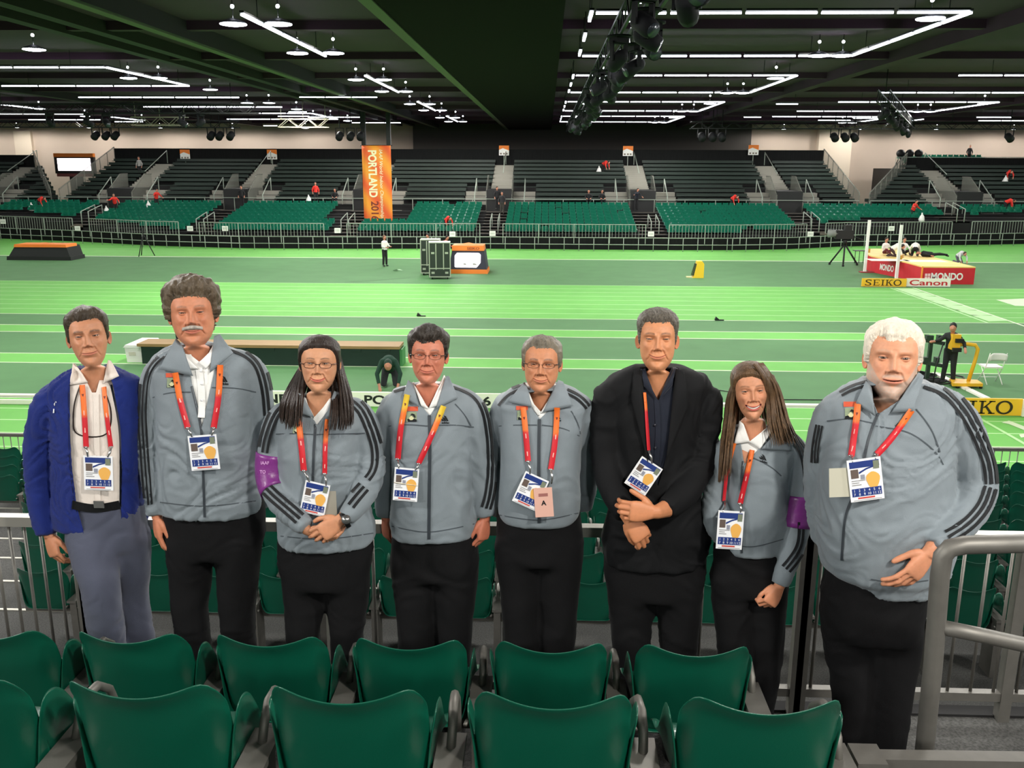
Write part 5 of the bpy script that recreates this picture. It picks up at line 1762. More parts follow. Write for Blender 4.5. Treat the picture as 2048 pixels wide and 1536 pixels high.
# 1 man in the open blue jacket --------------------------------------------------
def p1_extra(root, bv, bvb, lay, W, Yp):
    lay('spectacle_cord', M_FRAME, [([(162, 770), (150, 805), (148, 850), (152, 868), (185, 874), (214, 870), (222, 850), (222, 815), (206, 775)], 2.6)], .004, .001)
    lay('belt', mat('black_belt', (20, 20, 22), .4), [([(146, 1008), (190, 1016), (238, 1008)], 17)], .008, .002)
    lay('shirt_placket', M_SHIRT, [([(192, 780), (194, 880), (196, 1000)], 11)], .003, .001)
    lay('jacket_hem_edge', M_NAVY, [([(139, 770), (139, 860), (143, 940), (152, 1010), (166, 1056)], 4)], .002, bvh=bv)
    lay('jacket_hem_edge', M_NAVY, [([(222, 770), (238, 850), (241, 930), (240, 1050)], 4)], .002, bvh=bv)
    c = hit(bv, 200, 1006, .014)
    if c: child(MB().cbox(c, (.042, .006, .03)), 'belt_buckle', M_CHROME, root)
    mb = MB()
    proj_mesh(bv, [(0, 0), (5, -6), (6, -3), (2, 3)], [(0, 1, 2, 3)], (108, 808), (1, 0), (0, 1), .003, mb)
    proj_mesh(bv, [(-1, 0), (1, 0), (1, 8), (-1, 8)], [(0, 1, 2, 3)], (108, 818), (1, 0), (0, 1), .003, mb)
    if mb.f: child(mb, 'jacket_logo', M_CARD, root)
build_person(dict(
    label='man in open royal blue jacket and white shirt standing at far left', Y=3.5, seed=1,
    fit=(0, 609, 177, 733),
    head=dict(skin=(191, 134, 101), smile=.5, eye=0.44, pitch=10, roll=-3, yaw=4, nose=1.15, wide=1.0, jaw=.95, brow=.55, browc=(48, 36, 28), browt=1.25, browz=-.25, red=.5, lipk=.55, smirk=.5),
    hair=dict(name='short_brown_hair', col=(62, 52, 40), top=1.6, side=.55, front=.5, skew=.5, lump=(.4, .35), strand=(1.6, .25)),
    torso=[(737, 150, 220), (748, 124, 252), (760, 106, 276), (778, 96, 284), (830, 106, 284), (870, 110, 282), (920, 110, 282), (970, 112, 282), (1030, 112, 282), (1062, 116, 280)],
    dep=[(737, .06, .07), (770, .085, .10), (850, .12, .12), (960, .125, .115), (1060, .12, .12)],
    arms=[[(136, 772, .02, .045), (104, 808, .0, .071), (84, 880, .0, .068), (80, 950, -.01, .058), (84, 1010, -.03, .049), (95, 1064, -.04, .043)],
          [(244, 758, .02, .045), (268, 796, .03, .064), (276, 880, .07, .056), (278, 950, .09, .050), (276, 1040, .10, .043)]],
    jmat=M_BLUEJ, wr=.010, cut=[(150, 740), (214, 735), (226, 770), (240, 850), (244, 930), (242, 1080), (172, 1085), (152, 1010), (142, 930), (138, 850), (138, 770)],
    inner=dict(mat=M_SHIRT, name='shirt', cut=[(160, 735), (206, 735), (192, 785), (184, 785)],
               rows=[(752, 152, 212), (764, 130, 236), (780, 110, 262), (800, 112, 280), (830, 118, 280), (870, 124, 278), (960, 124, 278), (1012, 124, 276)]),
    flaps=[([(146, 727), (152, 730), (176, 765), (140, 770)], M_SHIRT, .012), ([(216, 720), (222, 722), (238, 752), (206, 768)], M_SHIRT, .012),],
    legs=dict(mat=M_GREYP, dk=.95, rows=[(990, 122, 276), (1020, 128, 284), (1060, 138, 290), (1090, 146, 284)],
              chains=[[(178, 1065, -.03, .098), (192, 1130, -.10, .088), (205, 1200, -.13, .076), (8, -.02, .066)],
                      [(258, 1065, .02, .09), (264, 1140, .03, .078), (268, 1210, .05, .066), (0, .06, .06)]]),
    hands=[dict(w=(98, 1070, -.045), t=(112, 1120, -.07), f=(90, 1030, -.035), back=(-.5, -.8, .1), thumb=(1, -.3, 0), curl=(.55, .6, .62, .66), th=(.28, .3), sc=.98)],
    badge=dict(label='badge on orange and red lanyard worn by the man in blue', c=(197, 946), rot=1, h=.140, w=.118, straps=[([(166, 770), (170, 820), (174, 893)], 11), ([(208, 775), (214, 830), (222, 893)], 9)], redat=.5, yellow=0),
    extra=p1_extra))
# 2 tall man with moustache ------------------------------------------------------
def polo_front(pts, buttons):
    def f(root, bv, bvb, lay, W, Yp):
        if pts: lay('polo_placket', M_POLO, [(pts, 14)], .003, .001)
        for u, v in buttons:
            c = hit(bv, u, v, .006)
            if c: child(MB().ball(c, .005, 8, 6, (1, .4, 1)), 'button', M_CARD, root)
    return f
build_person(dict(
    label='tall man with wavy brown hair and grey moustache in grey track jacket', Y=3.5, seed=2,
    fit=(0, 545, 385, 692),
    head=dict(skin=(196, 130, 98), smile=.85, eye=0.38, pitch=9, roll=-1, yaw=2, nose=1.2, nosew=1.15, wide=1.09, jaw=1.04, red=.8, lipk=.7, browc=(96, 76, 60), lines=[16.2, 17.0], browk=.75, chin=.5),
    hair=dict(name='wavy_brown_hair', col=(88, 76, 60), top=3.4, side=2.1, front=.3, lift=.3, lump=(.55, .9), strand=(1.1, .45), fade=2.4, ragged=.7,
              line=[(0, 17.6), (20, 17.5), (38, 17.2), (50, 15.8), (58, 14), (66, 11.2), (78, 9.2), (88, 9.0), (96, 10.8), (106, 10.4), (113, 8.2), (130, 4.0), (180, 2.0)]),
    moust=(168, 160, 150),
    torso=[(692, 348, 440), (702, 326, 470), (713, 308, 496), (732, 296, 514), (775, 308, 512), (810, 316, 508), (860, 320, 508), (920, 321, 510), (980, 320, 516), (1015, 320, 524), (1036, 324, 522)],
    dep=[(692, .065, .07), (725, .09, .10), (820, .125, .12), (960, .125, .12), (1040, .12, .12)],
    arms=[[(348, 724, .02, .045), (316, 757, .01, .064), (305, 830, .02, .06), (303, 910, .01, .054), (308, 970, -.01, .046), (313, 1028, -.03, .039)],
          [(462, 716, .02, .046), (500, 748, .02, .070), (516, 820, .05, .064), (522, 900, .09, .056), (520, 1010, .12, .042)]],
    jmat=M_JKT, cut=[(366, 690), (432, 684), (428, 745), (403, 858), (384, 770)],
    inner=dict(mat=M_POLO, name='polo_shirt', cut=[(372, 690), (428, 686), (418, 705), (399, 724), (384, 712)]),
    flaps=[([(360, 700), (372, 715), (398, 738), (372, 738)], M_POLO, .009), ([(430, 697), (427, 720), (412, 738), (396, 726)], M_POLO, .009),
           ([(352, 676), (364, 690), (386, 752), (318, 738)], M_JKT, .016), ([(428, 672), (440, 668), (466, 706), (420, 745)], M_JKT, .016)],
    zip=[(384, 772), (403, 858), (407, 950), (410, 1034)], zipw=5, seams=[[(306, 795), (340, 785), (382, 784)], [(424, 775), (470, 776), (512, 784)], [(320, 1004), (410, 1012), (526, 1000)]],
    stripes=[([(340, 697), (312, 718), (294, 745), (287, 790), (286, 850), (292, 940), (298, 1010)], 7, 3.6), ([(452, 690), (492, 705), (518, 730), (532, 775), (538, 830)], 9, 5)],
    mark=(449, 764, 13), patch=(344, 765, 20),
    legs=legs_std(326, 530, 1040, M_BLKP),
    hands=[dict(w=(314, 1032, -.03), t=(318, 1090, -.05), f=(310, 1000, -.02), back=(-.75, -.6, 0), thumb=(.7, -.7, 0), curl=(.3, .34, .38, .42), th=(.2, .2), sc=.98)],
    badge=dict(label='badge on red lanyard worn by the tall moustached man', c=(408, 905), rot=-5, w=.115, h=.140, straps=[([(352, 745), (362, 800), (377, 855)], 12), ([(441, 730), (438, 790), (428, 855)], 12)], redat=.48),
    extra=polo_front([(398, 735), (404, 790), (403, 835)], [(402, 742), (405, 768), (404, 800)])))
# 3 woman with long dark hair ----------------------------------------------------
def lock_set(guides, n, rad, seed, mt_extra=None, jit=.012):
    """strands swept between traced guide curves"""
    def f(W, O, S, root, hm_, Yp):
        r_ = random.Random(seed)
        mb = MB()
        for (ga, gb) in guides:
            A = [at_y(u, v, Yp + d) for u, v, d in ga]; B = [at_y(u, v, Yp + d) for u, v, d in gb]
            for k in range(n):
                t = (k + r_.random() * .8) / n
                jx = Vector((r_.gauss(0, jit * .5), r_.gauss(0, jit), 0))
                pts = []
                for i, (a, b) in enumerate(zip(A, B)):
                    pts.append(a.lerp(b, t) + jx * (.2 + i / len(A)))
                C_ = cat3([tuple(p) for p in pts], 5)
                m_ = len(C_)
                rr = rad * r_.uniform(.7, 1.3)
                mb.tube(C_, [rr * (1 - .9 * (i / (m_ - 1)) ** 2.5) for i in range(m_)], 6, flat=(Vector((0, 1, 0)), .7))
        child(mb, 'long_hair', hm_, root)
    return f
def p3_extra(root, bv, bvb, lay, W, Yp):
    c = at_y(690, 1040, Yp - .2); d = (at_y(672, 1050, Yp - .215) - c).normalized()
    mb = MB().tube([c - d * .009, c + d * .009], .034, 20)
    wo = child(mb, 'wristwatch', mat('watch_black', (18, 18, 20), .3), root)
    child(MB().tube([c + Vector((.012, -.034, .016)), c + Vector((.014, -.041, .019))], .018, 16), 'watch_face', mat('watch_steel', (150, 152, 150), .25, .8), wo)
    tv, tf = text_mesh('IAAF', 1.0, bold=.02); tv2, tf2 = text_mesh('TO', 1.0, bold=.02)
    b2 = bvh_of([o for o in root.children if o.name.startswith('armband')])
    m2 = MB(); proj_mesh(b2, [(q[0] * 8, -q[1] * 9) for q in tv], tf, (530, 926), (1, 0), (0, 1), .002, m2); proj_mesh(b2, [(q[0] * 8, -q[1] * 9) for q in tv2], tf2, (526, 944), (1, 0), (0, 1), .002, m2)
    if m2.f: child(m2, 'armband_print', mat('pale_lilac_print', (216, 160, 216), .5), root)
HL_F = [(0, 18.6), (25, 18.4), (45, 17.4), (58, 15.5), (68, 13.0), (78, 10.5), (90, 8.5), (110, 5), (140, 3), (180, 2)]
build_person(dict(
    label='woman with long dark hair and glasses clasping her hands, purple armband', Y=3.42, seed=3,
    fit=(0, 668, 638, 785),
    head=dict(skin=(202, 147, 112), smile=.9, eye=0.56, pitch=8, roll=2, yaw=-2, nose=.95, wide=1.06, jaw=1.0, brow=.15, browt=.7, browc=(58, 40, 32), red=.75, lipc=(190, 92, 84), lipk=.85, cheek=.35, chin=.35, lidk=.8),
    hair=dict(name='dark_brown_hair', col=(44, 34, 28), top=1.3, side=1.1, lump=(.3, .15), strand=(2.2, .16), fade=1.2, ragged=.15, line=HL_F, var=.3),
    locks=lock_set([([(612, 740, .06), (600, 775, .05), (590, 812, -.10), (580, 848, -.165)], [(602, 730, .08), (574, 778, .06), (560, 812, -.06), (562, 846, -.15)]),
                    ([(608, 735, .02), (606, 775, .0), (603, 815, -.12), (600, 852, -.17)], [(600, 735, .07), (585, 785, .03), (578, 822, -.11), (576, 858, -.165)]),
                    ([(664, 735, .05), (668, 780, .0), (666, 825, -.13), (662, 860, -.17)], [(676, 730, .07), (690, 780, .03), (700, 816, -.10), (698, 860, -.165)]),
                    ([(670, 700, .04), (676, 740, .02), (684, 796, -.08), (688, 852, -.17)], [(676, 700, .07), (686, 745, .06), (702, 800, -.05), (704, 850, -.155)]),
                    ([(620, 700, .12), (600, 770, .12), (580, 820, .08), (575, 850, .06)], [(668, 700, .12), (690, 770, .12), (700, 820, .08), (705, 850, .06)])], 42, .0052, 3),
    glasses=dict(w=2.35, h=1.2, z=11.6, t=1.0, c=(70, 40, 34), n='brown_spectacle_frame'),
    torso=[(792, 600, 682), (802, 576, 706), (813, 558, 724), (830, 550, 735), (865, 558, 726), (900, 562, 722), (950, 564, 724), (1000, 560, 734), (1050, 557, 747), (1082, 560, 748), (1096, 566, 744)],
    dep=[(792, .06, .07), (825, .085, .09), (890, .125, .11), (960, .12, .11), (1040, .135, .12), (1096, .13, .12)],
    arms=[[(592, 812, .02, .04), (564, 842, .01, .060), (545, 900, .0, .056), (541, 958, -.03, .050), (560, 1004, -.10, .047), (592, 1036, -.17, .042), (612, 1054, -.195, .036)],
          [(696, 810, .02, .04), (722, 840, .01, .060), (738, 905, .0, .056), (740, 955, -.04, .052), (724, 992, -.11, .047), (704, 1020, -.17, .041), (690, 1036, -.195, .034)]],
    jmat=M_JKT, cut=[(606, 795), (672, 790), (660, 815), (634, 850), (620, 830)],
    inner=dict(mat=M_POLO, name='polo_shirt', cut=[(612, 795), (664, 790), (646, 815), (627, 836), (618, 818)]),
    flaps=[([(598, 786), (606, 792), (628, 835), (594, 826)], M_JKT, .013), ([(668, 782), (678, 786), (684, 826), (650, 838)], M_JKT, .013),
           ([(604, 796), (610, 800), (630, 838), (620, 834)], M_POLO, .006)],
    zip=[(632, 848), (628, 900), (626, 960), (620, 1094)], zipw=5, seams=[[(552, 868), (590, 867), (626, 869)], [(634, 869), (680, 868), (730, 866)], [(562, 1072), (650, 1078), (746, 1066)]],
    stripes=[([(588, 800), (556, 818), (540, 848), (530, 880), (526, 905)], 9, 5), ([(524, 966), (545, 990), (575, 1016), (600, 1038)], 10, 5.5),
             ([(694, 796), (722, 816), (742, 858), (754, 900), (752, 940), (738, 962)], 9.5, 5), ([(728, 974), (712, 992), (698, 1010)], 10, 5.5)],
    bands=[(.36, .60, 0, M_PURPLE, 'armband')],
    patch=(594, 858, 17),
    legs=legs_std(556, 746, 1098, M_BLKP, k=.93),
    hands=[dict(w=(680, 1041, -.205), t=(622, 1082, -.24), f=(700, 1026, -.17), back=(.2, -1, .25), thumb=(-.3, -.3, 1), curl=(.45, .5, .55, .6), th=(.35, .3), sc=.92),
           dict(w=(618, 1062, -.19), t=(668, 1082, -.215), f=(598, 1045, -.17), back=(-.1, -.7, -.6), thumb=(.2, -.5, .8), curl=(.5, .55, .6, .6), th=(.1, .2), sc=.86)],
    badge=dict(label='badge tilted on the long-haired woman\'s lanyard above her hands', c=(630, 997), rot=12, w=.098, h=.128, straps=[([(597, 828), (603, 880), (609, 940)], 12), ([(655, 838), (651, 890), (650, 948)], 9)], redat=.42,
        extra=lambda lo, c, ex, ey, nn: child(MB().obox(c + ex * .055 - ey * .02 - nn * .004, (ex + ey * .25).normalized() * .034, (ey - ex * .25).normalized() * .06, nn * .001), 'card_sleeve', mat('clear_card_sleeve', (150, 146, 134), .25), lo)),
    extra=p3_extra))
# 4 dark-haired man with glasses -------------------------------------------------
build_person(dict(
    label='dark-haired man with thin glasses in grey track jacket beside the long-haired woman', Y=3.48, seed=4,
    fit=(0, 645, 856, 768),
    head=dict(skin=(194, 122, 96), smile=.75, eye=0.42, pitch=9, roll=2, yaw=-1, nose=1.1, wide=1.04, jaw=1.0, red=1.0, browc=(60, 44, 36), lipk=.6, browk=.9),
    hair=dict(name='thick_dark_hair', col=(50, 44, 38), top=2.3, side=1.0, front=.9, skew=.6, lump=(.45, .55), strand=(1.3, .3), ragged=.8, fade=1.8,
              line=[(0, 17.6), (16, 17.3), (26, 18.3), (38, 18.4), (50, 16.8), (58, 14.5), (66, 11.5), (78, 9.6), (88, 9.9), (94, 12.4), (106, 12.4), (113, 8.2), (130, 4.4), (180, 2.6)]),
    glasses=dict(w=2.45, h=1.15, z=11.75, t=.75, c=(40, 26, 24)),
    torso=[(769, 816, 900), (778, 794, 924), (789, 776, 944), (804, 770, 955), (840, 778, 948), (880, 784, 943), (940, 786, 942), (1000, 785, 946), (1050, 781, 954), (1080, 786, 950)],
    dep=[(769, .06, .07), (800, .09, .10), (870, .125, .12), (980, .13, .12), (1080, .125, .12)],
    arms=[[(812, 792, .02, .045), (786, 824, .02, .064), (774, 890, .05, .058), (772, 950, .07, .05), (772, 1030, .09, .04)],
          [(912, 790, .02, .045), (942, 823, .01, .066), (956, 890, .01, .062), (964, 945, .01, .055), (968, 990, .0, .048), (970, 1030, -.01, .040)]],
    jmat=M_JKT, cut=[(824, 770), (890, 765), (882, 795), (860, 832), (840, 808)],
    inner=dict(mat=M_POLO, name='polo_shirt', cut=[(828, 770), (886, 766), (872, 798), (858, 816), (842, 800)]),
    flaps=[([(888, 750), (893, 756), (874, 812), (858, 816)], M_POLO, .008), ([(826, 764), (830, 772), (856, 818), (842, 812)], M_POLO, .006),
           ([(816, 760), (826, 768), (838, 814), (806, 792)], M_JKT, .016), ([(892, 752), (898, 752), (916, 796), (872, 818)], M_JKT, .016)],
    zip=[(859, 830), (860, 900), (859, 980), (858, 1078)], zipw=6, seams=[[(778, 852), (815, 849), (855, 852)], [(864, 851), (910, 850), (948, 854)], [(784, 1052), (858, 1064), (956, 1046)], [(910, 808), (930, 830), (942, 852)]],
    stripes=[([(816, 768), (780, 780), (758, 800), (750, 824)], 8, 4.6), ([(908, 768), (946, 784), (968, 812), (980, 862), (984, 930), (980, 985), (972, 1016)], 8, 4.6)],
    mark=(891, 842, 12), patch=(823, 833, 21),
    legs=legs_std(782, 956, 1080, M_BLKP),
    hands=[dict(w=(970, 1036, -.01), t=(966, 1078, -.03), f=(969, 1010, .0), back=(.8, -.5, 0), thumb=(-.6, -.8, 0), curl=(.7, .75, .8, .8), th=(.2, .4), sc=.95),
           dict(w=(772, 1034, .09), t=(774, 1082, .08), f=(772, 1010, .09), back=(-.8, -.5, 0), thumb=(.6, -.8, 0), curl=(.6, .65, .7, .7), th=(.2, .4), sc=.95)],
    badge=dict(label='badge on lanyard worn by the dark-haired man with thin glasses', c=(812, 969), rot=4, w=.096, h=.132, straps=[([(816, 790), (804, 850), (798, 918)], 11), ([(887, 812), (868, 860), (838, 926)], 11)], redat=.45, yellow=.2,
        extra=lambda lo, c, ex, ey, nn: child(MB().tube([c - ex * .047 + ey * .005 + nn * .004, c + ex * .047 + ey * .0 + nn * .004], .0014, 6), 'rubber_band', mat('band_cream', (220, 210, 180), .5), lo)),
    extra=lambda *a: None))
# 5 grey-haired man with glasses --------------------------------------------------
def pink_card(lo, c, ex, ey, nn):
    k = c + ex * .065 - ey * .018 + nn * .006
    e1 = (ex + ey * .55).normalized(); e2 = (ey - ex * .55).normalized()
    po = child(MB().obox(k, e1 * .036, e2 * .058, nn * .001), 'pink_pass', mat('pink_card', (214, 168, 152), .5), lo)
    mb = MB(); put_text(mb, 'A', k - e2 * .002 + nn * .002, e1, e2, .02, bold=.03); child(mb, 'pass_letter', M_STRIPE, po)
    child(MB().obox(k + e2 * .03 + nn * .0015, e1 * .018, e2 * .006, nn * .0004), 'pass_crest', mat('pass_print', (150, 96, 90), .6), po)
build_person(dict(
    label='grey-haired man with glasses in grey track jacket beside the black blazer', Y=3.48, seed=5,
    fit=(0, 668, 1083, 786),
    head=dict(skin=(196, 134, 98), smile=.75, eye=0.42, pitch=6, roll=1, yaw=-3, nose=1.25, nosew=1.1, wide=1.06, jaw=1.06, red=.5, browc=(66, 56, 48), lipk=.5, cheek=.25, smirk=-.3),
    hair=dict(name='greying_hair', col=(112, 104, 90), top=1.3, side=1.0, front=.2, lift=.5, skew=-.3, lump=(.4, .4), strand=(1.4, .25), fade=1.8),
    glasses=dict(w=2.5, h=1.1, z=11.9, t=.85, c=(60, 44, 38), n='rimless_brown_frame'),
    torso=[(770, 1042, 1128), (779, 1020, 1150), (790, 1004, 1168), (806, 995, 1176), (850, 1000, 1166), (910, 1002, 1160), (960, 1000, 1158), (1010, 996, 1158), (1040, 997, 1155), (1049, 1002, 1150)],
    dep=[(770, .065, .07), (808, .095, .10), (880, .135, .12), (980, .145, .12), (1049, .13, .12)],
    arms=[[(1036, 796, .02, .045), (1010, 826, .03, .062), (1000, 890, .08, .056), (1000, 950, .11, .05), (1000, 1030, .12, .04)],
          [(1136, 796, .02, .045), (1162, 826, .03, .062), (1172, 890, .09, .056), (1172, 950, .12, .05), (1166, 1020, .13, .04)]],
    jmat=M_JKT, cut=[(1050, 785), (1118, 780), (1104, 815), (1080, 838), (1066, 820)],
    inner=dict(mat=M_POLO, name='polo_shirt', cut=[(1056, 780), (1114, 778), (1102, 802), (1082, 824), (1068, 808)]),
    flaps=[([(1112, 775), (1118, 780), (1094, 822), (1082, 826)], M_POLO, .008), ([(1052, 782), (1056, 790), (1078, 832), (1070, 822)], M_POLO, .006),
           ([(1048, 764), (1054, 772), (1064, 814), (1016, 804)], M_JKT, .016), ([(1116, 760), (1126, 764), (1146, 812), (1086, 824)], M_JKT, .016)],
    zip=[(1079, 838), (1078, 900), (1078, 980), (1078, 1046)], zipw=6, seams=[[(998, 852), (1035, 850), (1074, 850)], [(1084, 850), (1125, 856), (1158, 872)], [(1000, 1030), (1078, 1040), (1156, 1026)], [(1142, 822), (1156, 846), (1160, 868)]],
    stripes=[([(1040, 772), (1012, 784), (992, 806)], 8, 4.5), ([(1134, 780), (1160, 792), (1178, 812)], 8, 4.5)],
    mark=(1116, 838, 10), patch=(1044, 830, 19),
    legs=legs_std(992, 1164, 1048, M_BLKP),
    badge=dict(label='badge with a pink pass lettered A, worn by the grey-haired man', c=(1061, 982), rot=24, w=.100, h=.130, straps=[([(1047, 815), (1052, 865), (1057, 922)], 11), ([(1114, 815), (1110, 880), (1101, 938)], 11)], redat=.45, clip=[-.3, .62], extra=pink_card)))
# 6 man in black blazer ----------------------------------------------------------
def p6_extra(root, bv, bvb, lay, W, Yp):
    lay('shirt_placket', M_NAVY, [([(1313, 800), (1316, 860), (1312, 930)], 10)], .003, .001)
    for u, v in ((1310, 850), (1311, 895)):
        c = hit(bv, u, v, .006)
        if c: child(MB().ball(c, .005, 8, 6, (1, .4, 1)), 'button', mat('dark_button', (50, 52, 60), .3), root)
    c = at_y(1257, 1040, Yp - .262)
build_person(dict(
    label='man with short greying hair in black blazer, one hand holding the other wrist', Y=3.48, seed=6,
    fit=(0, 613, 1315, 742),
    head=dict(skin=(202, 139, 99), smile=.85, eye=0.41, pitch=9, roll=-1, yaw=0, nose=1.0, wide=.98, jaw=1.06, brow=.55, red=.45, browc=(80, 58, 44), lipk=.5, chin=.6, cleft=.1, earout=.75, lines=[16.3]),
    hair=dict(name='short_salt_pepper_hair', col=(86, 80, 70), top=1.7, side=.35, lump=(.8, .25), strand=(2.6, .3), ragged=.7, fade=1.2, var=.5, vscale=160, vst=(1, 1, .5)),
    torso=[(733, 1270, 1364), (743, 1246, 1388), (753, 1224, 1406), (768, 1208, 1420), (815, 1220, 1406), (860, 1230, 1392), (950, 1230, 1392), (1010, 1218, 1406), (1070, 1204, 1420), (1115, 1208, 1412), (1135, 1214, 1406)],
    dep=[(733, .065, .07), (765, .09, .10), (850, .13, .12), (960, .13, .12), (1135, .13, .13)],
    arms=[[(1262, 758, .02, .045), (1225, 792, .01, .072), (1213, 860, .0, .067), (1212, 925, -.03, .060), (1226, 980, -.11, .052), (1252, 1028, -.20, .044)],
          [(1370, 758, .02, .045), (1402, 792, .01, .072), (1404, 865, .0, .067), (1398, 930, -.05, .062), (1370, 985, -.15, .055), (1332, 1018, -.225, .044)]],
    jmat=M_BLAZER, cut=[(1280, 735), (1356, 735), (1346, 830), (1332, 920), (1316, 972), (1296, 930), (1286, 830)],
    inner=dict(mat=M_NAVY, name='shirt', cut=[(1290, 735), (1350, 735), (1336, 765), (1316, 800), (1300, 770)]),
    flaps=[([(1282, 738), (1292, 748), (1312, 798), (1288, 772)], M_NAVY, .009), ([(1344, 735), (1352, 735), (1344, 770), (1318, 800)], M_NAVY, .009),
           ([(1268, 742), (1284, 740), (1296, 925), (1262, 800)], M_BLAZER, .011), ([(1352, 738), (1368, 742), (1378, 812), (1332, 925)], M_BLAZER, .011)],
    legs=legs_std(1206, 1412, 1120, M_BLKP),
    hands=[dict(w=(1258, 1036, -.215), t=(1304, 1102, -.245), f=(1244, 1010, -.17), back=(.15, -1, .3), thumb=(-.8, -.3, -.2), curl=(.62, .66, .7, .72), th=(.1, .3), sc=1.0, spread=.3),
           dict(w=(1308, 1024, -.265), t=(1240, 1022, -.29), f=(1335, 1016, -.22), back=(.1, -1, .2), thumb=(-.5, -.2, 1), curl=(.62, .68, .72, .75), th=(.5, .0), sc=1.0, spread=.3)],
    badge=dict(label='badge slanting on red lanyard over the black blazer', c=(1287, 952), rot=32, w=.096, h=.126, straps=[([(1288, 785), (1292, 830), (1297, 900)], 8)], redat=.3, clip=[.0]),
    extra=p6_extra))
# 7 woman with straight brown hair -------------------------------------------------
HL_7 = [(0, 18.2), (30, 17.4), (48, 16.0), (60, 14.0), (70, 11.5), (80, 9.5), (95, 7.5), (120, 5), (140, 3), (180, 2)]
build_person(dict(
    label='smiling woman with long straight brown hair and purple armband beside the big man', Y=3.42, seed=7,
    fit=(0, 721, 1503, 840),
    head=dict(skin=(204, 143, 109), smile=1.0, eye=0.54, open=.85, pitch=7, roll=-6, yaw=4, nose=.9, wide=.96, jaw=.93, brow=.15, browt=.75, browc=(72, 50, 38), red=.6, lipc=(192, 92, 84), lipk=.9, chin=.3, lidk=.9, browk=.75),
    hair=dict(name='straight_brown_hair', col=(92, 70, 48), top=1.5, side=1.2, lump=(.3, .12), strand=(2.2, .14), skew=-1.2, fade=1.0, ragged=.1, line=HL_7, var=.4, vscale=90),
    locks=lock_set([([(1508, 728, -.06), (1530, 760, -.08), (1536, 800, -.05), (1540, 850, -.09), (1550, 892, -.15)], [(1524, 727, .0), (1554, 770, .02), (1568, 810, .0), (1580, 852, -.05), (1592, 886, -.13)]),
                    ([(1532, 760, .0), (1542, 800, .0), (1548, 842, -.07), (1558, 888, -.145)], [(1546, 752, .06), (1564, 800, .05), (1578, 842, -.02), (1598, 882, -.10)]),
                    ([(1478, 745, -.02), (1468, 790, -.02), (1462, 840, -.02), (1456, 900, -.12), (1450, 960, -.15)], [(1484, 728, .03), (1456, 790, .04), (1448, 840, .02), (1440, 900, -.07), (1436, 965, -.11)]),
                    ([(1474, 780, .02), (1470, 830, .0), (1463, 880, -.10), (1458, 950, -.15)], [(1462, 780, .06), (1452, 830, .05), (1444, 880, -.03), (1440, 950, -.10)]),
                    ([(1476, 750, .12), (1462, 820, .12), (1456, 880, .10), (1450, 920, .08)], [(1545, 750, .12), (1562, 820, .12), (1580, 860, .10), (1590, 880, .08)])], 42, .0052, 9),
    torso=[(858, 1470, 1556), (867, 1454, 1582), (878, 1446, 1594), (896, 1442, 1600), (930, 1450, 1580), (970, 1454, 1572), (1010, 1452, 1568), (1050, 1446, 1570), (1088, 1440, 1568), (1110, 1446, 1558)],
    dep=[(858, .06, .07), (888, .085, .09), (950, .125, .11), (1030, .115, .11), (1110, .115, .11)],
    arms=[[(1478, 880, .02, .04), (1454, 908, .01, .056), (1438, 960, .02, .050), (1428, 1010, .0, .046), (1432, 1050, -.04, .042), (1448, 1078, -.075, .036)],
          [(1564, 878, .02, .04), (1588, 904, .0, .058), (1598, 960, -.01, .053), (1596, 1020, -.03, .049), (1588, 1085, -.06, .046), (1572, 1135, -.09, .041), (1560, 1168, -.10, .036)]],
    jmat=M_JKT, cut=[(1474, 855), (1546, 850), (1530, 885), (1488, 930), (1484, 900)],
    inner=dict(mat=M_POLO, name='polo_shirt', cut=[(1482, 855), (1540, 850), (1520, 875), (1498, 884), (1488, 872)]),
    flaps=[([(1480, 842), (1487, 848), (1500, 884), (1468, 888)], M_POLO, .010), ([(1538, 852), (1546, 860), (1520, 898), (1498, 884)], M_POLO, .010),
           ([(1556, 862), (1590, 874), (1582, 902), (1522, 898)], M_JKT, .012)],
    zip=[(1487, 922), (1484, 960), (1483, 1030), (1484, 1106)], zipw=4, seams=[[(1505, 915), (1540, 932), (1562, 952)], [(1446, 1082), (1500, 1094), (1566, 1078)]],
    stripes=[([(1582, 872), (1602, 896), (1613, 935), (1616, 985)], 7, 4.4), ([(1606, 1044), (1604, 1085), (1590, 1115), (1572, 1138)], 8.5, 4.6)],
    bands=[(.42, .60, 1, M_PURPLE, 'armband')], mark=(1527, 920, 12, .25),
    legs=legs_std(1426, 1572, 1112, M_BLKP, k=.90),
    hands=[dict(w=(1559, 1172, -.10), t=(1540, 1206, -.125), f=(1566, 1150, -.095), back=(.35, -.9, .1), thumb=(-1, -.3, .2), curl=(.9, .95, 1.0, 1.0), th=(.15, .45), sc=.88)],
    badge=dict(label='badge hanging low on the smiling brown-haired woman\'s lanyard', c=(1460, 1060), rot=2, w=.100, h=.152, straps=[([(1468, 886), (1456, 940), (1447, 1002)], 10), ([(1504, 900), (1494, 950), (1482, 1006)], 10)], redat=.42)))
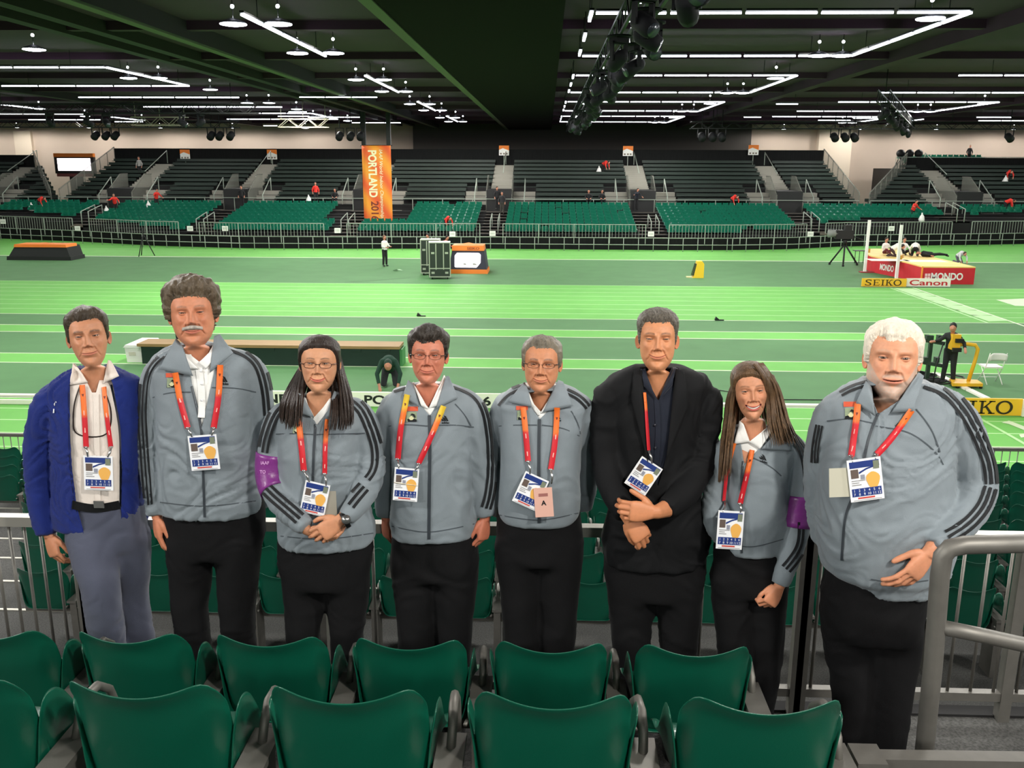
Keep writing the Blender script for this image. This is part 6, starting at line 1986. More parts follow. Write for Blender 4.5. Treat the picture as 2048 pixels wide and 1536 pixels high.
# 8 big man with white hair ----------------------------------------------------------
build_person(dict(
    label='big white-haired bearded man in grey track jacket at the right', Y=3.12, seed=8,
    fit=(0, 633, 1786, 797),
    head=dict(skin=(212, 151, 117), smile=.4, eye=0.60, pitch=9, roll=-1, yaw=-1, nose=1.0, nosew=1.1, wide=1.03, jaw=1.14, neck=1.22, brow=.35, red=.7, browc=(168, 150, 132), browk=.5, lipk=.6, cheek=.5, beard=((176, 166, 156), .8, .9), dchin=1.2, open=.25, lidk=.7),
    hair=dict(name='white_hair', col=(226, 216, 198), top=1.4, side=1.0, front=.3, lift=.2, lump=(.4, .3), strand=(1.6, .25), ragged=.9, fade=2.0, var=.15,
              line=[(0, 17.2), (14, 17.0), (26, 18.4), (40, 18.2), (50, 16.6), (58, 14.2), (66, 11.4), (78, 9.4), (88, 9.6), (94, 12.4), (106, 12.4), (113, 8.2), (130, 4.4), (180, 2.6)]),
    torso=[(760, 1726, 1850), (772, 1696, 1880), (788, 1674, 1902), (815, 1656, 1918), (860, 1648, 1906), (910, 1642, 1900), (960, 1636, 1900), (1020, 1632, 1904), (1080, 1636, 1900), (1130, 1644, 1888), (1165, 1662, 1872), (1188, 1682, 1862)],
    dep=[(760, .08, .08), (806, .11, .11), (900, .165, .14), (1000, .20, .14), (1090, .215, .14), (1188, .17, .14)],
    arms=[[(1712, 792, .02, .05), (1672, 838, .03, .078), (1648, 920, .06, .068), (1644, 1000, .08, .058), (1648, 1080, .08, .046)],
          [(1850, 790, .02, .055), (1896, 834, .0, .088), (1930, 900, -.01, .082), (1952, 965, -.03, .074), (1936, 1020, -.10, .066), (1902, 1062, -.17, .056), (1866, 1096, -.215, .046)]],
    jmat=M_JKT, wr=.009, hem_up=26, cut=[(1738, 770), (1836, 765), (1800, 800), (1757, 828), (1750, 815)],
    flaps=[([(1732, 762), (1742, 775), (1750, 832), (1712, 806)], M_JKT, .016), ([(1838, 745), (1848, 752), (1826, 822), (1782, 826)], M_JKT, .018)],
    zip=[(1757, 826), (1736, 880), (1720, 960), (1692, 1030), (1684, 1120)], zipw=5, seams=[[(1654, 842), (1700, 838), (1745, 846)], [(1752, 852), (1820, 866), (1872, 905), (1886, 930)], [(1832, 818), (1862, 858), (1880, 905)], [(1742, 1158), (1800, 1166), (1856, 1160)]],
    stripes=[([(1850, 764), (1893, 782), (1932, 826), (1960, 880), (1978, 930), (1982, 968)], 11, 6), ([(1980, 975), (1968, 1010), (1938, 1046), (1896, 1074)], 11, 6), ([(1734, 764), (1700, 774), (1680, 786)], 8, 4.5), ([(1640, 850), (1632, 890), (1630, 925)], 6, 3.4)],
    mark=(1796, 854, 9), patch=(1702, 826, 24),
    legs=dict(mat=M_BLKP, dk=.9, rows=[(1100, 1664, 1866), (1140, 1656, 1856), (1180, 1644, 1850), (1240, 1648, 1842), (1262, 1664, 1830)],
              chains=[[(1694, 1210, 0, .100), (1700, 1300, 0, .092), (1706, 1390, .0, .078), (12, .03, .072)], [(1792, 1210, 0, .104), (1790, 1300, -.02, .094), (1782, 1390, -.02, .080), (-6, -.02, .075)]]),
    hands=[dict(w=(1858, 1106, -.225), t=(1818, 1156, -.245), f=(1875, 1088, -.205), back=(.5, -.85, .2), thumb=(-.7, -.2, .8), curl=(.3, .35, .4, .4), th=(.4, .1), sc=1.05)],
    badge=dict(label='white badge on red lanyard across the big man\'s chest', c=(1731, 959), rot=-9, w=.112, h=.145, straps=[([(1716, 808), (1712, 850), (1703, 912)], 13), ([(1822, 820), (1790, 866), (1755, 908)], 13)], redat=.35,
        extra=lambda lo, c, ex, ey, nn: child(MB().obox(c - ex * .085 + ey * .0 - nn * .006, (ex - ey * .1).normalized() * .035, (ey + ex * .1).normalized() * .05, nn * .001), 'card_sleeve', mat('clear_card_sleeve_pale', (190, 188, 170), .3), lo)),
    extra=lambda root, bv, bvb, lay, W, Yp: lay('yellow_lanyard_end', mat('yellow_strap', (236, 206, 60), .5), [([(1846, 758), (1840, 785)], 10)], .012)))
# ------------------------------------------------------------------ small people far away
POSES = {
 'stand': dict(hip=(0, 0, .95), chest=(0, 0, 1.38), neck=(0, -.01, 1.5), head=(0, -.02, 1.64), kL=(-.1, -.02, .5), kR=(.1, -.02, .5), fL=(-.12, 0, .04), fR=(.12, 0, .04), eL=(-.26, 0, 1.14), eR=(.26, 0, 1.14), hL=(-.24, -.1, .9), hR=(.24, -.1, .9)),
 'point': dict(hip=(0, 0, .95), chest=(0, 0, 1.38), neck=(0, -.01, 1.5), head=(0, -.02, 1.64), kL=(-.1, -.02, .5), kR=(.1, -.02, .5), fL=(-.12, 0, .04), fR=(.12, 0, .04), eL=(-.24, -.08, 1.14), eR=(.26, -.1, 1.14), hL=(-.1, -.32, 1.1), hR=(.14, -.36, 1.14)),
 'bend': dict(hip=(0, .1, .92), chest=(0, -.28, 1.1), neck=(0, -.40, 1.1), head=(0, -.52, 1.06), kL=(-.12, .02, .5), kR=(.12, .02, .5), fL=(-.14, .06, .04), fR=(.14, .06, .04), eL=(-.26, -.36, .82), eR=(.26, -.36, .82), hL=(-.2, -.42, .55), hR=(.22, -.42, .58)),
 'lean': dict(hip=(0, .05, .95), chest=(0, -.12, 1.34), neck=(0, -.17, 1.45), head=(0, -.23, 1.57), kL=(-.1, .02, .5), kR=(.1, .02, .5), fL=(-.13, .05, .04), fR=(.13, .05, .04), eL=(-.3, -.28, 1.2), eR=(.3, -.1, 1.16), hL=(-.42, -.5, 1.2), hR=(.36, -.34, 1.02)),
 'sit': dict(hip=(0, 0, .45), chest=(0, -.06, .88), neck=(0, -.09, 1.0), head=(0, -.12, 1.14), kL=(-.13, -.42, .48), kR=(.13, -.42, .48), fL=(-.14, -.42, .04), fR=(.14, -.42, .04), eL=(-.27, -.12, .68), eR=(.27, -.12, .68), hL=(-.14, -.34, .56), hR=(.14, -.34, .56)),
 'floor_sit': dict(hip=(0, 0, .12), chest=(0, .02, .55), neck=(0, .0, .68), head=(0, -.02, .82), kL=(-.22, -.38, .30), kR=(.22, -.38, .30), fL=(-.12, -.62, .05), fR=(.12, -.62, .05), eL=(-.27, -.08, .36), eR=(.27, -.08, .36), hL=(-.2, -.34, .34), hR=(.2, -.34, .34)),
 'lie': dict(hip=(0, 0, .13), chest=(-.45, .05, .18), neck=(-.58, .05, .2), head=(-.72, .04, .22), kL=(.42, -.06, .18), kR=(.42, .12, .14), fL=(.85, -.05, .06), fR=(.85, .12, .06), eL=(-.3, -.2, .14), eR=(-.3, .28, .12), hL=(-.05, -.24, .08), hR=(-.05, .3, .08)),
 'kneel': dict(hip=(0, .1, .42), chest=(0, -.22, .62), neck=(0, -.34, .62), head=(0, -.45, .58), kL=(-.14, -.12, .06), kR=(.14, -.12, .06), fL=(-.14, .3, .06), fR=(.14, .3, .06), eL=(-.26, -.34, .36), eR=(.26, -.34, .36), hL=(-.2, -.46, .08), hR=(.2, -.46, .08)),
}
M_SKINF = mat('skin_far', (190, 130, 104), .6)
def mini(label, pos, rz, pose, shirt, pants, hair=(40, 32, 26), h=1.74, over=None, grp=None):
    J = {k: Vector(v) for k, v in POSES[pose].items()}
    if over: J.update({k: Vector(v) for k, v in over.items()})
    k_ = h / 1.74
    root = thing('person', pos, label, 'person', grp, rz)
    T = Matrix.Translation(pos) @ Matrix.Rotation(rz, 4, 'Z') @ Matrix.Scale(k_, 4)
    up = (J['chest'] - J['hip']).normalized()
    sd = Vector((1, 0, 0)) if abs(up.x) < .8 else Vector((0, 1, 0))
    L, R_ = J['chest'] - sd * .17, J['chest'] + sd * .17
    hL, hR = J['hip'] - sd * .09, J['hip'] + sd * .09
    def mk(name, mt, f, vox=.022, sm=3):
        mb = MB(); f(mb)
        mb.v = [tuple(T @ Vector(p)) for p in mb.v]
        o = fuse(mb.build(name, mt), vox, sm)
        o.name = name; o.parent = root; o.matrix_parent_inverse = world_of(root).inverted()
        return o
    def fb(mb):
        mb.tube([J['chest'] + up * .02, J['neck'], J['neck'].lerp(J['head'], .5)], [.06, .055, .055], 8)
        mb.ball(J['head'], .105, 12, 10, (.82, .95, 1.15))
        fd = Vector((0, -1, 0))
        mb.ball(J['head'] + fd * .10 - Vector((0, 0, .015)), .022, 6, 5)
        for e, hn in (('eL', 'hL'), ('eR', 'hR')):
            d = (J[hn] - J[e]).normalized()
            mb.tube([J[e].lerp(J[hn], .6), J[hn], J[hn] + d * .06, J[hn] + d * .12], [.034, .034, .042, .024], 8)
    mk('body', M_SKINF, fb, .016, 2)
    def fs(mb):
        mb.tube([J['hip'] + up * -.02, J['hip'].lerp(J['chest'], .5), J['chest'], J['chest'] + up * .09], [.155, .15, .165, .08], 12)
        mb.tube([L, J['chest'] + up * .05, R_], [.065, .075, .065], 8)
        mb.tube([L + sd * .03, J['eL'], J['eL'].lerp(J['hL'], .75)], [.07, .055, .042], 8)
        mb.tube([R_ - sd * .03, J['eR'], J['eR'].lerp(J['hR'], .75)], [.07, .055, .042], 8)
    mk('shirt', mat('cloth_%02x%02x%02x' % shirt, shirt, .85), fs)
    def fp(mb):
        mb.tube([J['hip'] + up * .06, J['hip'], J['hip'] - up * .08], [.15, .155, .12], 12)
        mb.tube([hL, J['kL'], J['fL'] + Vector((0, 0, .06))], [.095, .075, .06], 8)
        mb.tube([hR, J['kR'], J['fR'] + Vector((0, 0, .06))], [.095, .075, .06], 8)
    mk('trousers', mat('cloth_%02x%02x%02x' % pants, pants, .85), fp)
    mk('hair', mat('hair_%02x%02x%02x' % hair, hair, .7), lambda mb: mb.ball(J['head'] + Vector((0, .018, .035)), .112, 12, 8, (.84, .92, 1.0)), .018, 1)
    for f in ('fL', 'fR'):
        mk('shoe', mat('shoe_dark', (28, 28, 30), .6), lambda mb: mb.ball(J[f] + Vector((0, -.06, .015)), .06, 10, 6, (.75, 2.0, .75)), .016, 1)
    return root
def bag(pos, s_=.3, label='x'):
    o = thing('rubbish_bag', pos, label, 'bag', 'white rubbish bags of the cleaners')
    mb = MB().lathe([(.02, 1.0), (.08, .95), (.05, .88), (.22, .62), (.34, .3), (.3, .06), (.02, .0)], n=12)
    mb.v = [(pos[0] + x * s_ * 2 * (1 + .15 * math.sin(z * 9 + x * 8)), pos[1] + y * s_ * 2, pos[2] + z * s_ * 2) for x, y, z in mb.v]
    child(mb, 'sack', mat('white_bag', (226, 226, 222), .5), o)
RED, BLK, WHT = (214, 48, 38), (24, 24, 26), (232, 230, 222)
def far_y(kind, x):
    return None
def stand_z(Y):
    if Y < YU - .5: return ZL0 + max(0, int((Y - YL0 + .2) / DY)) * DZ
    return UZ0 + max(0, int((Y - YU) / UDY)) * UDZ - .3
def far_person(label, u, Y, rz, pose, shirt, pants, bagside=0, **kw):
    x = at_y(u, 400, Y).x
    z = stand_z(Y)
    mini(label, (x, Y, z), rz, pose, shirt, pants, **kw)
    if bagside:
        bag((x + .45 * bagside, Y - .55, z + .1), .34, 'white rubbish bag held by a red-shirted cleaner in the far stand')
far_person('cleaner in red bending over seats at the far left', 80, 71.2, 1.2, 'bend', RED, BLK, -1)
far_person('cleaner in red with bag at the aisle left of the far seats', 229, 70.0, .3, 'lean', RED, BLK, -1)
far_person('cleaner in red leaning with bag above the second far seat block', 313, 71.4, .8, 'lean', RED, BLK, -1)
far_person('cleaner in red standing with bag left of the banner', 632, 73.0, .4, 'stand', RED, BLK, -1)
far_person('steward in black sitting beside the cleaner left of the banner', 671, 73.2, 0, 'sit', BLK, BLK)
far_person('cleaner in red bending high on the dark benches', 1206, 81.0, .9, 'bend', RED, BLK, -1)
far_person('cleaner in red bending at the right middle seat block', 1466, 72.4, .5, 'bend', RED, BLK)
far_person('cleaner in red with bag high on the benches at far right', 2010, 79.0, 0, 'bend', RED, BLK, -1)
far_person('cleaner in red bending over the seats at far right', 2014, 71.8, 1.3, 'bend', RED, BLK)
far_person('cleaner in red with bag on the aisle behind the high jump', 1829, 69.3, .4, 'lean', RED, BLK, 1)
far_person('cleaner in red standing behind the flight cases', 893, 65.2, .6, 'bend', RED, BLK)
far_person('steward in black suit at the vomitory left of the middle', 484, 72.6, 0, 'stand', BLK, BLK)
far_person('steward in black suit standing in the central aisle', 1004, 71.0, 0, 'stand', (40, 40, 42), (60, 58, 52))
far_person('steward in black suit above the central vomitory', 994, 72.6, .5, 'stand', BLK, BLK)
far_person('steward in black sitting left of the right-hand stairs', 1177, 73.0, 0, 'sit', BLK, BLK)
far_person('steward in black sitting next to the right-hand stairs', 1203, 73.2, .3, 'sit', BLK, BLK)
far_person('person in dark clothes with bright sheet at the right vomitory', 1273, 72.4, .3, 'lean', (30, 34, 44), BLK)
far_person('person in grey standing on the upper left benches', 285, 80.2, 0, 'stand', (150, 150, 146), BLK)

# ------------------------------------------------------------------ things on the track
def G0(u, v): return at_z(u, v, 0)
p = G0(770, 533)
mini('man in white shirt standing on the infield left of the flight cases', p, .9, 'point', WHT, BLK, (120, 90, 70))
p = G0(857, 529)
mini('person in white shirt behind the flight cases', p, -.6, 'point', WHT, BLK)
p = G0(889, 530)
mini('person in black and red beside the flight cases', p, 1.0, 'lean', (150, 36, 50), BLK)
p = G0(795, 542)
tag(MB().add([p + Vector(q) for q in ((-.3, 0, .02), (-.05, -.1, .1), (.3, .0, .03), (.1, .15, .08), (-.1, .15, .02))], [(0, 1, 3, 4), (1, 2, 3)]).build('crumpled_cloth', mat('pale_green_cloth', (170, 210, 170), .8)), 'small crumpled pale cloth on the infield by the man in white', 'cloth')
def flight_case(label, u, v, w_, d_, h_, rz):
    p = G0(u, v)
    o = thing('flight_case', p, label, 'case', None, rz)
    T = Matrix.Translation(p) @ Matrix.Rotation(rz, 4, 'Z')
    bd, al = mat('case_panel', (30, 44, 32), .6), mat('case_aluminium', (170, 176, 160), .4, .5)
    def c_(mb, n, mt):
        mb.v = [tuple(T @ Vector(q)) for q in mb.v]; return child(mb, n, mt, o)
    c_(MB().box((-w_ / 2, -d_ / 2, .12), (w_ / 2, d_ / 2, h_)), 'body', bd)
    for x in (-w_ / 2, w_ / 2):
        for y in (-d_ / 2, d_ / 2):
            c_(MB().cbox((x, y, h_ / 2 + .06), (.05, .05, h_ - .1)), 'corner_edge', al)
    for z in (.14, .14 + .42, h_):
        c_(MB().box((-w_ / 2 - .02, -d_ / 2 - .02, z - .03), (w_ / 2 + .02, d_ / 2 + .02, z + .02)), 'edge_band', al)
    for x in (-w_ * .18, w_ * .18):
        c_(MB().cbox((x, -d_ / 2 - .015, h_ * .62), (.05, .02, h_ * .7)), 'front_strap', al)
    for x in (-w_ * .33, w_ * .33):
        for z in (.34, h_ * .72):
            c_(MB().cbox((x, -d_ / 2 - .02, z), (.16, .02, .1)), 'latch', al)
    for x in (-w_ * .38, w_ * .38):
        for y in (-d_ * .35, d_ * .35):
            c_(MB().tube([(x - .025, y, .06), (x + .025, y, .06)], .06, 10), 'castor', M_BLACK)
flight_case('tall black flight case with metal edges, the rear of two', 862, 549, 1.0, .8, 1.85, .08)
flight_case('tall black flight case with metal edges, the front of two', 880, 557, 1.05, .8, 1.85, .12)
# perimeter LED unit
def trap_box(label, u0, u1, v0, v1, screen_on, depth=1.6):
    a_, b_ = G0(u0, v1), G0(u1, v1)
    Y = a_.y; zt = at_y((u0 + u1) / 2, v0, Y).z
    o = thing('led_display_unit' if screen_on else 'covered_display_unit', ((a_.x + b_.x) / 2, Y, 0), label, 'display')
    x0, x1 = a_.x, b_.x; w_ = x1 - x0
    sk = w_ * .09
    def quad(x0_, x1_, z0_, z1_, y0_, y1_, n, mt, th=.08):
        mb = MB().add([(x0_[0], y0_, z0_), (x0_[1], y0_, z0_), (x1_[1], y1_, z1_), (x1_[0], y1_, z1_), (x0_[0], y0_ + th, z0_), (x0_[1], y0_ + th, z0_), (x1_[1], y1_ + th, z1_), (x1_[0], y1_ + th, z1_)],
                      [(0, 1, 2, 3), (5, 4, 7, 6), (0, 4, 5, 1), (1, 5, 6, 2), (2, 6, 7, 3), (3, 7, 4, 0)])
        return child(mb, n, mt, o)
    dk = mat('display_dark_cloth', (40, 42, 56), .7) if screen_on else mat('cover_dark', (26, 30, 28), .8)
    quad((x0, x1), (x0 + sk, x1 - sk), .12, zt * .86, Y, Y + .3, 'body', dk, depth)
    quad((x0 - .05, x1 + .05), (x0 - .03, x1 + .03), 0, .22, Y - .05, Y - .03, 'base_band', M_ORANGE if screen_on else dk, depth + .1)
    quad((x0 + sk * .9, x1 - sk * .9), (x0 + sk, x1 - sk), zt * .80, zt * .98, Y + .22, Y + .26, 'top_band', M_ORANGE, depth - .3)
    xm = (x0 + x1) / 2
    mb = MB().add([(x0 + sk, Y + .26, zt * .98), (x1 - sk, Y + .26, zt * .98), (xm, Y + .9, zt * 1.06)], [(0, 1, 2)])
    child(mb, 'top_fold', M_ORANGE, o)
    if screen_on:
        f = lambda x, z: (x, Y - .03 + .3 * z / (zt * .86), z)
        xa, xb, za, zb = x0 + w_ * .16, x1 - w_ * .17, zt * .22, zt * .72
        pts = [f(xa, za + .05), f(xa + .06, za), f(xb - .2, za), f(xb, za + .25), f(xb, zb - .08), f(xb - .1, zb), f(xa + .12, zb), f(xa, zb - .15)]
        child(MB().add(pts, [tuple(range(8))]), 'display', mat('lit_display', (255, 240, 250), .4, emit=5.0), o)
        mb = MB(); put_text(mb, 'SEIKO', (xm + w_ * .14, Y + .2, zt * .885), (1, 0, 0), (0, .1, 1), zt * .09, fit=w_ * .32, bold=.02)
        child(mb, 'lettering', mat('dark_orange_print', (150, 70, 20), .6), o)
        mb = MB()
        for x_, ww in ((.38, .1), (.62, .13)):
            mb.add([f(x0 + w_ * x_, za + .12), f(x0 + w_ * (x_ + ww), za + .12), f(x0 + w_ * (x_ + ww * .8), za + .2), f(x0 + w_ * (x_ + .01), za + .24)], [(0, 1, 2, 3)])
        mb.v = [(a, b - .012, c) for a, b, c in mb.v]
        child(mb, 'display_print', mat('grey_print', (170, 172, 165), .6), o)
trap_box('bright LED display unit with orange top beside the flight cases', 897, 974, 491, 547, True)
trap_box('dark covered display unit with orange trim at far left', 16, 146, 489, 520, False)
# yellow timing box
p = G0(1394, 555)
o = thing('timing_box', p, 'yellow wedge-shaped timing box on the infield', 'box')
child(MB().prism([(-.28, 0), (.30, 0), (.30, .72), (.2, .86), (-.12, .86), (-.28, .1)], p.y - .25, p.y + .25).build('tmp') if False else MB().prism([(p.x + a, b) for a, b in ((-.28, 0), (.30, 0), (.30, .72), (.2, .86), (-.05, .86), (-.2, .1))], p.y - .25, p.y + .25), 'housing', mat('signal_yellow', (240, 200, 40), .5), o)
child(MB().prism([(p.x + a, b) for a, b in ((-.3, .12), (-.17, .12), (-.05, .72), (-.13, .72))], p.y - .2, p.y + .2), 'lens_panel', mat('dark_glass', (60, 66, 50), .2), o)
child(MB().box((p.x - .55, p.y - .2, 0), (p.x - .2, p.y + .2, .05)), 'foot', mat('pale_foot', (210, 205, 150), .6), o)
# TV camera on tripod
p = G0(1686, 531)
o = thing('tv_camera', p, 'black broadcast camera on heavy tripod near the high jump mat', 'camera')
for a in (0.3, 2.4, 4.5):
    f = p + Vector((math.cos(a) * .9, math.sin(a) * .6, 0))
    child(MB().tube([f + Vector((0, 0, .08)), p + Vector((0, 0, 1.25))], .05, 6), 'tripod_leg', M_BLACK, o)
    child(MB().tube([f + Vector((-.05, 0, .06)), f + Vector((.05, 0, .06))], .07, 8), 'castor', M_BLACK, o)
child(MB().tube([p + Vector((0, 0, 1.2)), p + Vector((0, 0, 1.55))], .12, 8), 'fluid_head', M_BLACK, o)
child(MB().cbox(p + Vector((-.1, 0, 1.8)), (1.0, .4, .5)), 'camera_body', M_BLACK, o)
child(MB().tube([p + Vector((-.5, 0, 1.85)), p + Vector((-1.0, 0, 1.85))], [.2, .24], 10), 'lens', mat('camera_grey', (120, 124, 118), .5), o)
child(MB().cbox(p + Vector((.1, 0, 2.2)), (.4, .3, .3)), 'viewfinder', M_BLACK, o)
child(MB().tube([p + Vector((.4, 0, 1.7)), p + Vector((1.0, -.1, 1.5))], .03, 6), 'pan_bar', M_BLACK, o)
p = G0(1719, 526)
o = thing('small_table', p, 'small dark folding table beside the broadcast camera', 'table')
child(MB().box((p.x - .4, p.y - .25, .72), (p.x + .3, p.y + .25, .76)), 'top', M_BLACK, o)
for a in (-.3, -.05, .2): child(MB().tube([(p.x + a, p.y, .0), (p.x + a, p.y, .72)], .02, 5), 'leg', M_BLACK, o)
# high jump mat
Ym0 = G0(1850, 568).y; Ym1 = G0(1850, 540).y
A = G0(1741, 544); B = G0(1806, 557); C_ = G0(1810, 562); D = G0(1947, 569)
zt = at_y(1880, 533, D.y).z
fr = [Vector((A.x, A.y, 0)), Vector((B.x, B.y, 0)), Vector((C_.x + .3, D.y, 0)), Vector((D.x, D.y, 0))]
bk = [Vector((A.x + .2, A.y + 1.5, 0)), Vector((A.x + 1.5, A.y + 4.6, 0)), Vector((D.x - .3, A.y + 4.8, 0)), Vector((D.x, D.y + 3.0, 0))]
o = thing('high_jump_mat', (fr[2] + bk[2]) / 2, 'red and yellow high jump landing mat lettered MONDO', 'landing mat')
out = [fr[0], fr[1], fr[2], fr[3], bk[3], bk[2], bk[1], bk[0]]
redm = mat('mat_red', (196, 30, 44), .6, var=.06, scale=3); yel = mat('mat_cream_yellow', (236, 206, 120), .6, var=.08, scale=.8)
mb = MB().prism([(q.x, q.y) for q in out], .0, zt - .06, 'z'); child(mb, 'side_foam', redm, o)
mb = MB().prism([(q.x, q.y) for q in out], zt - .06, zt, 'z'); child(mb, 'top_sheet', yel, o)
for u0, v0 in ((1775, 520), (1850, 522)):
    q = at_z(u0, v0, zt)
    child(MB().cbox((q.x, q.y, zt + .004), (2.0, 1.1, .01)), 'pale_panel', mat('mat_pale', (246, 238, 216), .6), o)
child(MB().bar((fr[2].x, fr[2].y - .02, .05), (fr[2].x, fr[2].y - .02, zt), .06), 'corner_strip', mat('mat_orange', (236, 150, 50), .6), o)
mb = MB(); put_text(mb, 'MONDO', at_y(1894, 553, D.y - .02), (1, 0, 0), (0, 0, 1), .36, fit=1.55, bold=.035); child(mb, 'lettering', M_WHITE, o)
c = at_y(1855, 553, D.y - .02)
mb = MB().cbox(c + Vector((-.07, 0, .08)), (.12, .01, .13)).cbox(c + Vector((.07, 0, .08)), (.11, .01, .13)).cbox(c + Vector((-.07, 0, -.08)), (.12, .01, .14)).cbox(c + Vector((.07, 0, -.08)), (.11, .01, .14)); child(mb, 'logo', mat('pale_pink_print', (240, 200, 200), .6), o)
dA_ = (fr[1] - fr[0]).normalized(); nA = Vector((dA_.y, -dA_.x, 0)) * .02
c = (fr[0] * .5 + fr[1] * .5) + nA + Vector((0, 0, zt * .45))
mb = MB(); put_text(mb, 'MONDO', c, dA_, (0, 0, 1), .34, fit=1.25, bold=.03); child(mb, 'lettering', M_WHITE, o)
def upright(label, ub, vb, ut, vt):
    p = G0(ub, vb); z = at_y(ut, vt, p.y).z
    o = thing('high_jump_upright', p, label, 'upright')
    child(MB().bar(p + Vector((0, 0, .02)), p + Vector((0, 0, z)), .13), 'post', M_WHITE, o)
    child(MB().cbox(p + Vector((.1, 0, .03)), (.7, .4, .06)), 'base', mat('upright_base', (150, 60, 60), .6), o)
    child(MB().cbox(p + Vector((.1, 0, z * .42)), (.16, .1, .22)), 'bar_holder', mat('holder_gold', (196, 150, 50), .5), o)
upright('tall white high jump upright at the left of the mat', 1729, 545, 1738, 440)
upright('tall white high jump upright in front of the mat', 1792, 561, 1804, 450)
for lb, u, v, ps, sh, pn, rz in (('official in white bib sitting on the mat beside the left upright', 1770, 509, 'floor_sit', (226, 220, 214), (90, 30, 40), .3), ('official in white bib sitting on the mat behind the front upright', 1806, 509, 'floor_sit', WHT, BLK, 0),
                         ('person in white bent forward on the back edge of the mat, left', 1786, 514, 'kneel', WHT, (60, 40, 40), 1.2), ('person in white bent low in the middle of the mat, facing away', 1829, 513, 'kneel', WHT, BLK, 2.8), ('person in black stretched out along the back edge of the mat', 1862, 514, 'lie', BLK, (30, 30, 34), 0)):
    q = at_z(u, v, zt)
    mini(lb, q, rz, ps, sh, pn)
mini('official in white and grey crouching right of the mat', G0(1917, 526), .3, 'kneel', (206, 204, 206), (92, 84, 100))
# sponsor boards
def board(label, u0, u1, v0, v1, text, face, ink, fit=.8, sz=.62, bold=.0, xoff=0):
    a_, b_ = G0(u0, v1), G0(u1, v1)
    Y = (a_.y + b_.y) / 2; z1 = at_y((u0 + u1) / 2, v0, Y).z
    o = thing('sponsor_board', ((a_.x + b_.x) / 2, Y, 0), label, 'sign board')
    child(MB().box((a_.x, Y, .02), (b_.x, Y + .06, z1)), 'panel', face, o)
    if text:
        mb = MB()
        if text == 'SEIKO': slab_seiko(mb, (a_.x + b_.x) / 2, Y - .006, z1 * .51, (b_.x - a_.x) * fit, z1 * sz)
        else: put_text(mb, text, ((a_.x + b_.x) / 2 + xoff, Y - .006, z1 * .51), (1, 0, 0), (0, 0, 1), z1 * sz, fit=(b_.x - a_.x) * fit, bold=bold)
        child(mb, 'lettering', ink, o)
    for x in (a_.x + .15, b_.x - .15):
        child(MB().prism([(Y + .06, .0), (Y + .4, .0), (Y + .06, z1 * .8)], x - .02, x + .02, 'x'), 'prop', M_BLACK, o)
    return Y, z1, o
BY = mat('board_yellow', (240, 186, 44), .5); BW = mat('board_white', (240, 236, 224), .5); INKB = mat('ink_brown_black', (46, 34, 14), .6); INKR = mat('ink_red', (196, 36, 44), .6); INKK = mat('ink_black', (16, 18, 20), .6)
def slab_seiko(mb, cx, Y, cz, w_, h_):
    lw = w_ / 5.35; t = lw * .17; s_ = h_ * .085
    def bx(x0, z0, x1, z1): mb.add([(x0, Y, z0), (x1, Y, z0), (x1, Y, z1), (x0, Y, z1)], [(0, 1, 2, 3)])
    def dg(x0, z0, x1, z1, tt): mb.add([(x0 - tt, Y, z0), (x0 + tt, Y, z0), (x1 + tt, Y, z1), (x1 - tt, Y, z1)], [(0, 1, 2, 3)])
    x = cx - w_ / 2; b, tp = cz - h_ / 2, cz + h_ / 2
    put_text(mb, 'S', (x + lw * .47, Y, cz), (1, 0, 0), (0, 0, 1), h_ * 1.03, fit=lw * .86)
    bx(x + lw * .02, b, x + lw * .09, b + h_ * .3); bx(x + lw * .80, tp - h_ * .3, x + lw * .87, tp)
    x += lw * 1.12                                   # E
    bx(x + lw * .12, b, x + lw * .12 + t, tp); bx(x, b, x + lw * .9, b + s_); bx(x, tp - s_, x + lw * .88, tp); bx(x + lw * .2, cz - s_ / 2, x + lw * .7, cz + s_ / 2)
    bx(x + lw * .84, b, x + lw * .9, b + h_ * .28); bx(x + lw * .82, tp - h_ * .26, x + lw * .88, tp); bx(x + lw * .66, cz - h_ * .14, x + lw * .71, cz + h_ * .14)
    x += lw * 1.05                                   # I
    bx(x + lw * .22, b, x + lw * .22 + t, tp); bx(x + lw * .06, b, x + lw * .56, b + s_); bx(x + lw * .06, tp - s_, x + lw * .56, tp)
    x += lw * .68                                    # K
    bx(x + lw * .14, b, x + lw * .14 + t, tp); bx(x, b, x + lw * .46, b + s_); bx(x, tp - s_, x + lw * .46, tp)
    dg(x + lw * .34, cz - h_ * .05, x + lw * .84, tp, lw * .07); dg(x + lw * .88, b, x + lw * .48, cz + h_ * .08, lw * .10)
    bx(x + lw * .66, tp - s_, x + lw * 1.06, tp); bx(x + lw * .66, b, x + lw * 1.1, b + s_)
    x += lw * 1.68                                   # O
    vs = []; n = 28
    for k in range(n):
        a = 2 * math.pi * k / n
        vs += [(x + lw * .56 * math.cos(a), Y, cz + h_ * .53 * math.sin(a)), (x + lw * .37 * math.cos(a), Y, cz + h_ * .40 * math.sin(a))]
    mb.add(vs, [(2 * k, 2 * ((k + 1) % n), 2 * ((k + 1) % n) + 1, 2 * k + 1) for k in range(n)])
board('yellow board lettered SEIKO before the high jump mat', 1724, 1811, 557, 574, 'SEIKO', BY, INKB, .86, .70)
board('white board lettered Canon in red before the high jump mat', 1813, 1899, 557, 574, 'Canon', BW, INKR, .86, .66, .02)
board('yellow board lettered SEIKO at the track edge behind the big man', 1858, 2040, 797, 832, 'SEIKO', BY, INKB, .88, .74, .004)
board('white board at the right edge of the picture by the track', 2046, 2200, 800, 836, '', BW, INKK)
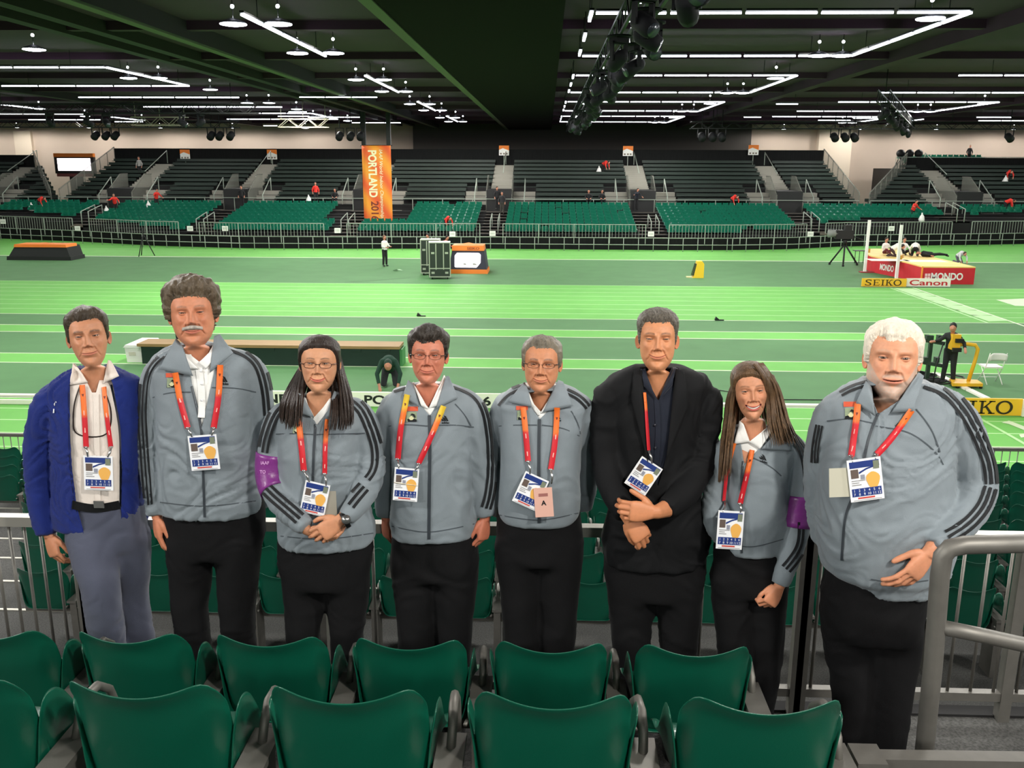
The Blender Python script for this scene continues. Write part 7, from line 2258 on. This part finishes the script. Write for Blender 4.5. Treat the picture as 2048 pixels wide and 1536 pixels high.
board('white board lettered PORTLAND 2016 behind the dark-haired man with glasses', 700, 1010, 786, 816, 'PORTLAND 2016', BW, INKK, .82, .62, .03)
board('white board lettered PORTLAND 2016 behind the woman with long dark hair', 375, 692, 782, 812, 'PORTLAND 2016', BW, INKK, .82, .62, .03)
board('low white edge board left of the blue-jacket man', -130, 70, 799, 809, '', BW, INKK)
for u0, u1, lb in ((-130, 78, 'left of the man in blue'), (1040, 1500, 'behind the black blazer'), (1510, 1850, 'behind the brown-haired woman')):
    a_, b_ = G0(u0, 812 + u0 * .0115), G0(u1, 812 + u0 * .0115)
    tag(MB().box((a_.x, NEAR[6] + .1, 0), (b_.x, NEAR[6] + .25, .05)).build('track_kerb', BW), 'low white kerb along the inner lane, ' + lb, 'kerb')
# long covered bench and cool box
a_, b_ = G0(285, 728), G0(796, 738)
Y = a_.y; zt = at_y(540, 690, Y).z
o = thing('long_bench', ((a_.x + b_.x) / 2, Y, 0), 'long dark green covered bench with wooden top behind the woman with glasses', 'bench')
child(MB().box((a_.x, Y, 0), (b_.x, Y + .7, zt - .08)), 'cover', mat('dark_green_cover', (14, 44, 32), .7, var=.12, scale=2), o)
child(MB().box((a_.x - .1, Y - .04, zt - .08), (b_.x + .02, Y + .74, zt)), 'wooden_top', mat('worn_wood', (150, 122, 78), .7, var=.15, scale=6, stretch=(.3, 4, 4)), o)
child(MB().box((b_.x - .05, Y + .05, 0), (b_.x + .08, Y + .65, zt - .1)), 'end_panel', mat('end_green', (60, 130, 70), .6), o)
for q in range(9):
    x = a_.x + (b_.x - a_.x) * (q + .35) / 9
    child(MB().box((x, Y - .03, zt - .16), (x + .28, Y + .01, zt - .07)), 'cover_fold', mat('dark_green_cover', (14, 44, 32), .7), o)
p0_, p1_ = G0(252, 725), G0(290, 725)
z_ = at_y(270, 690, p0_.y).z
o = thing('cool_box', (p0_ + p1_) / 2, 'white plastic cool box at the left end of the long bench', 'box')
child(MB().prism([(p0_.x + .04, 0), (p1_.x - .04, 0), (p1_.x, z_ * .85), (p0_.x, z_ * .85)], p0_.y, p0_.y + 1.1), 'tub', M_WHITE, o)
child(MB().prism([(p0_.x - .03, z_ * .85), (p1_.x + .03, z_ * .85), (p1_.x - .03, z_), (p0_.x + .03, z_)], p0_.y - .03, p0_.y + 1.13), 'lid', mat('white_lid', (240, 240, 236), .4), o)
child(MB().cbox(((p0_.x + p1_.x) / 2 - .06, p0_.y - .01, z_ * .5), (.2, .01, .1)), 'label_plate', mat('pale_label', (200, 196, 180), .6), o)
q = G0(352, 716)
mini('person in red and white behind the tall man\'s head, by the bench', q + Vector((0, .4, 0)), 1.2, 'stand', (170, 40, 44), BLK, h=1.45)
# person in green hood bent over
q = G0(780, 812)
o_ = mini('person in dark green hooded top crouching behind the white boards', (at_y(780, 760, NEAR[6] + 1.7).x, NEAR[6] + 1.7, 0), .1, 'kneel', (20, 58, 42), (40, 44, 46), hair=(18, 54, 40), h=2.0)
# cameraman and kit at right
p = G0(1894, 768)
mini('cameraman in black handling a cable at right', p, -.5, 'lean', (24, 30, 28), (26, 30, 30), (18, 22, 20), h=1.72)
p = G0(1931, 772)
YL = mat('stand_yellow', (232, 180, 40), .45)
o = thing('camera_stand', p, 'yellow bent-tube camera stand beside the white folding chair', 'stand')
child(MB().prism([(p.x - .48, p.y - .3), (p.x + .3, p.y - .3), (p.x + .36, p.y + .15), (p.x - .3, p.y + .3)], .06, .14, 'z'), 'base', YL, o)
zc = at_y(1955, 690, p.y).z
child(MB().tube([p + Vector((.05, 0, .1)), p + Vector((.16, 0, zc * .6)), p + Vector((.2, 0, zc * .9)), p + Vector((.12, 0, zc)), p + Vector((-.1, 0, zc * 1.02)), p + Vector((-.32, 0, zc * 1.0))], .05, 8), 'tube_arm', YL, o)
child(MB().cbox(p + Vector((-.42, 0, zc * 1.08)), (.22, .2, .4)), 'camera_mount', YL, o)
child(MB().cbox(p + Vector((-.36, -.12, zc * 1.12)), (.2, .1, .1)).cbox(p + Vector((-.40, -.12, zc * .9)), (.22, .1, .1)), 'grip', M_BLACK, o)
for a in (-.35, .25): child(MB().tube([p + Vector((a, -.25, .04)), p + Vector((a + .05, -.25, .04))], .05, 8), 'castor', M_BLACK, o)
p = G0(1984, 768)
o = thing('folding_chair', p, 'white plastic folding chair by the yellow stand', 'chair')
w_ = .22
child(MB().box((p.x - w_, p.y - .02, .43), (p.x + w_, p.y + .40, .47)), 'seat', M_WHITE, o)
mb = MB(); Pg = []
for i in range(5):
    Pg.append([(p.x + w_ * t, p.y - .12 - .02 * i / 4 + .05 * t * t * -1, .66 + .2 * i / 4 * (1 - .25 * abs(t) ** 6)) for t in np.linspace(-1, 1, 9)])
mb.grid(np.array(Pg)); bo = child(mb, 'backrest', M_WHITE, o); md = bo.modifiers.new('s', 'SOLIDIFY'); md.thickness = .02
for s_ in (-1, 1):
    child(MB().tube([(p.x + s_ * w_, p.y - .14, .86), (p.x + s_ * w_, p.y + .0, .45), (p.x + s_ * (w_ + .02), p.y + .32, .01)], .013, 6), 'leg', M_WHITE, o)
    child(MB().tube([(p.x + s_ * (w_ - .02), p.y + .3, .44), (p.x + s_ * (w_ - .02), p.y - .14, .01)], .013, 6), 'leg', M_WHITE, o)
child(MB().tube([(p.x - w_, p.y + .24, .14), (p.x + w_, p.y + .24, .14)], .01, 6), 'cross_bar', M_WHITE, o)
p = G0(1853, 762)
o = thing('cable_rack', p, 'dark green metal cable rack behind the big man\'s ear', 'rack')
child(MB().bar(p, p + Vector((0, 0, 1.25)), .09), 'post', mat('rack_green', (30, 54, 38), .6), o)
for z in (.45, 1.05):
    child(MB().bar(p + Vector((-.55, .1, z + .12)), p + Vector((.32, -.1, z)), .1, .09), 'arm', mat('rack_green', (30, 54, 38), .6), o)
    for a in (-.4, -.1, .2): child(MB().cbox(p + Vector((a, 0, z + .14)), (.1, .16, .14)), 'clamp', mat('rack_green', (30, 54, 38), .6), o)
child(MB().cbox(p + Vector((0, 0, .03)), (.6, .5, .06)), 'base', M_BLACK, o)
a_, b_ = G0(1868, 748), G0(1975, 800)
for q in range(3):
    s0, s1 = a_.lerp(b_, q / 3 + .01), a_.lerp(b_, (q + 1) / 3 - .01)
    tag(MB().bar(s0 + Vector((0, 0, .03)), s1 + Vector((0, 0, .03)), .16, .05).build('cable_cover', BW), 'white floor strip running past the cameraman\'s feet, %s piece' % ('far', 'middle', 'near')[q], 'cable cover')
a_ = G0(1888, 762)
mb = MB()
r_ = random.Random(5)
for q in range(7):
    cx, cy = a_.x - .5 + r_.uniform(-.7, .5), a_.y + r_.uniform(-.5, .6)
    rr = r_.uniform(.25, .5)
    mb.tube([(cx + rr * math.cos(a) * 1.5, cy + rr * math.sin(a) * .8, .025 + .012 * q) for a in np.linspace(0, 2 * math.pi, 22)], .022, 5)
tag(mb.build('cable_coil', M_BLACK), 'tangle of black cable on the floor at the cameraman\'s feet', 'cable')
hnd = at_y(1887, 686, G0(1910, 768).y)
tag(MB().tube([hnd, hnd + Vector((-.12, 0, -.6)), (hnd.x - .2, hnd.y - .1, .03)], .018, 5).build('hanging_cable', M_BLACK), 'thin cable hanging from the cameraman\'s hand', 'cable')
q0, q1, q2, q3 = G0(1700, 801), G0(1560, 800), G0(1430, 780), G0(1730, 750)
tag(MB().tube([(q_.x, q_.y, .012) for q_ in (q3, q0, q1, q2)], .012, 5).build('floor_cable', M_BLACK), 'thin black cable lying across the infield behind the brown-haired woman', 'cable')
# small black floor markers on the sprint lanes
for i, (u, v, lb) in enumerate(((842, 633, 'above the dark-haired man with glasses'), (1438, 641, 'right of the man in the black blazer'))):
    p = G0(u, v)
    o = thing('starting_block', p, 'small black starting block on the lanes, ' + lb, 'starting block')
    child(MB().box((p.x - .15, p.y - .03, 0), (p.x + .18, p.y + .03, .04)), 'rail', M_BLACK, o)
    child(MB().prism([(p.x - .17, .03), (p.x + .02, .03), (p.x - .12, .15)], p.y - .05, p.y + .05), 'pedal', M_BLACK, o)
# light stand at far left
p = G0(290, 512)
o = thing('empty_tripod', p, 'thin black empty tripod near the left bend', 'tripod')
for a in (.2, 2.3, 4.4): child(MB().tube([p + Vector((math.cos(a) * .6, math.sin(a) * .5, 0)), p + Vector((0, 0, 1.4))], .03, 5), 'leg', M_BLACK, o)
child(MB().tube([p + Vector((0, 0, 1.3)), p + Vector((0, 0, 1.75))], .035, 5), 'column', M_BLACK, o)
# camera platform top right
o = MB().box((31.6, 85.6, 0), (48, 91, 5.5)).build('platform_upper_right', M_BLACK); o['kind'] = 'structure'
o = thing('platform_fence', (36, 85.4, 5.5), 'barred fence along the raised platform at top right', 'fence')
child(MB().bar((31.6, 85.4, 6.5), (48, 85.4, 6.5), .06), 'top_rail', M_FARSTEEL, o)
child(MB().bar((31.6, 85.4, 5.3), (48, 85.4, 5.3), .06), 'bottom_rail', M_FARSTEEL, o)
mb = MB()
for x in np.arange(31.6, 48, .25): mb.bar((x, 85.4, 4.4), (x, 85.4, 6.5), .03)
child(mb, 'bars', M_FARSTEEL, o)['kind'] = 'stuff'
mini('man standing on the raised platform at top right', at_y(1937, 322, 88.0) * 1.0 - Vector((0, 0, at_y(1937, 322, 88.0).z - 5.9)), 0, 'stand', BLK, BLK, (180, 160, 140))
for i, u in enumerate((1800, 1818, 1836)):
    p = at_y(u, 320, 87.0); p.z = 5.5
    o = thing('platform_camera', p, 'dark camera under cover on the raised platform, %s of three' % ('left', 'middle', 'right')[i], 'camera')
    child(MB().ball(p + Vector((0, 0, 1.35)), .45, 10, 8, (.9, .8, .8)), 'covered_camera', M_BLACK, o)
    for a in (.3, 2.4, 4.5): child(MB().tube([p + Vector((math.cos(a) * .5, math.sin(a) * .5, 0)), p + Vector((0, 0, 1.2))], .05, 5), 'tripod_leg', M_BLACK, o)

bpy.data.scenes.remove(_bench)
